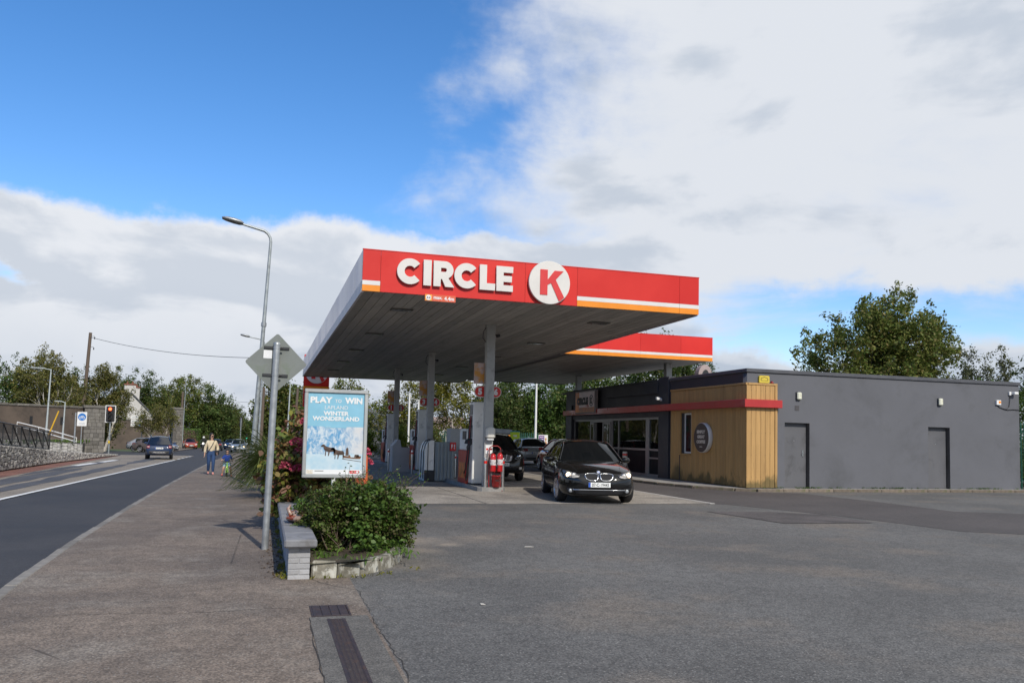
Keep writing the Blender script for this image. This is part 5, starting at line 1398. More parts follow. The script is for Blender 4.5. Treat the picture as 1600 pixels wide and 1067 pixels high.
cw = thing('car_wash_sign', 'lime green upright poster board with a blue car picture behind the black crossover', 'poster', (15.35, 50.2, 0))
MB().bbox(-.58, .58, 0, .25, .0, 2.55, .02).build('case', mat('lime', (.42, .56, .02), .4, var=.06), cw)
MB().box(-.585, .585, -.004, .255, 2.552, 2.62).build('cap', mat('cyan_cap', (.03, .25, .35), .4), cw)
cw.scale = (.50, 1, .72)
cp = [(-.36, 0), (-.36, .12), (-.22, .16), (-.12, .30), (.14, .30), (.26, .16), (.38, .12), (.38, 0)]
o = put('car_picture', curve_mesh('car_picture', [cp], .004, mat('picture_blue', (.05, .22, .42), .4)), cw); o.matrix_local = Matrix.Translation((0, -.0045, 1.62)) @ FACE_S
o = put('bubble', curve_mesh('bubble', [arc(0, 0, .16, 0, 345, 23)], .002, M['print_white']), cw); o.matrix_local = Matrix.Translation((-.1, -.009, 1.75)) @ FACE_S
sign_text('lettering', 'CAR', M['print_white'], cw, (-.05, -.005, 2.2), width=.5, height=.17, bold=.006); sign_text('lettering', 'WASH', M['print_white'], cw, (0, -.005, 1.35), width=.7, height=.13, bold=.006)
hut = thing('car_wash_hut', 'dark wash hut with yellow edged sign behind the black crossover', 'hut', (15.25, 53.0, 0))
MB().bbox(-1.9, 1.9, 0, 3.0, 0, 2.35, .03).build('wall', M['dark_steel'], hut)
MB().prism([(-2.0, 0), (2.0, 0), (1.6, .35), (-1.6, .42)], 3.2, Matrix.Translation((0, 3.1, 2.352)) @ FACE_S).build('roof', mat('hut_roof', (.03, .04, .055), .4), hut)
MB().box(-.7, .75, -.03, -.002, 1.75, 2.2).build('sign_board', mat('hut_sign', (.42, .33, .02), .5, var=.4, vs=4, dirt=(.03, .03, .03), ds=3), hut)
MB().box(1.0, 1.55, -.12, -.035, 2.0, 2.2).build('beacon', M['orange'], hut)
hut.scale = (.42, .5, .74)
po = thing('purple_poster', 'purple and white upright poster board beside the slim white lamp post', 'poster', (17.5, 51.0, 0))
MB().bbox(-.62, .62, 0, .06, .35, 2.35, .01).build('frame', M['white_paint'], po)
MB().box(-.56, .14, -.004, -.0005, 1.42, 2.27).build('purple_print', mat('purple', (.13, .03, .22), .4), po)
b = MB()
for z in (2.1, 1.92, 1.74, 1.56): b.box(-.46, .04, -.008, -.0045, z, z+.06)
b.build('print_lines', M['print_white'], po)['kind'] = 'stuff'
b = MB(); b.sphere((.34, -.002, 1.95), (.12, .01, .14)); b.sphere((.36, -.002, 1.5), (.15, .012, .3)); b.sphere((.36, -.002, 1.0), (.12, .01, .25)); b.build('figure_print', mat('figure_print', (.55, .28, .12), .5, var=.4, vs=7), po)['kind'] = 'stuff'
b = MB(); b.sphere((-.3, -.002, .85), (.14, .01, .2)); b.sphere((-.02, -.002, .95), (.1, .01, .16)); b.build('figure_print', mat('bottle_print', (.05, .14, .40), .5), po)['kind'] = 'stuff'
for x in (-.5, .5): MB().box(x-.03, x+.03, .01, .05, 0, .35).build('leg', M['galv'], po)
po.scale = (.52, 1, .72)

# ------------------------------------------------------------------ front planter: wall, coping, edging
M['brick_paint'] = mat('painted_brick', (.33, .33, .335), .8, var=.10, rand=.12, bmp=.4, bs=50, dirt=(.22, .21, .20), ds=6)
M['coping'] = mat('coping_stone', (.205, .205, .215), .8, var=.15, vs=5, bmp=.3, bs=50, rand=.08, dirt=(.13, .125, .12), ds=4)
pw = thing('planter_wall', 'low painted brick planter wall with grey stone coping along the pavement', 'wall', (0, 0, 0))
WX0, WX1, WZ = .285, .515, .34
MB().box(WX0+.006, WX1-.006, 9.008, 47.5, -.9, WZ-.006).build('core', M['brick_paint'], pw)
ch = (WZ+.01)/6
bw_me = MB().bbox(-.112, .112, -.051, .051, 0, ch-.010, .004).mesh('brick', M['brick_paint'])
bs_me = MB().bbox(-.051, .051, -.112, .112, 0, ch-.010, .004).mesh('brick', M['brick_paint'])
bh_me = MB().bbox(-.053, .053, -.051, .051, 0, ch-.010, .004).mesh('brick', M['brick_paint'])
for k in range(6):
    z = -.01+k*ch
    if k % 2 == 0: put('brick', bw_me, pw, (WX0+.115, 9.052, z))
    else: put('brick', bh_me, pw, (WX0+.056, 9.052, z)); put('brick', bh_me, pw, (WX0+.172, 9.052, z))
    y = 9.11+(.0 if k % 2 == 0 else .06); n = 0
    while y < 9.11+6.9:
        put('brick', bs_me, pw, (WX0+.051, y+.112, z+gz(-5, y))); y += .234
MB().box(WX0-.0, WX0+.09, 16.05, 47.5, -.8, WZ-.006).build('far_face', M['brick_paint'], pw)
y = 8.90
k = 0
while y < 40:
    L_ = .62 if k == 0 else .9
    mm = MB().bbox(WX0-.045, WX1+.045 if y > 10 else WX1+.06, y+.004, y+L_-.004, WZ-.005, WZ+.085, .018)
    mm.build('coping_stone', M['coping'], pw); y += L_; k += 1
ed = thing('planter_edging', 'curved row of lichen stained concrete edging stones round the planter front', 'edging', (0, 0, 0))
M['lichen'] = mat('lichen_concrete', (.17, .158, .125), .95, var=.4, vs=7, rand=.2, bmp=.8, bs=28, dirt=(.42, .41, .36), ds=6, dlo=.50, dhi=.60)
path = [(.522, 9.06), (.80, 9.05), (1.06, 9.16), (1.30, 9.40), (1.50, 9.75), (1.66, 10.2), (1.76, 10.75), (1.80, 11.4), (1.82, 12.2), (1.82, 13.1), (1.82, 14), (1.82, 15), (1.82, 16), (1.82, 17), (1.82, 18.2)]
for (xa, ya), (xb, yb) in zip(path, path[1:]):
    L_ = math.hypot(xb-xa, yb-ya); a = math.atan2(yb-ya, xb-xa)
    o = MB().bbox(.006, L_-.006, -.02, .11, -.06, .168+random.uniform(-.02, .014), .022).build('edging_stone', M['lichen'], ed)
    o.location = (xa, ya, 0); o.rotation_euler = (random.uniform(-.06, .05), random.uniform(-.03, .03), a+random.uniform(-.03, .03))
MB().box(1.80, 1.92, 18.22, 47.3, -.06, .17).build('kerb_run', M['kerb'], ed)
sb = MB()
for i in range(17):
    y0, y1 = 9.05+i*.5 if i < 4 else 11.05+(i-4)*2.9, 9.05+(i+1)*.5 if i < 3 else 11.05+(i-3)*2.9
def px1(y): 
    for (xa, ya), (xb, yb) in zip(path, path[1:]):
        if ya <= y <= yb: return xa+(xb-xa)*(y-ya)/(yb-ya)+.02
    return 1.82
yy = [9.02, 9.12, 9.2, 9.4, 9.75, 10.2, 10.8, 11.4, 13, 16, 20, 30, 40, 47.4]
sb.grid([[(WX1, y, .145+.012*math.sin(y*7)), (max(WX1+.02, (WX1+max(px1(y), .9))/2), y, .165+.02*math.sin(y*5)), (max(WX1+.04, max(px1(y), .95) if y > 9.1 else .8), y, .13)] for y in yy], smooth=True, flip=True)
struct('planter_soil', sb, M['soil'])
# litter bag on the wall
lb = MB(); rs = random.Random(3); P = []
for i in range(9):
    t = math.pi*i/8; row = []
    for k in range(16):
        a = 2*math.pi*k/16; r = 1+.25*rs.uniform(-1, 1)
        row.append((.17*r*math.sin(t)*math.cos(a), .24*r*math.sin(t)*math.sin(a), .075+.075*math.cos(t)*(1+.3*rs.uniform(-1, 1))))
    P.append(row+[row[0]])
lb.grid(P); lb.tube([(-.12, -.1, .1), (-.16, -.05, .18), (-.13, .0, .22), (-.15, .06, .17)], [.03, .02, .012, .02], 6)
bag = lb.build('litter_bag', mat('bag_film', (.33, .24, .19), .3, var=.25, vs=14, dirt=(.30, .06, .03), ds=9, dlo=.48, dhi=.55), None, (.47, 10.55, WZ+.08), weld=True)
tag(bag, 'crumpled clear and brown litter bag lying on the planter wall', 'litter bag')
# litter and marks on the tarmac
for k, (x, y, l) in enumerate(((3.62, 11.1, 'flat scrap of pale paper lying on the open tarmac'), (1.98, 7.4, 'tiny yellowish scrap of litter on the tarmac nearest the camera'))):
    r_ = .065 if k == 0 else .02
    me_ = MB().prism([(-r_, -.02), (r_*1.1, -.035), (r_*.7, .03), (-r_*.6, .035)], .004); o = me_.build('paper_scrap', mat('dirty_paper', (.50, .47, .42), .8), None, (x, y, .004)); tag(o, l, 'litter')
# ------------------------------------------------------------------ poster board, diamond sign, cone, price sign
ab_ = thing('poster_board', 'silver framed poster board reading PLAY TO WIN standing in the planter', 'poster board', (1.03, 12.75, .0), 0)
BW, BZ0, BZ1 = .475, .86, 2.20
fr = MB(); fr.bbox(-BW, BW, -.04, .04, BZ0, BZ0+.055, .008); fr.bbox(-BW, BW, -.04, .04, BZ1-.055, BZ1, .008); fr.bbox(-BW, -BW+.055, -.04, .04, BZ0+.056, BZ1-.056, .008); fr.bbox(BW-.055, BW, -.04, .04, BZ0+.056, BZ1-.056, .008)
fr.build('frame', mat('poster_frame', (.42, .43, .42), .4, .5, var=.08), ab_)
MB().box(-BW+.05, BW-.05, .0, .035, BZ0+.05, BZ1-.05).build('back_board', M['galv'], ab_)
MB().cyl((0, .01, .0), (0, .01, BZ0+.01), .035, seg=14).build('post', M['white_paint'], ab_)
pl_ = BW-.056; zsplit = BZ0+.055+(BZ1-BZ0-.11)*.585
sky_b = mat('poster_blue', (.22, .47, .61), .35, var=.05, vs=3)
MB().box(-pl_, pl_, -.012, -.002, zsplit, BZ1-.057).build('print_top', sky_b, ab_)
# snowy picture: flat print
mt, t, bb = nt('snow_print'); co = objco(t); sp = t.nodes.new('ShaderNodeSeparateXYZ'); t.links.new(co, sp.inputs[0])
zz = sp.outputs[2]; nn = noise(t, vmap(t, co, (1, 1, .6)), 16, 8, .7, .5); nb2 = noise(t, co, 5, 4, .6)
tree_ = mixc(t, ramp(t, nn, .40, .62), (.10, .30, .52), (.56, .64, .69))
xw = ramp(t, sp.outputs[0], .0, .4)
tree_ = mixc(t, mth(t, 'MULTIPLY', xw, ramp(t, nb2, .3, .6, .5, 1)), tree_, (.60, .60, .60))
snow = mixc(t, ramp(t, nb2, .35, .65), (.40, .57, .67), (.53, .64, .70))
edge_ = mth(t, 'ADD', zz, mth(t, 'MULTIPLY', nb2, .06))
pc = mixc(t, ramp(t, edge_, BZ0+.32+.06, BZ0+.34+.06), snow, tree_)
t.links.new(pc, bb.inputs['Base Color']); bb.inputs['Roughness'].default_value = .35
MB().box(-pl_, pl_, -.012, -.002, BZ0+.057, zsplit-.0005).build('print_picture', mt, ab_)
MB().box(-pl_, pl_, -.0145, -.0125, BZ0+.057, BZ0+.125).build('print_foot', M['print_white'], ab_)
yb_ = -.0145
sign_text('lettering', 'PLAY', M['print_white'], ab_, (-.225, yb_, 2.035), width=.33, height=.095, bold=.0045, depth=.002)
sign_text('lettering', 'TO', M['print_white'], ab_, (.025, yb_, 2.025), width=.095, height=.05, bold=.001, depth=.002)
sign_text('lettering', 'WIN', M['print_white'], ab_, (.255, yb_, 2.035), width=.265, height=.095, bold=.0045, depth=.002)
sign_text('lettering', 'LAPLAND', M['print_white'], ab_, (0, yb_, 1.925), width=.345, height=.055, bold=-.0005, depth=.002)
sign_text('lettering', 'WINTER', M['print_white'], ab_, (0, yb_, 1.835), width=.38, height=.066, bold=.0035, depth=.002)
sign_text('lettering', 'WONDERLAND', M['print_white'], ab_, (.0, yb_, 1.755), width=.70, height=.066, bold=.0035, depth=.002)
MB().box(-.16, .16, -.0145, -.0125, zsplit-.02, zsplit+.012).build('print_strip', sky_b, ab_)
sign_text('lettering', 'PLAY', M['print_white'], ab_, (-.11, -.0165, zsplit-.003), width=.06, height=.013, depth=.001)
sign_text('lettering', 'PLAY', mat('gold_print', (.55, .38, .12), .5), ab_, (-.36, -.0165, BZ0+.105), width=.09, height=.02, depth=.001); sign_text('lettering', 'PARK', bpy.data.materials['gold_print'], ab_, (-.36, -.0165, BZ0+.075), width=.09, height=.02, depth=.001)
MB().box(-.29, -.16, -.0165, -.0147, BZ0+.10, BZ0+.108).build('small_print', M['print_black'], ab_)
lg = MB().box(.23, .37, -.0165, -.0147, BZ0+.07, BZ0+.112).build('logo_patch', M['red'], ab_)
sign_text('lettering', 'CIRCLE', M['print_white'], lg, (.285, -.017, BZ0+.091), width=.075, height=.017, depth=.001)
o = put('logo_disc', curve_mesh('logo_disc', [arc(0, 0, .016, 0, 340, 17)], .001, M['print_white']), lg); o.matrix_local = Matrix.Translation((.345, -.017, BZ0+.091)) @ FACE_S
# print of horses and sleigh
hm = mat('horse_print', (.075, .045, .03), .5, var=.5, vs=20); FS = Matrix.Translation((0, -.0125, 0)) @ FACE_S
def blob(pts, mt_, nm): o = put(nm, curve_mesh(nm, [pts], .0015, mt_), ab_); o.matrix_local = FS
horse = [(-.255, 1.325), (-.245, 1.345), (-.215, 1.365), (-.195, 1.36), (-.165, 1.335), (-.10, 1.318), (-.03, 1.315), (-.01, 1.285), (-.02, 1.20), (-.035, 1.20), (-.04, 1.255), (-.10, 1.25), (-.115, 1.19), (-.13, 1.19), (-.125, 1.25), (-.16, 1.26), (-.165, 1.19), (-.18, 1.19), (-.175, 1.265), (-.195, 1.285), (-.21, 1.325)]
blob([(x*.9+.015, z-.0) for x, z in horse], hm, 'horse_print'); blob([(x*.85+.15, z-.045) for x, z in horse], hm, 'horse_print')
blob([(.12, 1.20), (.135, 1.165), (.31, 1.15), (.385, 1.15), (.40, 1.19), (.34, 1.20), (.31, 1.17), (.24, 1.175), (.225, 1.215), (.20, 1.19)], mat('sleigh_print', (.16, .075, .035), .5, var=.4, vs=20), 'sleigh_print')
blob([(.16, 1.20), (.165, 1.30), (.18, 1.325), (.20, 1.31), (.21, 1.20)], hm, 'driver_print'); blob([(.29, 1.175), (.30, 1.215), (.36, 1.215), (.37, 1.175)], hm, 'rider_print')
blob([(.11, 1.145), (.40, 1.105), (.40, 1.113), (.12, 1.153)], hm, 'runner_print')
# diamond warning sign seen from the back
ds_ = thing('diamond_sign', 'back of a grey diamond shaped road sign on a leaning steel post', 'road sign', (.06, 11.42, -.015))
ds_.rotation_euler = (0, R(1.0), 0)
MB().cyl((0, 0, -.2), (0, 0, 2.73), .044, seg=18).build('post', M['galv'], ds_)
MB().lathe([(.046, 2.72), (.046, 2.745), (.03, 2.755), (0, 2.757)], 18).build('post_cap', M['galv'], ds_)
dm = Matrix.Translation((.005, .062, 2.475)) @ FACE_S @ Matrix.Rotation(R(45), 4, 'Z')
q = .288; rr = .03
sq = arc(q-rr, q-rr, rr, 0, 90, 4)+arc(-q+rr, q-rr, rr, 90, 180, 4)+arc(-q+rr, -q+rr, rr, 180, 270, 4)+arc(q-rr, -q+rr, rr, 270, 360, 4)
sp_ = put('plate', curve_mesh('plate', [sq], .006, mat('sign_back', (.165, .182, .172), .55, .2, var=.10, vs=3, dirt=(.14, .17, .13), ds=4)), ds_); sp_.matrix_local = dm @ Matrix.Translation((0, 0, 0))
fc = put('face', curve_mesh('face', [[(x*.99, y*.99) for x, y in sq]], .002, mat('sign_yellow', (.75, .48, .02), .4)), ds_); fc.matrix_local = dm @ Matrix.Translation((0, 0, -.003))
for z, w in ((2.68, .165), (2.31, .165)):
    MB().bbox(-w, w, .038, .055, z-.018, z+.018, .003).build('bracket', M['dark_steel'], ds_)
    MB().lathe([(.047, z-.016), (.047, z+.016)], 16).build('clamp', M['galv'], ds_)
    MB().cyl((.05, -.03, z), (.085, -.03, z), .012, seg=8).build('bolt', M['dark_steel'], ds_)
MB().box(-.165, -.055, .0535, .0555, 2.535, 2.645).build('sticker', M['print_white'], ds_)
# traffic cone post behind the board
co_ = thing('marker_post', 'orange and white marker post standing among the flowers behind the poster board', 'marker post', (1.72, 15.2, .15))
MB().lathe([(.14, 0), (.14, .18), (.13, .19), (.12, .34)], 18).build('white_base', M['white_paint'], co_)
MB().lathe([(.121, .341), (.105, .95), (.09, 1.0), (0, 1.0)], 18).build('orange_top', mat('cone_orange', (.58, .11, .03), .5, var=.1), co_)
# tall price sign beyond
pt = thing('price_sign', 'tall red price sign with white roundel standing beyond the poster board', 'price sign', (2.77, 49.3, -.05))
zt_ = 3.75
MB().bbox(-.73, .73, -.18, .18, 0, 3.86, .02).build('tower', M['red'], pt)
MB().bbox(-.73, .73, -.18, .18, 4.25, 6.1, .02).build('head', M['red'], pt)
MB().bbox(-.74, .74, -.19, .19, 4.0, 4.245, .01).build('orange_band', M['orange'], pt)
MB().bbox(-.56, .56, -.19, .19, 2.365, 2.495, .01).build('white_band', M['white_stripe'], pt) if False else None
MB().bbox(-.73, .73, -.18, .18, 3.862, 3.998, .01).build('tower_top', M['red'], pt)
rd_ = put('roundel', curve_mesh('roundel', [arc(0, 0, .64, 0, 350, 35)], .03, M['letter_white']), pt); rd_.matrix_local = Matrix.Translation((0, -.181, 5.05)) @ FACE_S
k_ = put('letter_k', curve_mesh('letter_k', [[(x*1.25, y*1.25) for x, y in K[0]]], .006, M['letter_red']), rd_); k_.location = (0, 0, .0305)
for i, z in enumerate((3.45, 2.9, 2.35)):
    w_ = MB().box(-.56, .56, -.19, -.181, z-.22, z+.22).build('price_window', M['print_black'] if i == 0 else mat('price_green', (.02, .16, .05), .4), pt)
# ------------------------------------------------------------------ plants
def leaf_mesh(name, C_, S_, mt, aspect=.55, up=.35, dirs=None, rg=rng, sides=4):
    """one diamond leaf per centre; faces turned at random with a lean towards the sky"""
    n = len(C_); nrm = rg.normal(size=(n, 3)); nrm[:, 2] = np.abs(nrm[:, 2])+up
    nrm /= np.linalg.norm(nrm, axis=1)[:, None]
    t = rg.normal(size=(n, 3)) if dirs is None else dirs+rg.normal(size=(n, 3))*.5
    t -= nrm*np.sum(t*nrm, 1)[:, None]; t /= np.linalg.norm(t, axis=1)[:, None]+1e-9
    b = np.cross(nrm, t); s = S_[:, None]
    V = np.empty((n, sides, 3))
    if sides == 6:
        w = b*s*aspect*.5; q = nrm*s*.10
        V[:, 0] = C_-t*s*.5; V[:, 1] = C_+w*.92-t*s*.18+q; V[:, 2] = C_+w*.80+t*s*.18+q; V[:, 3] = C_+t*s*.5-nrm*s*.05; V[:, 4] = C_-w*.80+t*s*.18+q; V[:, 5] = C_-w*.92-t*s*.18+q
    else: V[:, 0] = C_-t*s*.5; V[:, 1] = C_+b*s*aspect*.5-t*s*.05+nrm*s*.08; V[:, 2] = C_+t*s*.5; V[:, 3] = C_-b*s*aspect*.5-t*s*.05+nrm*s*.08
    me = bpy.data.meshes.new(name)
    me.vertices.add(n*sides); me.vertices.foreach_set('co', V.reshape(-1))
    me.loops.add(n*sides); me.loops.foreach_set('vertex_index', np.arange(n*sides, dtype=np.int32))
    me.polygons.add(n); me.polygons.foreach_set('loop_start', np.arange(0, n*sides, sides, dtype=np.int32))
    try: me.polygons.foreach_set('loop_total', np.full(n, sides, dtype=np.int32))
    except Exception: pass
    me.materials.append(mt); me.update(calc_edges=True); return me

def crown_points(ells, ncl, nleaf, seed, spray=.9, rad=.35, shell=.55, upb=.5, bump_=.28):
    rg = np.random.default_rng(seed); vol = np.array([e[3]*e[4]*e[5] for e in ells])**.8; vol /= vol.sum()
    ph = rg.uniform(0, 6.28, (6,)); fr = rg.integers(2, 5, (6,))
    cl = []; L = []; D = []
    for i in range(ncl):
        e = ells[rg.choice(len(ells), p=vol)]
        d = rg.normal(size=3); d /= np.linalg.norm(d)
        r = shell+(1-shell)*rg.random()**.6
        az = math.atan2(d[1], d[0]); k = 1+bump_*(math.sin(fr[0]*az+ph[0])*math.cos(fr[1]*d[2]*2+ph[1])+.6*math.sin(fr[2]*az*2+ph[2]+3*d[2]))
        p = np.array(e[:3])+d*np.array(e[3:6])*r*k
        g = d*.55+np.array([0, 0, upb])+rg.normal(size=3)*.35; g /= np.linalg.norm(g)
        m = int(nleaf*rg.uniform(.5, 1.4)); t = rg.random(m)**.8
        ln = spray*rg.uniform(.6, 1.3)
        q = p+np.outer((t-.6)*ln, g)+rg.normal(size=(m, 3))*(rad*(1-.72*t))[:, None]
        cl.append(p); L.append(q); D.append(np.tile(g, (m, 1)))
    return np.array(cl), np.concatenate(L), np.concatenate(D)

def limbs(base, cl, h, r0, stems, seed, nl=26, lean=.12):
    rg = random.Random(seed); b = MB()
    fork = []
    for k in range(stems):
        a = rg.uniform(0, 6.28); sp = (.0 if stems == 1 else rg.uniform(.08, .25))*h
        top = Vector((base[0]+math.cos(a)*sp+rg.uniform(-lean, lean)*h*.3, base[1]+math.sin(a)*sp, base[2]+h*rg.uniform(.62, .8)))
        b0 = Vector(base)+Vector((math.cos(a), math.sin(a), 0))*(.0 if stems == 1 else r0*1.2)
        pts = []
        for i in range(8):
            t = i/7; p = b0.lerp(top, t); p.x += (.05*h*math.sin(3*t+k))*t*.6+rg.uniform(-.02, .02)*h*t; p.y += rg.uniform(-.02, .02)*h*t; pts.append(p)
        rr = r0/(stems**.45)
        b.tube(pts, [rr*(1.25 if i == 0 else 1-.80*i/7) for i in range(8)], 7); fork.append((pts, rr))
    idx = rg.sample(range(len(cl)), min(nl, len(cl)))
    for i in idx:
        p = Vector(cl[i]); pts, rr = min(fork, key=lambda f: min((q-p).length for q in f[0]))
        cand = [j for j in range(2, 8) if pts[j].z < p.z+.2] or [3]
        j = min(cand, key=lambda j: (pts[j]-p).length); s_ = pts[max(1, j-1)]
        m1 = s_.lerp(p, .5)+Vector((rg.uniform(-.05, .05), rg.uniform(-.05, .05), .06))*h*.5
        r1 = rr*(1-.8*j/7)*.55
        b.tube([s_, s_.lerp(m1, .6), m1, p], [r1, r1*.8, r1*.6, max(.012, r1*.2)], 5, caps=False)
    return b

BARK = {'grey': mat('bark_grey', (.12, .10, .085), .9, var=.3, vs=6, bmp=.5, bs=20), 'white': mat('bark_birch', (.46, .43, .38), .8, var=.15, vs=4, dirt=(.08, .07, .06), ds=5, dlo=.56, dhi=.64), 'twig': mat('twig', (.10, .07, .05), .9)}
LEAF = {
 'olive': leafmat('leaf_olive', [(.065, .100, .021), (.106, .147, .033), (.159, .177, .042), (.183, .147, .053)], .35),
 'dark': leafmat('leaf_dark', [(.038, .071, .019), (.065, .109, .026), (.094, .136, .033), (.130, .124, .045)], .35),
 'birch': leafmat('leaf_birch', [(.100, .118, .029), (.159, .159, .047), (.218, .183, .061), (.130, .153, .038)]),
 'yellow': leafmat('leaf_yellow', [(.110, .132, .022), (.176, .176, .024), (.231, .198, .028), (.094, .121, .024)]),
 'lime': leafmat('leaf_lime', [(.120, .180, .014), (.180, .240, .018), (.100, .150, .016)]),
 'conifer': leafmat('leaf_conifer', [(.046, .096, .021), (.085, .146, .027), (.065, .116, .025)], .15),
 'hedge': leafmat('leaf_hedge', [(.048, .090, .017), (.078, .132, .022), (.060, .108, .019)], .25),
 'shrub': leafmat('leaf_shrub', [(.065, .105, .022), (.095, .15, .03), (.13, .185, .04), (.105, .12, .045), (.15, .11, .06)], .35, .45),
 'bramble': leafmat('leaf_bramble', [(.06, .115, .022), (.085, .15, .03), (.115, .19, .038)], .3, .4),
 'hydr': leafmat('leaf_hydrangea', [(.075, .125, .03), (.15, .19, .045), (.24, .23, .045), (.22, .10, .06), (.105, .075, .05)], .3, .45),
 'strap': leafmat('leaf_strap', [(.10, .15, .04), (.16, .21, .06), (.22, .24, .085)], .35, .45),
 'silver': leafmat('leaf_silver', [(.084, .102, .048), (.132, .144, .072), (.108, .114, .054)]),
}
def tree(name, label, cat, base, ells, leaf, ncl, nleaf, lsize, seed, stems=1, r0=.16, bark='grey', spray=1.0, rad=.4, shell=.5, upb=.5, nl=26, group=None, aspect=.6, h=None, bump_=.28, sides=4):
    """ells are relative to the base"""
    o = thing(name, label, cat, base, 0, group)
    cl, P, D = crown_points(ells, ncl, nleaf, seed, spray, rad, shell, upb, bump_)
    keep = P[:, 2] > .03; P = P[keep]; D = D[keep]
    rg = np.random.default_rng(seed+1)
    me = leaf_mesh('crown', P, lsize*rg.uniform(.6, 1.35, len(P)), LEAF[leaf], aspect, dirs=D, rg=rg, sides=sides)
    put('crown' if cat == 'tree' else 'foliage', me, o)
    if stems:
        hh = h or max(e[2]+e[5] for e in ells)
        limbs((0, 0, -.3), cl, hh, r0, stems, seed, nl).build('trunk' if cat == 'tree' else 'stems', BARK[bark], o)
    return o

# --- right: the big tree and its neighbours behind the shop
tree('broadleaf_tree', 'large dark olive tree with a ragged open crown behind the grey wall', 'tree', (37.4, 42.9, 0),
     [(-2.6, 0, 6.6, 3.0, 3.0, 2.9), (1.8, 0, 7.0, 3.4, 3.0, 3.3), (.2, .3, 8.9, 3.2, 2.6, 2.6), (3.2, 0, 8.0, 1.9, 2, 2.3), (-3.6, 0, 4.6, 2.0, 2, 1.8), (3.2, .2, 4.8, 2.2, 2, 1.8), (0, 0, 4.4, 3.5, 2.5, 2.2)], 'olive', 540, 110, .21, 11, stems=5, r0=.24, spray=1.7, rad=.36, shell=.35, nl=70, bump_=.22)
tree('pale_tree', 'smaller greyish green tree to the right of the large dark olive tree', 'tree', (61.8, 59.3, 0), [(0, 0, 7.4, 1.6, 1.6, 2.8), (-1.0, 0, 5.5, 1.6, 2, 2.4), (1.0, 0, 5.6, 1.3, 1.6, 2.2)], 'silver', 80, 75, .24, 12, stems=2, r0=.18, spray=1.5, rad=.45)
tree('narrow_tree', 'slim upright greyish tree right of the smaller greyish green tree', 'tree', (64.6, 58.9, 0), [(0, 0, 6.2, .8, .8, 4.2)], 'silver', 40, 70, .22, 13, r0=.12, spray=1.5, rad=.3)
tree('broadleaf_tree', 'dark tree top cut off by the right hand edge of the picture', 'tree', (54.5, 46.6, 0), [(0, 0, 6.2, 1.4, 1.4, 1.6), (.2, 0, 4.3, 1.5, 1.5, 2)], 'dark', 60, 80, .2, 14, r0=.14, spray=.9)
tree('wild_shrub', 'dense green shrubs climbing behind the green fence at the right end', 'shrub', (28.6, 26.2, 0), [(0, 0, 1.9, 2.2, 1.4, 1.9), (-1.2, .2, 2.8, 1.4, 1.0, 1.1), (2.6, 1, 2.2, 2, 1.5, 2)], 'hedge', 170, 100, .13, 15, stems=3, r0=.08, spray=.7, rad=.3)
for k, (x, y, z, w, sd, l) in enumerate(((28.4, 64.4, 8.6, 2.8, 21, 'dark tree showing just above the shop roof left of the shop column'), (32.6, 63.1, 10.6, 3.0, 22, 'taller dark tree rising over the red fascia of the rear canopy'), (39.4, 71.5, 9.3, 3.0, 23, 'dark tree behind the rounded fan unit on the roof'), (24.8, 62.5, 7.4, 2.6, 24, 'dark tree in the gap between the canopy and the shop roof'))):
    tree('broadleaf_tree', l, 'tree', (x, y, 0), [(0, 0, z-2.4, w, w, 2.4), (-.8, 0, z-4.2, w, w, 2.4), (.9, 0, z-4.4, w, w, 2.2)], 'dark', 120, 75, .24, sd, r0=.18, spray=1.2, rad=.5, group='trees behind the shop')
# --- behind the forecourt fence
tree('birch_tree', 'yellow green birch with pale trunk seen between the middle and nearest columns', 'tree', (13.2, 61.5, 0), [(0, 0, 4.2, 2.1, 1.8, 2.2), (-1.3, 0, 3.2, 1.7, 1.5, 1.8), (1.3, .2, 3.4, 1.7, 1.5, 2.0), (.2, 0, 5.5, 1.5, 1.5, 1.5)], 'yellow', 170, 75, .17, 31, stems=2, r0=.13, bark='white', spray=1.0, rad=.32, upb=-.1, nl=40)
tree('birch_tree', 'yellow green birch to the left of the brighter birch behind the pumps', 'tree', (11.2, 67.5, 0), [(0, 0, 4.0, 1.9, 1.6, 2.2), (-1, 0, 2.8, 1.5, 1.5, 1.6)], 'yellow', 90, 75, .18, 32, stems=2, r0=.12, bark='white', spray=1.0, rad=.35, upb=0)
spots = ((17.2, 62.6, 6.8, 1.9, 'dark', 33, 'dark tree right of the yellow birch behind the pumps'), (19.6, 65.0, 7.6, 2.2, 'dark', 34, 'tall dark tree behind the lime green poster board'), (22.4, 64.4, 7.6, 1.9, 'conifer', 35, 'tall green cypress like tree behind the slim white lamp post'), (24.4, 66.0, 7.8, 1.8, 'conifer', 36, 'green cypress like tree nearest the shop end wall'), (21.0, 71.4, 7.8, 2.4, 'olive', 37, 'olive tree further back between the dark trees'), (26.6, 69.0, 8.0, 2.2, 'conifer', 38, 'green tree half hidden by the far end of the shop'))
for x, y, z, w, lf, sd, l in spots:
    tree('broadleaf_tree' if lf != 'conifer' else 'cypress_tree', l, 'tree', (x, y, 0), [(0, 0, z*.60, w, w, z*.40), (-.5, 0, z*.34, w*1.15, w, z*.30), (.6, 0, z*.36, w*1.1, w, z*.30)], lf, 130, 85, .20, sd, r0=.16, spray=1.1, rad=.4, shell=.4, group='trees behind the forecourt fence')
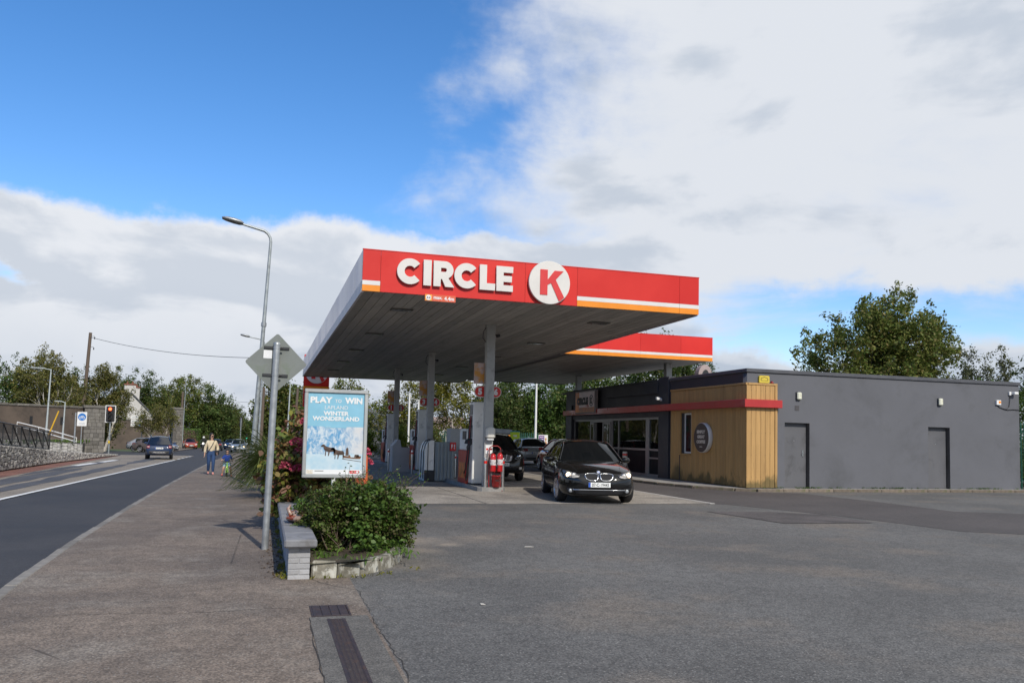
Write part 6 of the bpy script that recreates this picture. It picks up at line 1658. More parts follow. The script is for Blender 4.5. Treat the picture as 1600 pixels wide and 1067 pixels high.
tree('broadleaf_tree', 'leafy green tree behind the poster board under the canopy edge', 'tree', (6.0, 62.5, -.6), [(0, 0, 4.5, 1.9, 1.6, 1.9), (-.8, 0, 2.9, 1.7, 1.5, 1.6), (1.4, 0, 3.4, 1.2, 1.2, 1.4)], 'olive', 90, 85, .18, 41, r0=.14, spray=1.0, rad=.35)
tree('broadleaf_tree', 'small dark tree above the slate roofed house beyond the pumps', 'tree', (9.4, 84, -.8), [(0, 0, 4.0, 1.6, 1.6, 1.5), (-.6, 0, 2.5, 1.5, 1.5, 1.4)], 'dark', 60, 70, .22, 42, r0=.12)
tree('garden_shrub', 'bright yellow green shrub just right of the poster board', 'shrub', (5.6, 50.3, 0), [(0, 0, .9, 1.1, .9, .85), (-.7, 0, .6, .7, .7, .6)], 'lime', 80, 90, .12, 43, stems=2, r0=.05, spray=.4, rad=.22)
tree('garden_shrub', 'bright yellow green shrub right of the furthest column', 'shrub', (7.55, 49.2, 0), [(0, 0, 1.0, .75, .7, .95)], 'lime', 60, 90, .12, 44, stems=2, r0=.05, spray=.4, rad=.22)
tree('garden_shrub', 'dull green shrubs behind the timber post beyond the pumps', 'shrub', (9.9, 58.2, 0), [(0, 0, 1.3, 1.3, .9, 1.3), (1.6, 0, 1.1, 1.0, .8, 1.1)], 'olive', 80, 80, .15, 45, stems=2, r0=.05, spray=.5, rad=.3)

# --- planter
def leafball(name, label, cat, base, ells, leaf, ncl, nleaf, ls, seed, **k): return tree(name, label, cat, base, ells, leaf, ncl, nleaf, ls, seed, **k)
fs = leafball('front_shrub', 'large dense small leaved green shrub filling the front of the planter', 'shrub', (1.02, 10.25, .12),
    [(-.12, -.05, .38, .46, .40, .38), (.36, .28, .40, .42, .46, .40), (.02, .42, .46, .50, .42, .34), (.52, .05, .34, .30, .38, .32), (-.30, .30, .44, .28, .35, .30)], 'shrub', 500, 84, .040, 51, stems=5, r0=.035, spray=.14, rad=.055, shell=.55, nl=60, bark='twig', bump_=.20, aspect=.62, sides=6)
cl, P, D = crown_points([(.42, -.18, .26, .32, .24, .24), (.62, .15, .28, .22, .3, .26), (.15, -.42, .20, .22, .12, .16), (.10, .1, .5, .6, .5, .34), (.4, .2, .45, .48, .48, .40)], 230, 20, 52, .16, .06, .7, .2, .1)
P[:, 2] = np.maximum(P[:, 2], .02)
fs.scale = (1, 1, .93)
put('bramble_leaves', leaf_mesh('bramble_leaves', P, .055*np.random.default_rng(5).uniform(.6, 1.3, len(P)), LEAF['bramble'], .75, sides=6), fs)
b = MB(); tp = []; rs = random.Random(8)
for k in range(80):
    a = rs.uniform(-.6, 3.4); x0, y0 = .28+.42*math.cos(a)*rs.uniform(.3, 1), .2+.4*math.sin(a)*rs.uniform(.3, 1); z0 = rs.uniform(.60, .78)
    d = Vector((rs.uniform(-.1, .35), rs.uniform(-.25, .1), rs.uniform(.10, .34))); p0 = Vector((x0, y0, z0)); b.tube([p0, p0+d*.5+Vector((0, 0, .02)), p0+d], [.004, .003, .002], 4, caps=False)
    for q in range(9): tp.append(p0+d*(q/8)+Vector((rs.gauss(0, .015), rs.gauss(0, .015), rs.gauss(0, .015))))
b.build('twigs', BARK['twig'], fs)['kind'] = 'stuff'
put('twig_leaves', leaf_mesh('twig_leaves', np.array(tp), np.full(len(tp), .036), LEAF['bramble'], .6), fs)
b = MB()
for k in range(16):
    p0 = Vector((-.10+rs.uniform(-.12, .12), -.22+rs.uniform(-.1, .1), -.04)); d = Vector((rs.uniform(-.25, .3), rs.uniform(-.12, .2), rs.uniform(.3, .45)))
    b.tube([p0, p0+d*.5+Vector((rs.uniform(-.05, .05), 0, 0)), p0+d], [.012, .009, .005], 5, caps=False)
b.build('bare_stems', BARK['twig'], fs)['kind'] = 'stuff'
# low weeds at the feet of the shrub and along walls: stuff
def tufts(name, pts, leaf, size, n, seed, spread=.06, label=None):
    rg = np.random.default_rng(seed); C_ = []; D = []
    for x, y, z in pts:
        m = rg.integers(n//2, n+1); q = rg.normal(size=(m, 3))*np.array([spread, spread, 0]); q[:, 2] = rg.random(m)*size*.7
        C_.append(q+np.array([x, y, z])); D.append(np.tile([0, 0, 1.2], (m, 1))+rg.normal(size=(m, 3))*.4)
    C_ = np.concatenate(C_); D = np.concatenate(D)
    o = put(name, leaf_mesh(name, C_, size*rg.uniform(.5, 1.3, len(C_)), LEAF[leaf], .28, up=-.2, dirs=D, rg=rg)); o['kind'] = 'stuff'; return o
rs = random.Random(4)
tufts('wall_weeds', [(14.75+rs.uniform(0, 10.8), 22.74, .085) for _ in range(60)]+[(17.0+rs.uniform(-.5, .5), 22.72, .085) for _ in range(14)]+[(20.0+rs.uniform(-.6, .6), 22.72, .085) for _ in range(20)]+[(24.2+rs.uniform(-.4, .4), 22.72, .085) for _ in range(10)], 'bramble', .07, 8, 61, .04)
tufts('kerb_weeds', [(.60+i*.14+rs.uniform(-.05, .05), 9.03+.035*max(0, i-2)**1.35*1.0-.04, 0) for i in range(9)]+[(WX0-.03, 9.05+rs.random()**1.6*8, 0) for _ in range(80)]+[(1.05, 8.95, 0), (1.08, 8.97, 0)], 'yellow', .05, 9, 62, .03)
tufts('planter_weeds', [(rs.uniform(.55, 1.7), rs.uniform(9.2, 12.5), .13) for _ in range(90)], 'bramble', .09, 10, 63, .06)
rg = np.random.default_rng(9)
dl = np.stack([WX0-.03-np.abs(rg.normal(size=700))*.10, 9.1+rg.random(700)**1.3*14, np.full(700, .006)], 1); dl[:, 2] += np.array([gz(-5, y) for y in dl[:, 1]])
o = put('dead_leaves', leaf_mesh('dead_leaves', dl, .035*rg.uniform(.5, 1.3, 700), leafmat('leaf_dead', [(.07, .04, .02), (.11, .07, .035), (.05, .035, .025)], .1, .8), .7, up=3, rg=rg)); o['kind'] = 'stuff'

petal = leafmat('petal_pink', [(.42, .035, .10), (.60, .07, .17), (.66, .16, .20), (.34, .03, .07), (.60, .27, .22)], .25)
def hydrangea(label, base, ells, heads, seed, ncl=130, group=None):
    o = tree('hydrangea', label, 'shrub', base, ells, 'hydr', ncl, 34, .092, seed, stems=4, r0=.03, spray=.22, rad=.13, shell=.5, nl=30, bark='twig', aspect=.80, group=group, sides=6)
    rg = np.random.default_rng(seed+7)
    for (x, y, z, r) in heads:
        n = 150; d = rg.normal(size=(n, 3)); d /= np.linalg.norm(d, axis=1)[:, None]; d[:, 2] = np.abs(d[:, 2])*1.0-.3
        put('flower_head', leaf_mesh('flower_head', d*r*rg.uniform(.75, 1.05, (n, 1))+np.array([x, y, z]), .042*rg.uniform(.7, 1.3, n), petal, .9, rg=rg), o)
    return o
hydrangea('tall hydrangea with red flower heads left of the poster board', (.62, 14.1, .15), [(-.06, 0, .65, .50, .5, .62), (.03, .2, 1.15, .42, .45, .42), (-.20, -.3, .45, .32, .34, .42), (.28, .1, .9, .34, .4, .6)],
    [(.02, -.56, 1.12, .17), (-.12, -.50, 1.22, .12), (.16, -.54, 1.00, .15), (.04, -.58, .84, .14), (-.28, -.52, .84, .11), (-.10, -.55, .80, .10), (.16, -.38, 1.50, .15), (.02, -.34, 1.56, .11), (-.05, -.32, .98, .10), (-.22, -.2, 1.02, .08)], 71, 260)
hydrangea('hydrangea with bright pink flowers right of the poster board', (1.45, 15.9, .15), [(0, 0, .55, .36, .5, .55), (.1, .3, .8, .28, .4, .40)], [(.22, -.46, .92, .14), (.32, -.40, 1.04, .16), (.38, -.44, .86, .13), (.22, -.3, 1.16, .12)], 72, 90)
hydrangea('low hydrangea with a few red flowers further along the planter', (1.1, 20.5, .15), [(0, 0, .5, .55, .8, .55), (.1, .9, .6, .5, .8, .5)], [(-.2, -.6, .9, .12), (.3, -.5, .95, .12)], 73, 110)
for k, (x, y, r, l, lf) in enumerate(((.72, 12.4, .30, 'low green shrub at the foot of the poster board', 'bramble'), (.55, 19.0, .42, 'yellow green conifer shrub spilling over the planter wall', 'lime'), (1.0, 25.2, .6, 'green shrub in the planter before the tall price sign', 'hedge'), (.9, 29.5, .7, 'green shrub in the planter nearest the tall price sign', 'olive'), (1.0, 37.5, .8, 'bushy green shrub in the planter behind the tall price sign', 'hedge'), (.9, 42.5, .8, 'furthest bushy green shrub in the planter', 'olive'))):
    leafball('planter_shrub', l, 'shrub', (x, y, .14), [(0, 0, r*.75, r, r*1.3, r*.75)], lf, 90, 60, .045 if y < 20 else .09, 80+k, stems=2, r0=.02, spray=.16 if y < 20 else .3, rad=.07 if y < 20 else .16, bark='twig')
def strap_plant(label, base, n, ln, seed, lean=(-.35, -.2), group=None):
    o = thing('strap_leaf_plant', label, 'plant', base, 0, group); rs = random.Random(seed); b = MB()
    for k in range(n):
        a = rs.uniform(0, 6.28); L_ = ln*rs.uniform(.55, 1.1); w = rs.uniform(.014, .026); d = Vector((math.cos(a)*.55+lean[0], math.sin(a)*.55+lean[1], 0))
        r = Vector((-math.sin(a), math.cos(a), .0))*w; p0 = Vector((rs.gauss(0, .10), rs.gauss(0, .18), 0)); P = []; u, q = rs.uniform(1.15, 1.6), rs.uniform(.75, 1.75)
        for i in range(8):
            t = i/7; p = p0+d*L_*(.25*t+.55*t*t)+Vector((0, 0, L_*(u*t-q*t*t))); p.z = max(p.z, -.28); ww = r*(1-t*.85)
            P.append([p-ww, p+ww+Vector((0, 0, .008))])
        b.grid(P)
    b.build('leaves', LEAF['strap'], o); return o
strap_plant('big arching strap leaved clump hanging over the pavement', (.20, 21.6, .36), 520, 1.45, 91, (-.42, -.25), 'strap leaved clumps in the planter')
strap_plant('strap leaved clump just behind the biggest one', (.25, 24.2, .33), 420, 1.6, 92, (-.32, -.2), 'strap leaved clumps in the planter')
strap_plant('upright strap leaved clump furthest along the planter', (.35, 27.4, .3), 300, 1.8, 93, (-.1, -.1), 'strap leaved clumps in the planter')
# ------------------------------------------------------------------ far side of the road
def zg(x, y): return gz(-5, y)
M['rubble'] = mat('rubble_stone', (.30, .29, .27), .9, var=.3, vs=5, rand=.45, bmp=.4, bs=25, dirt=(.14, .135, .12), ds=3)
M['mortar'] = mat('dark_mortar', (.055, .052, .047), .95, var=.2)
M['brownwall'] = mat('old_render', (.105, .082, .066), .95, var=.18, vs=.6, bmp=.4, bs=12, dirt=(.065, .052, .043), ds=.9, dlo=.45, dhi=.7)
M['pier'] = mat('pier_stone', (.155, .145, .13), .95, var=.2, vs=2, rand=.22, bmp=.4, bs=12, dirt=(.09, .085, .07), ds=2)
wall_h = lin((-60, 1.6), (20, 1.4), (37.7, 1.0), (49, .66), (62, .30), (73, .04))
# terrace above the wall
b = MB(); ys = [-60, 0, 20, 30, 38, 44, 49, 56, 62, 68, 73]
b.grid([[(walx(y)-.30, y, zg(0, y)+wall_h(y)-.02), (walx(y)-3.0, y, zg(0, y)+wall_h(y)+.1), (-45, y, zg(0, y)+wall_h(y)+.3)] for y in ys], flip=False)
terr = struct('terrace', b, M['soil'])
rw = thing('rubble_wall', 'low grey rubble stone wall falling away along the far side of the road', 'wall', (0, 0, 0))
b = MB(); ys = list(np.linspace(-20, 73, 48))
b.grid([[(walx(y)-.02, y, zg(0, y)-.3), (walx(y)-.045, y, zg(0, y)+wall_h(y)), (walx(y)-.42, y, zg(0, y)+wall_h(y)), (walx(y)-.42, y, zg(0, y)-.3)] for y in ys], smooth=False)
b.build('core', M['mortar'], rw)
rs = random.Random(12); svar = []
for k in range(7):
    bm = bmesh.new(); bmesh.ops.create_cube(bm, size=1); bmesh.ops.bevel(bm, geom=bm.edges[:], offset=.12, segments=1, affect='EDGES', profile=.5)
    for v in bm.verts: v.co += Vector((rs.uniform(-.06, .06), rs.uniform(-.09, .09), rs.uniform(-.09, .09)))
    q = MB(); q.bm(bm); svar.append(q.mesh('stone', M['rubble']))
far = MB(); count = 0
def stones(xf, y0, y1, hf, zf, xoff=0.0, part_range=(36.5, 51.5), parent=None):
    global count
    y = y0
    while y < y1:
        w = rs.uniform(.16, .40); hh = hf(y); z = 0
        while z < hh-.03:
            s_ = min(rs.uniform(.10, .24), hh-z); nsplit = 1 if rs.random() < .6 else 2
            for q in range(nsplit):
                ww = w/nsplit; yc = y+ww*(q+.5); c = (xf(yc)-.02+rs.uniform(-.02, .02), yc, zf(yc)+z+s_/2)
                if part_range[0] < yc < part_range[1] and count < 296:
                    o = put('stone', svar[rs.randrange(7)], parent, c); o.scale = (.16, ww*.88, s_*.84); o.rotation_euler = (rs.uniform(-.12, .12), 0, rs.uniform(-.05, .05)); count += 1
                else:
                    Mx = Matrix.Translation(c) @ Matrix.Rotation(rs.uniform(-.12, .12), 4, 'X') @ Matrix.Diagonal((.16, ww*.88, s_*.84, 1)); far.bbox(-.5, .5, -.5, .5, -.5, .5, .12, Mx)
            z += s_
        y += w
stones(walx, 25, 72, wall_h, lambda y: zg(0, y), parent=rw)
o = far.build('stones', M['rubble'], rw); o['kind'] = 'stuff'
# second rubble wall holding up the ramp
rw2 = thing('rubble_wall', 'short rubble wall under the white handrails behind the cycle sign', 'wall', (-12.2, 64.6, -.62), R(172))
b = MB(); b.box(0, 9, 0, .4, 0, 1.0); b.build('core', M['mortar'], rw2)
far = MB()
x = 0
while x < 9:
    w = rs.uniform(.2, .45); z = 0; hh = .92+.05*x
    while z < hh-.04:
        s_ = min(rs.uniform(.12, .28), hh-z); far.bbox(-.5, .5, -.5, .5, -.5, .5, .12, Matrix.Translation((x+w/2, .41, z+s_/2)) @ Matrix.Diagonal((w*.95, .14, s_*.92, 1))); z += s_
    x += w
far.build('stones', M['rubble'], rw2)['kind'] = 'stuff'
b = MB(); b.add([(-12.3, 64.9, .30), (-21, 66.2, .75), (-21.3, 78, .9), (-16, 83.5, .2), (-13.2, 70, .15)], [(4, 3, 2, 1, 0)]); o = struct('ramp', b, M['pave'])
if o.data.polygons[0].normal.z < 0: o.data.flip_normals()
# dark mesh railing
rl = thing('mesh_railing', 'dark steel railing with diagonal bars and mesh on top of the rubble wall', 'railing', (0, 0, 0))
def rp_(y, t): return Vector((walx(y)-.18, y, zg(0, y)+wall_h(y)+.04+.92*t))
y0, y1, nb = 25.0, 48.8, 14
b = MB(); b.tube([rp_(y, 1) for y in np.linspace(y0, y1, 12)], .035, 6); b.tube([rp_(y, .02) for y in np.linspace(y0, y1, 12)], .03, 6); b.build('rail', M['dark_steel'], rl)
for k in range(nb+1):
    y = y0+(y1-y0)*k/nb; MB().tube([rp_(y, 0), rp_(y, 1)], .035 if k in (0, nb) else .028, 6).build('upright', M['dark_steel'], rl)
    if k < nb: MB().tube([rp_(y, .98), rp_(y+(y1-y0)/nb, .03)], .032, 6).build('diagonal', M['dark_steel'], rl)
b = MB()
for k in range(260):
    y = y0+(y1-y0)*(k+.5)/260; p, q = rp_(y, .02), rp_(y, .98); b.quad(p-Vector((0, .014, 0)), p+Vector((0, .014, 0)), q+Vector((0, .014, 0)), q-Vector((0, .014, 0)))
for j in range(20):
    t = (j+.5)/20; b.grid([[rp_(y, t-.012), rp_(y, t+.012)] for y in np.linspace(y0, y1, 12)])
b.build('mesh_infill', M['dark_steel'], rl)['kind'] = 'stuff'
# white handrails
for k, (z, l) in enumerate(((1.0, 'upper white handrail on the ramp left of the cycle sign'), (.72, 'lower white handrail on the ramp left of the cycle sign'))):
    b = MB(); P = [Vector((-17.2, 67.2, 1.75-1.0+z)), Vector((-15.6, 66.4, 1.42-1.0+z)), Vector((-12.75, 64.55, .74-1.0+z))]
    b.tube(P, .035, 6)
    for t in (0, .5, 1): p = P[0].lerp(P[2], t) if t in (0, 1) else P[1]; b.cyl(p, (p.x, p.y, p.z-.95), .025, seg=6)
    tag(b.build('handrail', M['white_paint']), l, 'handrail', 'white handrails on the ramp')
# tall old walls
def old_wall(label, p0, p1, zb, zt, slits=()):
    L = math.hypot(p1[0]-p0[0], p1[1]-p0[1]); o = thing('old_wall', label, 'wall', (p0[0], p0[1], 0), math.atan2(p1[1]-p0[1], p1[0]-p0[0]))
    MB().box(0, L, -.01, .45, zb, zt).build('wall_face', M['brownwall'], o)
    x = 0; rs_ = random.Random(L)
    while x < L-.1:
        w = min(rs_.uniform(.6, 1.1), L-x); MB().bbox(x+.01, x+w-.01, -.1, .54, zt+.001, zt+rs_.uniform(.15, .25), .03).build('coping_stone', M['pier'], o); x += w
    for x in slits: MB().box(x-.13, x+.13, -.03, -.011, zt-1.55, zt-.85).build('slit', M['print_black'], o)
    return o
old_wall('tall brown rendered wall with slits and stone coping left of the stone pier', (-40, 60), (-16.1, 84.1), -1.2, 3.2, (29.0, 31.8))
old_wall('tall brown wall behind the junction between the two stone piers', (-21.5, 116.2), (-12.5, 121.5), -1.4, 2.5, (3.5, 8.2))
def pier(label, x, y, zb, zt, w):
    o = thing('stone_pier', label, 'pier', (x, y, zb), R(16)); rs_ = random.Random(x)
    MB().box(-w/2+.04, w/2-.04, -w/2+.04, w/2-.04, 0, zt-zb-.1).build('core', M['mortar'], o)
    z = 0
    while z < zt-zb-.2:
        s_ = rs_.uniform(.26, .42); x0 = -w/2
        while x0 < w/2-.05:
            ww = min(rs_.uniform(.3, .6), w/2-x0)
            if w/2-x0-ww < .15: ww = w/2-x0
            MB().bbox(x0+.008, x0+ww-.008, -w/2-rs_.uniform(0, .03), -w/2+.2, z+.008, z+s_-.008, .015).build('stone_block', M['pier'], o)
            x0 += ww
        for sx in (-1, 1): MB().bbox(sx*(w/2-.1)-.1, sx*(w/2-.1)+.1, -w/2+.21, w/2, z+.008, z+s_-.008, .015).build('stone_block', M['pier'], o)
        z += s_
    MB().bbox(-w/2-.12, w/2+.12, -w/2-.12, w/2+.12, zt-zb-.1, zt-zb+.16, .03).build('cap_stone', M['pier'], o)
pier('squared stone gate pier with a cap at the end of the tall brown wall', -15.3, 84.4, -.85, 3.35, 1.75)
pier('second stone gate pier further along beside the leaning telegraph pole', -12.1, 126.7, -1.4, 4.4, 1.3)
# house with chimneys
M['hwall'] = mat('house_render', (.50, .485, .465), .8, var=.06); M['slate'] = mat('slate', (.085, .088, .095), .7, var=.15, vs=2, stretch=(1, 1, 6))
hs = thing('gabled_house', 'pale rendered house with slate roof and two chimneys behind the far wall', 'house', (-21.2, 146.5, -1.5), R(14))
z1, z2 = 4.2, 8.6
MB().prism([(-4.2, 0), (4.2, 0), (4.2, z1), (0, z2), (-4.2, z1)], 9, Matrix.Translation((0, 9, 0)) @ FACE_S).build('wall', M['hwall'], hs)
for sg in (-1, 1):
    MB().prism([(sg*4.7, z1-.45), (0, z2+.02), (0, z2+.25), (sg*4.7, z1-.2)], 9.6, Matrix.Translation((0, 9.3, 0)) @ FACE_S).build('roof', M['slate'], hs)
for x, y, zt in ((-.2, .8, 10.0), (1.2, 8.0, 9.9)):
    c = MB().bbox(x-.85, x+.85, y-.5, y+.5, z2-1.6, zt, .02).build('chimney', M['hwall'], hs); MB().bbox(x-.95, x+.95, y-.6, y+.6, zt+.001, zt+.2, .02).build('chimney_cap', mat('chimney_brick', (.20, .07, .045), .8), c)
    for q in (-.4, .4): MB().cyl((x+q, y, zt+.2), (x+q, y, zt+.6), .14, .12).build('chimney_pot', bpy.data.materials['chimney_brick'], c)
h2 = thing('slate_roofed_house', 'low house with dark slate roof seen just right of the poster board', 'house', (7.6, 76, -.9), R(-25))
MB().prism([(-3.2, 0), (3.2, 0), (3.2, 2.6), (0, 4.6), (-3.2, 2.6)], 9, Matrix.Translation((0, 9, 0)) @ FACE_S).build('wall', mat('h2_wall', (.12, .12, .125), .8), h2)
for sg in (-1, 1): MB().prism([(sg*3.5, 2.3), (0, 4.62), (0, 4.8), (sg*3.5, 2.5)], 9.6, Matrix.Translation((0, 9.3, 0)) @ FACE_S).build('roof', M['slate'], h2)
MB().prism([(0, 0), (.9, 0), (.9, .7), (0, .7)], .06, Matrix.Translation((3.0, 3, 2.9)) @ Matrix.Rotation(R(90), 4, 'Z') @ Matrix.Rotation(R(54), 4, 'X')).build('skylight', M['plate_white'], h2)
h3 = thing('long_terrace', 'long pale terraced building with pinkish roof far beyond the pumps', 'building', (17, 110, -1.2), R(-12))
MB().box(-9, 9, 0, 7, 0, 3.4).build('wall', M['hwall'], h3); MB().prism([(0, 3.4), (7, 3.4), (3.5, 5.2)], 18, Matrix.Translation((-9, 0, 0)) @ Matrix.Rotation(R(90), 4, 'Z') @ FACE_S).build('roof', mat('pink_roof', (.30, .22, .20), .8), h3)
for x in (-6, -2, 2, 6): f = MB().box(x-.5, x+.5, -.04, -.002, 1.6, 2.7).build('window', M['print_black'], h3)
# poles and lamps
M['pole_pale'] = mat('pale_pole', (.42, .46, .46), .5, .2, var=.08, vs=4)
M['timber'] = mat('pole_timber', (.115, .085, .065), .9, var=.25, vs=4, stretch=(6, 6, .4), bmp=.3)
M['timber_pale'] = mat('pale_timber', (.36, .26, .12), .8, var=.1)
def lamp(label, x, y, h, arm, kind='swan', r=.075, lean=0.0, group='street lamps'):
    o = thing('street_lamp', label, 'street lamp', (x, y, zg(0, y)), 0, group); o.rotation_euler = (0, R(lean), 0)
    MB().cyl((0, 0, 0), (0, 0, 1.3), r*1.3, r*1.25, 14).cyl((0, 0, 1.3), (0, 0, 1.42), r*1.25, r, 14).build('base', M['galv'], o)
    a = Vector(arm); L = a.length; d = a/L
    pts = [Vector((0, 0, 1.4)), Vector((0, 0, h*.5)), Vector((0, 0, h-.35))]
    rr = [r, r*.8, r*.55]
    if kind == 'swan':
        for t in (.25, .5, .75, 1): pts.append(Vector((0, 0, h-.35))+d*(.35*(1-math.cos(t*math.pi/2)))+Vector((0, 0, .35*math.sin(t*math.pi/2)))); rr.append(r*.5)
        pts.append(d*(L-.35)+Vector((0, 0, h+.10))); rr.append(r*.42)
    else:
        pts.append(Vector((0, 0, h))); rr.append(r*.5)
    MB().tube(pts, rr, 12).build('pole', M['grey_pole'] if kind == 'swan' else M['pole_pale'], o)
    MB().lathe([(r*.98, h*.62), (r*.98, h*.635)], 12).build('collar', M['galv'], o)
    Z = Matrix.Rotation(math.atan2(d.y, d.x), 4, 'Z')
    if kind == 'swan':
        T = Matrix.Translation(d*(L-.4)+Vector((0, 0, h+.10))) @ Z @ Matrix.Rotation(R(-9), 4, 'Y')
        prof = [(0, 0), (.08, .05), (.13, .14), (.145, .32), (.12, .55), (.06, .68), (0, .71)]
        q = MB(); P = []
        for rr_, xx in prof: P.append([T @ Vector((xx, rr_*1.05*math.cos(2*math.pi*k/16), rr_*.62*math.sin(2*math.pi*k/16)*(1 if math.sin(2*math.pi*k/16) > 0 else .55)+.02)) for k in range(17)])
        hd_ = q.grid(P).build('lamp_head', M['galv'], o, weld=True)
        q = MB(); P = []
        for rr_, xx in prof[1:-1]: P.append([T @ Vector((xx, rr_*.9*math.cos(a_), -.004-rr_*.45*math.sin(a_))) for a_ in np.linspace(0, math.pi, 9)])
        q.grid(P).build('lens', mat('lamp_glass', (.10, .10, .09), .15), hd_)
    else:
        MB().tube([(0, 0, h-.05), d*(L*.4)+Vector((0, 0, h+.02))], .03, 6).build('arm', M['pole_pale'], o)
        MB().bbox(L*.3, L*1.0, -.13, .13, -.03, .05, .02, Matrix.Translation((0, 0, h+.02)) @ Z).build('lamp_head', M['pole_pale'], o)
    return o
lamp('tall grey swan neck street lamp standing right behind the diamond sign', -.38, 27.2, 8.15, (-1.25, -.05, 0), r=.085, lean=2.3)
lamp('second swan neck street lamp down the road with its head left of the diamond sign', -.45, 60.6, 8.55, (-1.4, -.05, 0), r=.085, lean=1.3)
lamp('pale street lamp with flat head before the tall brown wall', -15.3, 67.1, 6.3, (-1.3, -.1, 0), 'flat', lean=1.0)
lamp('short pale lamp with a small flat head left of the cycle sign', -14.6, 69.0, 4.0, (-.7, 0, 0), 'flat', lean=.9)
lamp('tall pale street lamp beside the hedge across the junction', -11.6, 129.6, 10.1, (1.7, 0, 0), lean=.8)
lamp('tall pale pole lamp before the dark roadside trees', -11.2, 170, 9.9, (.6, 0, 0), 'flat', lean=.8)
lamp('distant swan neck lamp with head pointing over the road', -11.8, 212, 9.6, (2.4, 0, 0))
lamp('pale street lamp standing between the diamond sign and the tall price sign', 1.6, 64.2, 5.9, (-.5, 0, 0), 'flat', lean=1.0)
def wood_pole(label, x, y, h, r, lean, m_=None):
    o = thing('telegraph_pole', label, 'telegraph pole', (x, y, zg(0, y)-.1), 0); o.rotation_euler = (0, R(lean), 0)
    MB().cyl((0, 0, 0), (0, 0, h), r, r*.72, 12).build('pole', m_ or M['timber'], o)
    b = MB()
    for z in (h-.35, h-1.4): b.tube([(r*.8, 0, z), (r*.8+.2, 0, z+.03), (r*.8+.25, 0, z-.15)], .02, 5); b.cyl((r*.8+.25, 0, z-.25), (r*.8+.25, 0, z-.05), .05, seg=8)
    b.build('fittings', M['black_plastic'], o)['kind'] = 'stuff'
    return o
wood_pole('dark leaning telegraph pole with a wire at its top left of the house', -17.2, 88.6, 11.7, .20, 2.0)
wood_pole('dark telegraph pole leaning beside the second stone pier', -12.0, 130.8, 8.4, .20, .5)
wood_pole('pale telegraph pole with white band directly behind the diamond sign', -.3, 64.7, 5.5, .15, 1.0)
wood_pole('far pale timber pole left of the tall price sign', 2.6, 77.4, 6.3, .15, 1.0)
wood_pole('short orange timber post beyond the pumps', 12.4, 74.4, 4.0, .12, 0, M['timber_pale'])
def wire(label, pts, sag, r=.018):
    p, q = Vector(pts[0]), Vector(pts[1]); b = MB(); b.tube([p.lerp(q, t)-Vector((0, 0, sag*4*t*(1-t))) for t in np.linspace(0, 1, 24)], r, 5)
    tag(b.build('overhead_wire', M['black_plastic']), label, 'wire', 'overhead wires')
wire('overhead wire from the leaning telegraph pole to the pole behind the diamond sign', ((-16.8, 88.6, 10.3), (-.2, 66.5, 7.2)), .5, .022)
wire('overhead wire across the road above the distant traffic', ((-11.9, 135, 6.9), (.2, 120, 5.4)), .3, .02)
b = None
# white posts (netting poles) beyond the pumps
for k, (x, y, h, l) in enumerate(((9.2, 54.6, 4.3, 'tallest white pole of the frame beyond the pumps'), (10.3, 57.2, 4.0, 'second white pole of the frame beyond the pumps'), (11.0, 57.6, 4.0, 'third white pole of the frame beyond the pumps'))):
    o = MB().cyl((0, 0, 0), (0, 0, h), .07, .06, 8).build('white_pole', M['white_paint'], None, (x, y, -.05)); tag(o, l, 'pole', 'white poles beyond the pumps')
tag(MB().tube([(9.2, 54.6, 4.0), (10.3, 57.2, 3.9), (11.0, 57.6, 3.9)], .03, 6).build('cross_bar', M['white_paint']), 'white cross bar joining the poles beyond the pumps', 'bar')
yp = MB().cyl((0, 0, 0), (.55, 0, 1.7), .05, seg=8).build('yellow_pole', mat('yellow_paint', (.62, .36, .02), .4), None, (-14.6, 64.9, .9)); tag(yp, 'yellow leaning bar by the pale street lamp', 'pole')
# signs
cs_ = thing('cycle_sign', 'white plate with round blue cycle symbol on a thin post', 'road sign', (-12.4, 64.2, zg(0, 64)))
MB().cyl((0, .03, 0), (0, .03, 3.2), .035, seg=8).build('post', M['galv'], cs_)
MB().bbox(-.31, .31, -.02, 0, 2.15, 3.15, .01).build('plate', M['white_paint'], cs_)
o = put('blue_disc', curve_mesh('blue_disc', [arc(0, 0, .26, 0, 350, 35)], .004, mat('sign_blue', (.02, .16, .48), .4)), cs_); o.matrix_local = Matrix.Translation((0, -.021, 2.80)) @ FACE_S
for x in (-.11, .11):
    q = put('cycle_wheel', curve_mesh('cycle_wheel', [arc(0, 0, .085, 0, 345, 23), list(reversed(arc(0, 0, .06, 0, 345, 23)))], .003, M['print_white']), cs_); q.matrix_local = Matrix.Translation((x, -.0255, 2.75)) @ FACE_S
q = put('cycle_frame', curve_mesh('cycle_frame', [[(-.12, .0), (-.02, .13), (.08, .13), (.12, .0), (.09, .0), (.06, .10), (.0, .10), (.03, 0), (.0, 0), (-.04, .08), (-.09, 0)]], .003, M['print_white']), cs_); q.matrix_local = Matrix.Translation((0, -.0255, 2.76)) @ FACE_S
MB().box(-.2, .2, -.0225, -.0205, 2.26, 2.40).build('small_text', mat('faint_print', (.55, .56, .57), .5), cs_)
tag(MB().cyl((0, 0, 0), (0, 0, 3.1), .06, .05, 8).build('grey_post', M['galv'], None, (-12.85, 64.4, zg(0, 64))), 'plain grey post just left of the cycle sign', 'post')
red_on = emis('signal_red', (1.0, .10, .03), 4.5); sig_off = mat('signal_off', (.02, .018, .015), .3); green_on = emis('signal_green', (.05, .8, .45), 2.5)
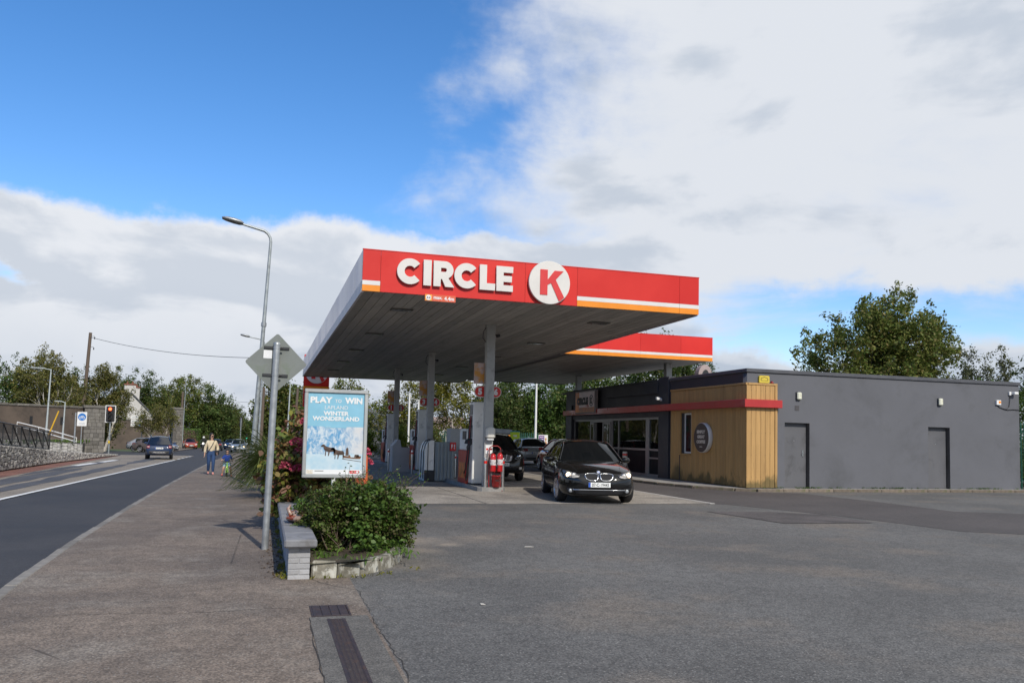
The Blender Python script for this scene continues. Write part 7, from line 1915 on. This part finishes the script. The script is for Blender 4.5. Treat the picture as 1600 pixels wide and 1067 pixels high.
def signal(label, x, y, h, s_, lit='red', board=True, lean=0, yaw=0, group='traffic signals at the junction'):
    o = thing('traffic_signal', label, 'traffic light', (x, y, zg(0, y)), R(yaw), group)
    MB().cyl((0, .08, 0), (0, .08, h-.2), .057, seg=10).build('post', M['grey_pole'], o)
    if board:
        MB().bbox(-.36*s_, .36*s_, .0, .02, h-1.30*s_, h, .008).build('backing_board', M['white_paint'], o)
        MB().box(-.31*s_, .31*s_, -.003, -.0005, h-1.25*s_, h-.05*s_).build('board_face', M['print_black'], o)
    MB().bbox(-.16*s_, .16*s_, -.16, -.004, h-1.2*s_, h-.1*s_, .02).build('housing', M['black_plastic'], o)
    for k in range(3):
        z = h-(.28+.36*k)*s_
        v = MB(); v.lathe([(.13*s_, .0), (.13*s_, .16)], 14, Matrix.Translation((0, -.15, z)) @ FACE_S); v.build('hood', M['black_plastic'], o)
        on = (k == 0 and lit == 'red') or (k == 2 and lit == 'green')
        MB().lathe([(.115*s_, .02), (0, .035)], 14, Matrix.Translation((0, -.15, z)) @ FACE_S).build('lamp', (red_on if lit == 'red' else green_on) if on else sig_off, o)
    MB().bbox(-.06, .06, -.02, .07, .95, 1.15, .01).build('push_button', mat('button_yellow', (.60, .42, .03), .4) if board else M['black_plastic'], o)
    return o
signal('traffic light showing red on a white edged board beside the road', -11.4, 69.1, 3.85, 1.02)
signal('small red traffic light in the distance right of the stone pier', -17.0, 98.0, 3.6, .85, 'red', False)
signal('dark traffic light seen from behind at the far right of the junction', -2.6, 96.6, 4.0, 1.0, 'none', False, yaw=180)
signal('red traffic light just left of the diamond sign post', -.55, 83.4, 3.45, .8, 'red', False)
signal('traffic light seen side on before the second stone pier', -13.2, 122.5, 4.2, 1.0, 'none', False, yaw=-90)
signal('tiny green pedestrian signal behind the oncoming car', -2.2, 110, 2.2, .6, 'green', False)
fp_ = thing('finger_signs', 'three white direction sign plates one above another on a grey post', 'road sign', (-14.4, 104.4, zg(0, 104)))
MB().cyl((.62, .04, 0), (.62, .04, 4.1), .06, seg=10).build('post', M['galv'], fp_)
for k, z in enumerate((3.75, 3.32, 2.90)):
    p_ = MB().bbox(-.62, .60, -.02, .02, z-.18, z+.18, .006).build('sign_plate', M['white_paint'], fp_); MB().box(-.5, .42, -.023, -.0205, z-.04, z+.05).build('faint_text', mat('faint_text', (.36, .40, .42), .5), p_)
    if k == 2: MB().box(.30, .52, -.0235, -.0205, z-.12, z+.12).build('blue_square', bpy.data.materials['sign_blue'], p_)
for k, (x, y, l) in enumerate(((-18.0, 88.9, 'black cast bollard at the junction corner with a blue top'), (-18.7, 89.3, 'black cast bollard just left of the blue topped one'))):
    o = MB().lathe([(.17, 0), (.17, .1), (.13, .15), (.12, 1.0), (.16, 1.05), (.14, 1.2), (0, 1.3)], 12).build('black_bollard', M['black_plastic'], None, (x, y, zg(0, y)+.05)); tag(o, l, 'bollard', 'black bollards at the corner')
# hedges and trees along the road
def box_hedge(label, x0, x1, y0, y1, z, h, leaf, seed, n=5200, ls=.16):
    rg = np.random.default_rng(seed); o = thing('clipped_hedge', label, 'hedge', ((x0+x1)/2, (y0+y1)/2, z))
    P = rg.uniform(-1, 1, (n, 3)); ax = rg.integers(0, 3, n); sg = np.where(rg.random(n) < .5, -1, 1.)
    for k in range(n): P[k, ax[k]] = sg[k]*rg.uniform(.9, 1.04)
    P = P*np.array([(x1-x0)/2, (y1-y0)/2, h/2])+np.array([0, 0, h/2]); put('foliage', leaf_mesh('foliage', P, ls*rg.uniform(.6, 1.3, n), LEAF[leaf], .7, rg=rg), o)
    MB().box(-(x1-x0)/2*.92, (x1-x0)/2*.92, -(y1-y0)/2*.92, (y1-y0)/2*.92, .1, h*.94).build('inner_twigs', BARK['twig'], o)
box_hedge('tall clipped green hedge behind the orange red car', -12.6, -9.9, 134, 142, -1.45, 3.0, 'hedge', 101)
box_hedge('lower clipped hedge to the right of the tall clipped hedge', -9.6, -8.2, 140, 155, -1.45, 2.2, 'hedge', 102)
LT = [('conifer', 'conifer', 'green conifer like tree at the left edge of the picture', -23.6, 84, 9.9, 1.9, 201, 'grey', 1, 'conifer_tree'),
 ('b', 'birch', 'large birch with several pale stems behind the tall brown wall', -19.4, 84.5, 9.4, 3.1, 202, 'white', 6, 'birch_tree'),
 ('b', 'birch', 'pale stemmed birch just right of the leaning telegraph pole', -15.9, 91.5, 8.6, 2.5, 203, 'white', 4, 'birch_tree'),
 ('t', 'olive', 'bushy olive tree between the leaning telegraph pole and the house', -18.2, 99.2, 6.6, 2.2, 204, 'grey', 2, 'broadleaf_tree'),
 ('t', 'dark', 'dark tree behind the far left of the tall brown wall', -31.0, 122, 11.0, 3.6, 205, 'grey', 1, 'broadleaf_tree'),
 ('t', 'dark', 'dark tree behind the big pale stemmed birch', -25.6, 120, 9.8, 3.4, 206, 'grey', 1, 'broadleaf_tree'),
 ('s', 'birch', 'young birch with thin white trunk left of the blue off-road car', -12.9, 104, 6.0, 2.0, 207, 'white', 1, 'birch_tree'),
 ('s', 'birch', 'young birch with forked white trunk right of the finger signs', -11.5, 106, 6.2, 1.9, 208, 'white', 1, 'birch_tree'),
 ('s', 'birch', 'young birch with leaning white trunk left of the finger signs', -16.6, 97.0, 4.6, 1.2, 209, 'white', 1, 'birch_tree'),
 ('t', 'dark', 'dark tree rising behind the left chimney of the house', -24.3, 166, 14.0, 3.4, 210, 'grey', 1, 'broadleaf_tree'),
 ('t', 'dark', 'dark tree rising between the two chimneys of the house', -20.2, 165, 13.2, 3.3, 211, 'grey', 1, 'broadleaf_tree'),
 ('t', 'olive', 'olive tree behind the right chimney of the house', -16.0, 153, 12.1, 3.4, 212, 'grey', 1, 'broadleaf_tree'),
 ('t', 'olive', 'biggest dark olive tree overhanging the hedge by the tall pale lamp', -12.6, 147, 11.9, 4.1, 213, 'grey', 1, 'broadleaf_tree'),
 ('t', 'dark', 'broad dark roadside tree right of the biggest olive tree', -9.0, 146, 10.3, 3.8, 214, 'grey', 1, 'broadleaf_tree'),
 ('t', 'olive', 'roadside tree with low boughs over the distant traffic', -7.4, 152, 8.6, 3.5, 215, 'grey', 1, 'broadleaf_tree'),
 ('t', 'dark', 'small roadside tree nearest the vanishing point of the road', -6.6, 182, 7.6, 3.2, 216, 'grey', 1, 'broadleaf_tree'),
 ('t', 'dark', 'far dark tree closing the view at the end of the road', -2.6, 168, 5.4, 2.8, 217, 'grey', 1, 'broadleaf_tree'),
 ('t', 'dark', 'dark tree beyond the strap leaved plants right of the road', 1.2, 116, 6.0, 2.3, 218, 'grey', 1, 'broadleaf_tree'),
 ('t', 'olive', 'dense dark tree filling the gap between diamond sign and price sign', 1.5, 82.5, 7.3, 2.2, 219, 'grey', 1, 'broadleaf_tree'),
 ('t', 'dark', 'dark tree behind the tall price sign', 4.2, 91.0, 7.6, 2.4, 220, 'grey', 1, 'broadleaf_tree'),
 ('t', 'yellow', 'small yellow green tree above the silver blue oncoming car', -4.3, 176, 4.2, 2.6, 221, 'grey', 1, 'broadleaf_tree')]
for kd, lf, l, x, y, h, w, sd, bk, st, nm in LT:
    z = zg(0, y)-.1
    if kd == 'conifer': e = [(0, 0, h*.45, w, w, h*.42), (0, 0, h*.68, w*.55, w*.55, h*.30), (-w*.6, 0, h*.3, w, w, h*.3)]; a = dict(ncl=150, nleaf=75, lsize=.18, spray=1.0, rad=.3)
    elif kd == 'b': e = [(0, 0, h*.68, w*.8, w*.7, h*.30), (-w*.55, 0, h*.58, w*.6, w*.6, h*.22), (w*.6, 0, h*.55, w*.6, w*.6, h*.22), (0, 0, h*.84, w*.55, w*.5, h*.16)]; a = dict(ncl=210, nleaf=85, lsize=.18, spray=1.2, rad=.34)
    elif kd == 's': e = [(0, 0, h*.66, w*.75, w*.7, h*.30), (-w*.4, 0, h*.52, w*.5, w*.5, h*.2), (w*.4, 0, h*.55, w*.5, w*.5, h*.2)]; a = dict(ncl=60, nleaf=55, lsize=.18, spray=1.0, rad=.32)
    else: e = [(0, 0, h*.66, w*.85, w*.8, h*.32), (-w*.5, 0, h*.46, w*.7, w*.7, h*.30), (w*.5, 0, h*.44, w*.7, w*.7, h*.30), (0, 0, h*.30, w*.8, w*.7, h*.26)]; a = dict(ncl=200, nleaf=80, lsize=.30, spray=1.2, rad=.55)
    tree(nm, l, 'tree', (x, y, z), e, lf, seed=sd, stems=st, r0=.30 if st > 2 else (.11 if kd == 's' else .22), bark=bk, shell=.4, nl=34, upb=.45, group='trees along the far side and beyond', **a)
tufts('verge_grass', [(-13.2-rs.random()*4, 64+rs.random()*7, .28) for _ in range(60)], 'hedge', .3, 12, 301, .3)
# a wooded rise closes the view beyond everything
b = MB(); rg = np.random.default_rng(77); P = []; 
for k in range(2600):
    a = rg.uniform(-75, 80); d = rg.uniform(215, 330); P.append((d*math.sin(R(a)), d*math.cos(R(a)), -2.0+rg.random()**.7*(5.5+3*math.sin(a*.19)+2*math.sin(a*.53))))
P = np.repeat(np.array(P), 16, axis=0)+rg.normal(size=(2600*16, 3))*np.array([1.6, 1.6, 1.0]); P = P[P[:, 2] > -2.3]
keep = ~((np.abs(P[:, 0]+7) < 7) & (P[:, 1] > 150)); P = P[keep]
o = put('distant_wood', leaf_mesh('distant_wood', P, .9*rg.uniform(.6, 1.3, len(P)), LEAF['dark'], .8, rg=rg)); o['kind'] = 'stuff'
# ------------------------------------------------------------------ people
def skin(name, joints, edges, mt, parent, sub=2):
    """one continuous tapered surface grown round a skeleton; joints: name -> (x, y, z, rx, ry)"""
    ks = list(joints); me = bpy.data.meshes.new(name)
    me.from_pydata([joints[k][:3] for k in ks], [(ks.index(a), ks.index(b)) for a, b in edges], [])
    o = bpy.data.objects.new(name, me); col.objects.link(o)
    m = o.modifiers.new('s', 'SKIN'); m.use_smooth_shade = True
    for i, k in enumerate(ks):
        j = joints[k]; v = me.skin_vertices[0].data[i]; v.radius = (j[3], j[4] if len(j) > 4 else j[3]); v.use_root = (i == 0)
    o.modifiers.new('u', 'SUBSURF').levels = sub
    r = eval_mesh(o); bpy.data.objects.remove(o); r.materials.clear(); r.materials.append(mt); r.polygons.foreach_set('use_smooth', [True]*len(r.polygons))
    return put(name, r, parent)
SK = mat('skin_tone', (.46, .27, .19), .6, var=.05)
HAIR = mat('dark_hair', (.018, .012, .010), .6, var=.3, vs=30)
def head(o, x, y, z, s=1.0, turn=0.0, hair='long', glasses=True, tone=None):
    """face parts on a head centred at x, y, z that looks along local -y"""
    T = Matrix.Translation((x, y, z)) @ Matrix.Rotation(R(turn), 4, 'Z') @ Matrix.Scale(s, 4)
    b = MB(); b.sphere((0, .034, .05), (.086, .092, .085), 16, 10)
    if hair == 'long':
        b.sphere((0, .055, -.03), (.085, .06, .13), 14, 10); b.sphere((.055, .04, -.10), (.04, .045, .13), 10, 8); b.sphere((-.055, .04, -.10), (.04, .045, .13), 10, 8)
    b.v = [tuple(T @ Vector(v)) for v in b.v]; b.build('hair', HAIR, o)
    if glasses:
        b = MB(); b.bbox(-.075, -.008, -.108, -.095, -.012, .022, .006); b.bbox(.008, .075, -.108, -.095, -.012, .022, .006); b.box(-.008, .008, -.104, -.098, .008, .016); b.box(-.082, -.076, -.1, .02, .004, .012); b.box(.076, .082, -.1, .02, .004, .012)
        b.v = [tuple(T @ Vector(v)) for v in b.v]; b.build('sunglasses', M['print_black'], o)
    b = MB(); b.sphere((0, -.098, -.062), (.024, .010, .007), 8, 6); b.v = [tuple(T @ Vector(v)) for v in b.v]; b.build('mouth', mat('lips', (.33, .10, .09), .5), o)
def hand_joints(J, E, side, wrist, pal, d, sp, s=1.0):
    """a palm with four bent fingers and a thumb; d: finger direction, sp: across the palm"""
    W, P = Vector(wrist), Vector(pal); d = Vector(d).normalized(); sp = Vector(sp).normalized()
    nrm = d.cross(sp)
    J['palm'+side] = (*P, .030*s, .018*s); E.append(('wrist'+side, 'palm'+side))
    for i, (off, ln) in enumerate(((-.028, .062), (-.010, .072), (.010, .068), (.027, .052))):
        a = P+sp*off*s+d*.03*s; b_ = a+(d*.9+nrm*.35)*ln*.55*s; c = b_+(d*.55+nrm*.8)*ln*.5*s
        for q, pt, r in (('a', a, .0105), ('b', b_, .0095), ('c', c, .008)): J[f'f{side}{i}{q}'] = (*pt, r*s)
        E += [('palm'+side, f'f{side}{i}a'), (f'f{side}{i}a', f'f{side}{i}b'), (f'f{side}{i}b', f'f{side}{i}c')]
    t0 = P-sp*.03*s-d*.01*s; t1 = t0+(-sp*.6+d*.7+nrm*.3)*.05*s
    J['t'+side] = (*t0, .013*s); J['u'+side] = (*t1, .010*s); E += [('palm'+side, 't'+side), ('t'+side, 'u'+side)]
# woman walking towards the camera
wm = thing('person', 'woman in a cream jacket and blue jeans with sunglasses walking on the pavement', 'person', (-2.05, 35.5, gz(-5, 35.5)), R(6))
J = dict(pelvis=(0, 0, .90, .135, .10), waist=(0, 0, 1.04, .115, .09), chest=(0, 0, 1.24, .145, .10), neckb=(0, 0, 1.38, .06), neck=(0, -.01, 1.44, .05), chin=(0, -.025, 1.49, .058, .068), crown=(0, -.01, 1.595, .072, .085), top=(0, 0, 1.64, .04, .05),
    hipL=(.085, 0, .84, .095), kneeL=(.085, -.10, .48, .058), ankL=(.085, -.06, .09, .038), toeL=(.09, -.20, .035, .034, .028),
    hipR=(-.085, 0, .84, .095), kneeR=(-.085, -.02, .48, .058), ankR=(-.085, .16, .12, .038), toeR=(-.09, .04, .045, .034, .028),
    shL=(.155, 0, 1.315, .056), elL=(.25, .05, 1.07, .045), wristL=(.215, -.10, .90, .028), shR=(-.155, 0, 1.315, .056), elR=(-.235, .05, 1.06, .045), wristR=(-.25, .02, .83, .028))
E_ = [('pelvis', 'waist'), ('waist', 'chest'), ('chest', 'neckb'), ('neckb', 'neck'), ('neck', 'chin'), ('chin', 'crown'), ('crown', 'top')]
for q in 'LR': E_ += [('pelvis', 'hip'+q), ('hip'+q, 'knee'+q), ('knee'+q, 'ank'+q), ('ank'+q, 'toe'+q), ('chest', 'sh'+q), ('sh'+q, 'el'+q), ('el'+q, 'wrist'+q)]
hand_joints(J, E_, 'L', J['wristL'][:3], (.205, -.14, .86), (-.1, -.6, -.7), (0, .7, -.7)); hand_joints(J, E_, 'R', J['wristR'][:3], (-.255, .0, .77), (0, -.1, -1), (0, -1, 0))
skin('body', J, E_, SK, wm)
def grow(keys, k): return {q: (*J[q][:3], *[r*k+.012 for r in J[q][3:]]) for q in keys}
cream = mat('cream_jacket', (.60, .50, .34), .8, var=.14, vs=9, bmp=.8, bs=11)
jk = grow(['waist', 'chest', 'neckb', 'shL', 'elL', 'wristL', 'shR', 'elR', 'wristR'], 1.12); jk['hem'] = (0, 0, .80, .165, .125)
for q in 'LR': jk['wrist'+q] = (*[J['wrist'+q][i]*.85+J['el'+q][i]*.15 for i in range(3)], .048)
jk = {k: jk[k] for k in ['hem', 'waist', 'chest', 'neckb', 'shL', 'elL', 'wristL', 'shR', 'elR', 'wristR']}
skin('jacket', jk, [('hem', 'waist'), ('waist', 'chest'), ('chest', 'neckb'), ('chest', 'shL'), ('shL', 'elL'), ('elL', 'wristL'), ('chest', 'shR'), ('shR', 'elR'), ('elR', 'wristR')], cream, wm)
jn = grow(['waist', 'pelvis', 'hipL', 'kneeL', 'ankL', 'hipR', 'kneeR', 'ankR'], 1.03)
skin('jeans', jn, [('waist', 'pelvis'), ('pelvis', 'hipL'), ('hipL', 'kneeL'), ('kneeL', 'ankL'), ('pelvis', 'hipR'), ('hipR', 'kneeR'), ('kneeR', 'ankR')], mat('denim', (.022, .055, .14), .8, var=.2, vs=8), wm)
for q in 'LR':
    a, t_ = J['ank'+q], J['toe'+q]; skin('shoe', dict(h=(a[0], a[1]+.03, a[2]-.035, .045, .04), m=(a[0], (a[1]+t_[1])/2, t_[2]+.015, .046, .042), t=(t_[0], t_[1]-.02, t_[2]+.005, .042, .036)), [('h', 'm'), ('m', 't')], mat('pink_shoe', (.62, .26, .24), .6), wm)
head(wm, 0, -.015, 1.555, turn=28)
b = MB(); b.tube([(.10, -.07, 1.38), (.03, -.155, 1.22), (-.08, -.15, 1.02), (-.19, -.06, .86)], .011, 5); b.tube([(.10, .07, 1.38), (-.02, .14, 1.15), (-.19, .04, .86)], .011, 5); b.build('bag_strap', M['print_black'], wm)
MB().bbox(.13, .29, -.17, -.06, .80, .99, .03).build('handbag', M['black_plastic'], wm)
# child on a balance bike
bkp = Vector((-1.36, 33.8, gz(-5, 33.8)))
bike = thing('balance_bike', 'small lime green balance bike under the child in the blue top', 'bicycle', bkp, R(4))
lime = mat('bike_lime', (.30, .62, .03), .35, coat=.4)
for y in (-.28, .30):
    w_ = MB(); w_.lathe([(.105, -.018), (.15, -.02), (.158, 0), (.15, .02), (.105, .018), (.105, -.018)], 20, Matrix.Translation((0, y, .158)) @ Matrix.Rotation(R(90), 4, 'Y')); wo_ = w_.build('wheel', M['rubber'], bike)
    q = MB()
    for k in range(5): a = k*R(72); q.cyl((0, y, .158), (0, y+.105*math.cos(a), .158+.105*math.sin(a)), .008, seg=6)
    q.build('spokes', lime, wo_)
b = MB(); b.tube([(0, .30, .158), (0, .12, .30), (0, -.16, .40)], .02, 8); b.tube([(0, .12, .30), (0, .14, .42)], .018, 8)
for sx in (-.035, .035): b.tube([(sx, -.28, .158), (sx*.8, -.20, .34), (0, -.17, .42)], .014, 6)
b.tube([(0, -.17, .40), (0, -.14, .56)], .016, 8); b.build('frame', lime, bike)
MB().tube([(-.21, -.06, .60), (-.1, -.12, .58), (0, -.14, .56), (.1, -.12, .58), (.21, -.06, .60)], .012, 6).build('handlebar', M['print_black'], bike)
MB().bbox(-.055, .055, .05, .24, .42, .46, .015).build('saddle', M['print_black'], bike)
kd_ = thing('person', 'small child in a blue top and shorts sitting on a lime green balance bike', 'person', bkp, R(4))
J = dict(pelvis=(0, .12, .52, .085, .075), chest=(0, .03, .72, .085, .07), neckb=(0, .0, .82, .045), neck=(0, -.01, .845, .038), chin=(0, -.025, .875, .055, .06), crown=(0, -.01, .96, .07, .078), top=(0, 0, 1.005, .035, .04),
    hipL=(.06, .11, .49, .062), kneeL=(.13, -.10, .34, .042), ankL=(.17, -.05, .07, .028), toeL=(.18, -.14, .025, .026, .02),
    hipR=(-.06, .11, .49, .062), kneeR=(-.13, -.04, .32, .042), ankR=(-.16, .04, .10, .028), toeR=(-.18, -.05, .05, .026, .02),
    shL=(.105, .02, .79, .036), elL=(.185, .01, .66, .029), wristL=(.205, -.05, .615, .020), shR=(-.105, .02, .79, .036), elR=(-.185, .01, .66, .029), wristR=(-.205, -.05, .615, .020))
E_ = [('pelvis', 'chest'), ('chest', 'neckb'), ('neckb', 'neck'), ('neck', 'chin'), ('chin', 'crown'), ('crown', 'top')]
for q in 'LR': E_ += [('pelvis', 'hip'+q), ('hip'+q, 'knee'+q), ('knee'+q, 'ank'+q), ('ank'+q, 'toe'+q), ('chest', 'sh'+q), ('sh'+q, 'el'+q), ('el'+q, 'wrist'+q)]
hand_joints(J, E_, 'L', J['wristL'][:3], (.20, -.075, .612), (0, -.8, -.3), (1, 0, 0), .7); hand_joints(J, E_, 'R', J['wristR'][:3], (-.20, -.075, .612), (0, -.8, -.3), (1, 0, 0), .7)
skin('body', J, E_, SK, kd_)
skin('top', {**grow(['chest', 'neckb', 'shL', 'elL', 'shR', 'elR'], 1.12), 'hem': (0, .11, .52, .105, .095)}, [('hem', 'chest'), ('chest', 'neckb'), ('chest', 'shL'), ('shL', 'elL'), ('chest', 'shR'), ('shR', 'elR')], mat('blue_top', (.012, .05, .30), .8, var=.1), kd_)
skin('shorts', dict(pelvis=(0, .12, .51, .10, .088), a=(.065, .10, .47, .075), b=(.12, -.06, .37, .058), c=(-.065, .10, .47, .075), d=(-.12, -.01, .355, .058)), [('pelvis', 'a'), ('a', 'b'), ('pelvis', 'c'), ('c', 'd')], mat('pale_shorts', (.20, .32, .36), .8), kd_)
for q in 'LR':
    a, t_ = J['ank'+q], J['toe'+q]; skin('shoe', dict(h=(a[0], a[1]+.02, a[2]-.03, .036, .032), t=(t_[0], t_[1]-.01, t_[2]+.008, .034, .028)), [('h', 't')], mat('coral_shoe', (.72, .12, .10), .6), kd_)
head(kd_, 0, -.01, .94, .82, 0, 'short', True)
# driver of the black saloon (right hand drive)
dv = thing('person', 'driver in dark clothes holding the steering wheel of the black saloon', 'person', car.root.location, car.root.rotation_euler.z)
J = dict(pelvis=(-.28, -.36, .62, .15, .12), chest=(-.34, -.36, 1.0, .15, .11), neckb=(-.33, -.36, 1.13, .06), chin=(-.30, -.36, 1.19, .06, .065), crown=(-.31, -.36, 1.30, .075, .085), top=(-.32, -.36, 1.345, .04),
    shL=(-.32, -.19, 1.07, .06), elL=(-.02, -.14, .93, .045), wristL=(.22, -.25, 1.03, .028), shR=(-.32, -.53, 1.07, .06), elR=(-.02, -.62, .95, .045), wristR=(.27, -.54, 1.05, .028),
    kneeL=(.20, -.27, .68, .07), kneeR=(.20, -.46, .68, .07))
E_ = [('pelvis', 'chest'), ('chest', 'neckb'), ('neckb', 'chin'), ('chin', 'crown'), ('crown', 'top'), ('pelvis', 'kneeL'), ('pelvis', 'kneeR')]
for q in 'LR': E_ += [('chest', 'sh'+q), ('sh'+q, 'el'+q), ('el'+q, 'wrist'+q)]
hand_joints(J, E_, 'L', J['wristL'][:3], (.32, -.22, 1.07), (.8, .1, .4), (0, .6, .8)); hand_joints(J, E_, 'R', J['wristR'][:3], (.36, -.51, 1.08), (.8, .1, .4), (0, .6, .8))
skin('body', J, E_, SK, dv)
skin('coat', {**grow(['chest', 'neckb', 'shL', 'elL', 'shR', 'elR'], 1.1), 'hem': (-.28, -.36, .66, .18, .14)}, [('hem', 'chest'), ('chest', 'neckb'), ('chest', 'shL'), ('shL', 'elL'), ('chest', 'shR'), ('shR', 'elR')], mat('dark_coat', (.02, .02, .024), .8), dv)
MB().sphere((-.33, -.36, 1.30), (.095, .085, .085), 12, 8).build('hair', HAIR, dv)
# motorcyclist in the distance
my = 106.5; mp_ = Vector((-7.1, my, gz(-5, my)-.05))
mb_ = thing('motorcycle', 'distant motorcycle with a lit headlamp on the far lane', 'motorcycle', mp_, 0)
for y in (-.7, .7): MB().lathe([(.2, -.06), (.3, -.06), (.32, 0), (.3, .06), (.2, .06), (.2, -.06)], 18, Matrix.Translation((0, y, .32)) @ Matrix.Rotation(R(90), 4, 'Y')).build('wheel', M['rubber'], mb_)
b = MB(); b.bbox(-.16, .16, -.35, .55, .45, .85, .08); b.tube([(0, -.7, .32), (0, -.45, .95)], .05, 8); b.tube([(-.35, -.35, 1.05), (0, -.45, 1.0), (.35, -.35, 1.05)], .02, 6); b.build('body', M['black_plastic'], mb_)
MB().bbox(-.15, .15, -.05, .75, .852, .92, .03).build('seat', M['rubber'], mb_)
MB().lathe([(.10, 0), (.07, .03), (0, .04)], 14, Matrix.Translation((0, -.56, .92)) @ FACE_S).build('headlamp', emis('bike_lamp', (1, .95, .85), 6), mb_)
rdr = thing('person', 'distant motorcycle rider in dark jacket and white helmet', 'person', mp_, 0)
J = dict(pelvis=(0, .25, .98, .15, .12), chest=(0, .12, 1.35, .17, .12), neckb=(0, .06, 1.48, .07), chin=(0, .02, 1.55, .08), crown=(0, .03, 1.66, .09), shL=(.2, .1, 1.43, .07), elL=(.33, -.08, 1.2, .055), wristL=(.33, -.32, 1.07, .04), shR=(-.2, .1, 1.43, .07), elR=(-.33, -.08, 1.2, .055), wristR=(-.33, -.32, 1.07, .04), kneeL=(.22, -.2, .82, .09), ankL=(.2, .05, .42, .06), kneeR=(-.22, -.2, .82, .09), ankR=(-.2, .05, .42, .06))
E_ = [('pelvis', 'chest'), ('chest', 'neckb'), ('neckb', 'chin'), ('chin', 'crown')]
for q in 'LR': E_ += [('chest', 'sh'+q), ('sh'+q, 'el'+q), ('el'+q, 'wrist'+q), ('pelvis', 'knee'+q), ('knee'+q, 'ank'+q)]
skin('body', J, E_, bpy.data.materials['dark_coat'], rdr)
MB().sphere((0, .03, 1.64), (.13, .15, .14), 14, 10).build('helmet', M['white_paint'], rdr)
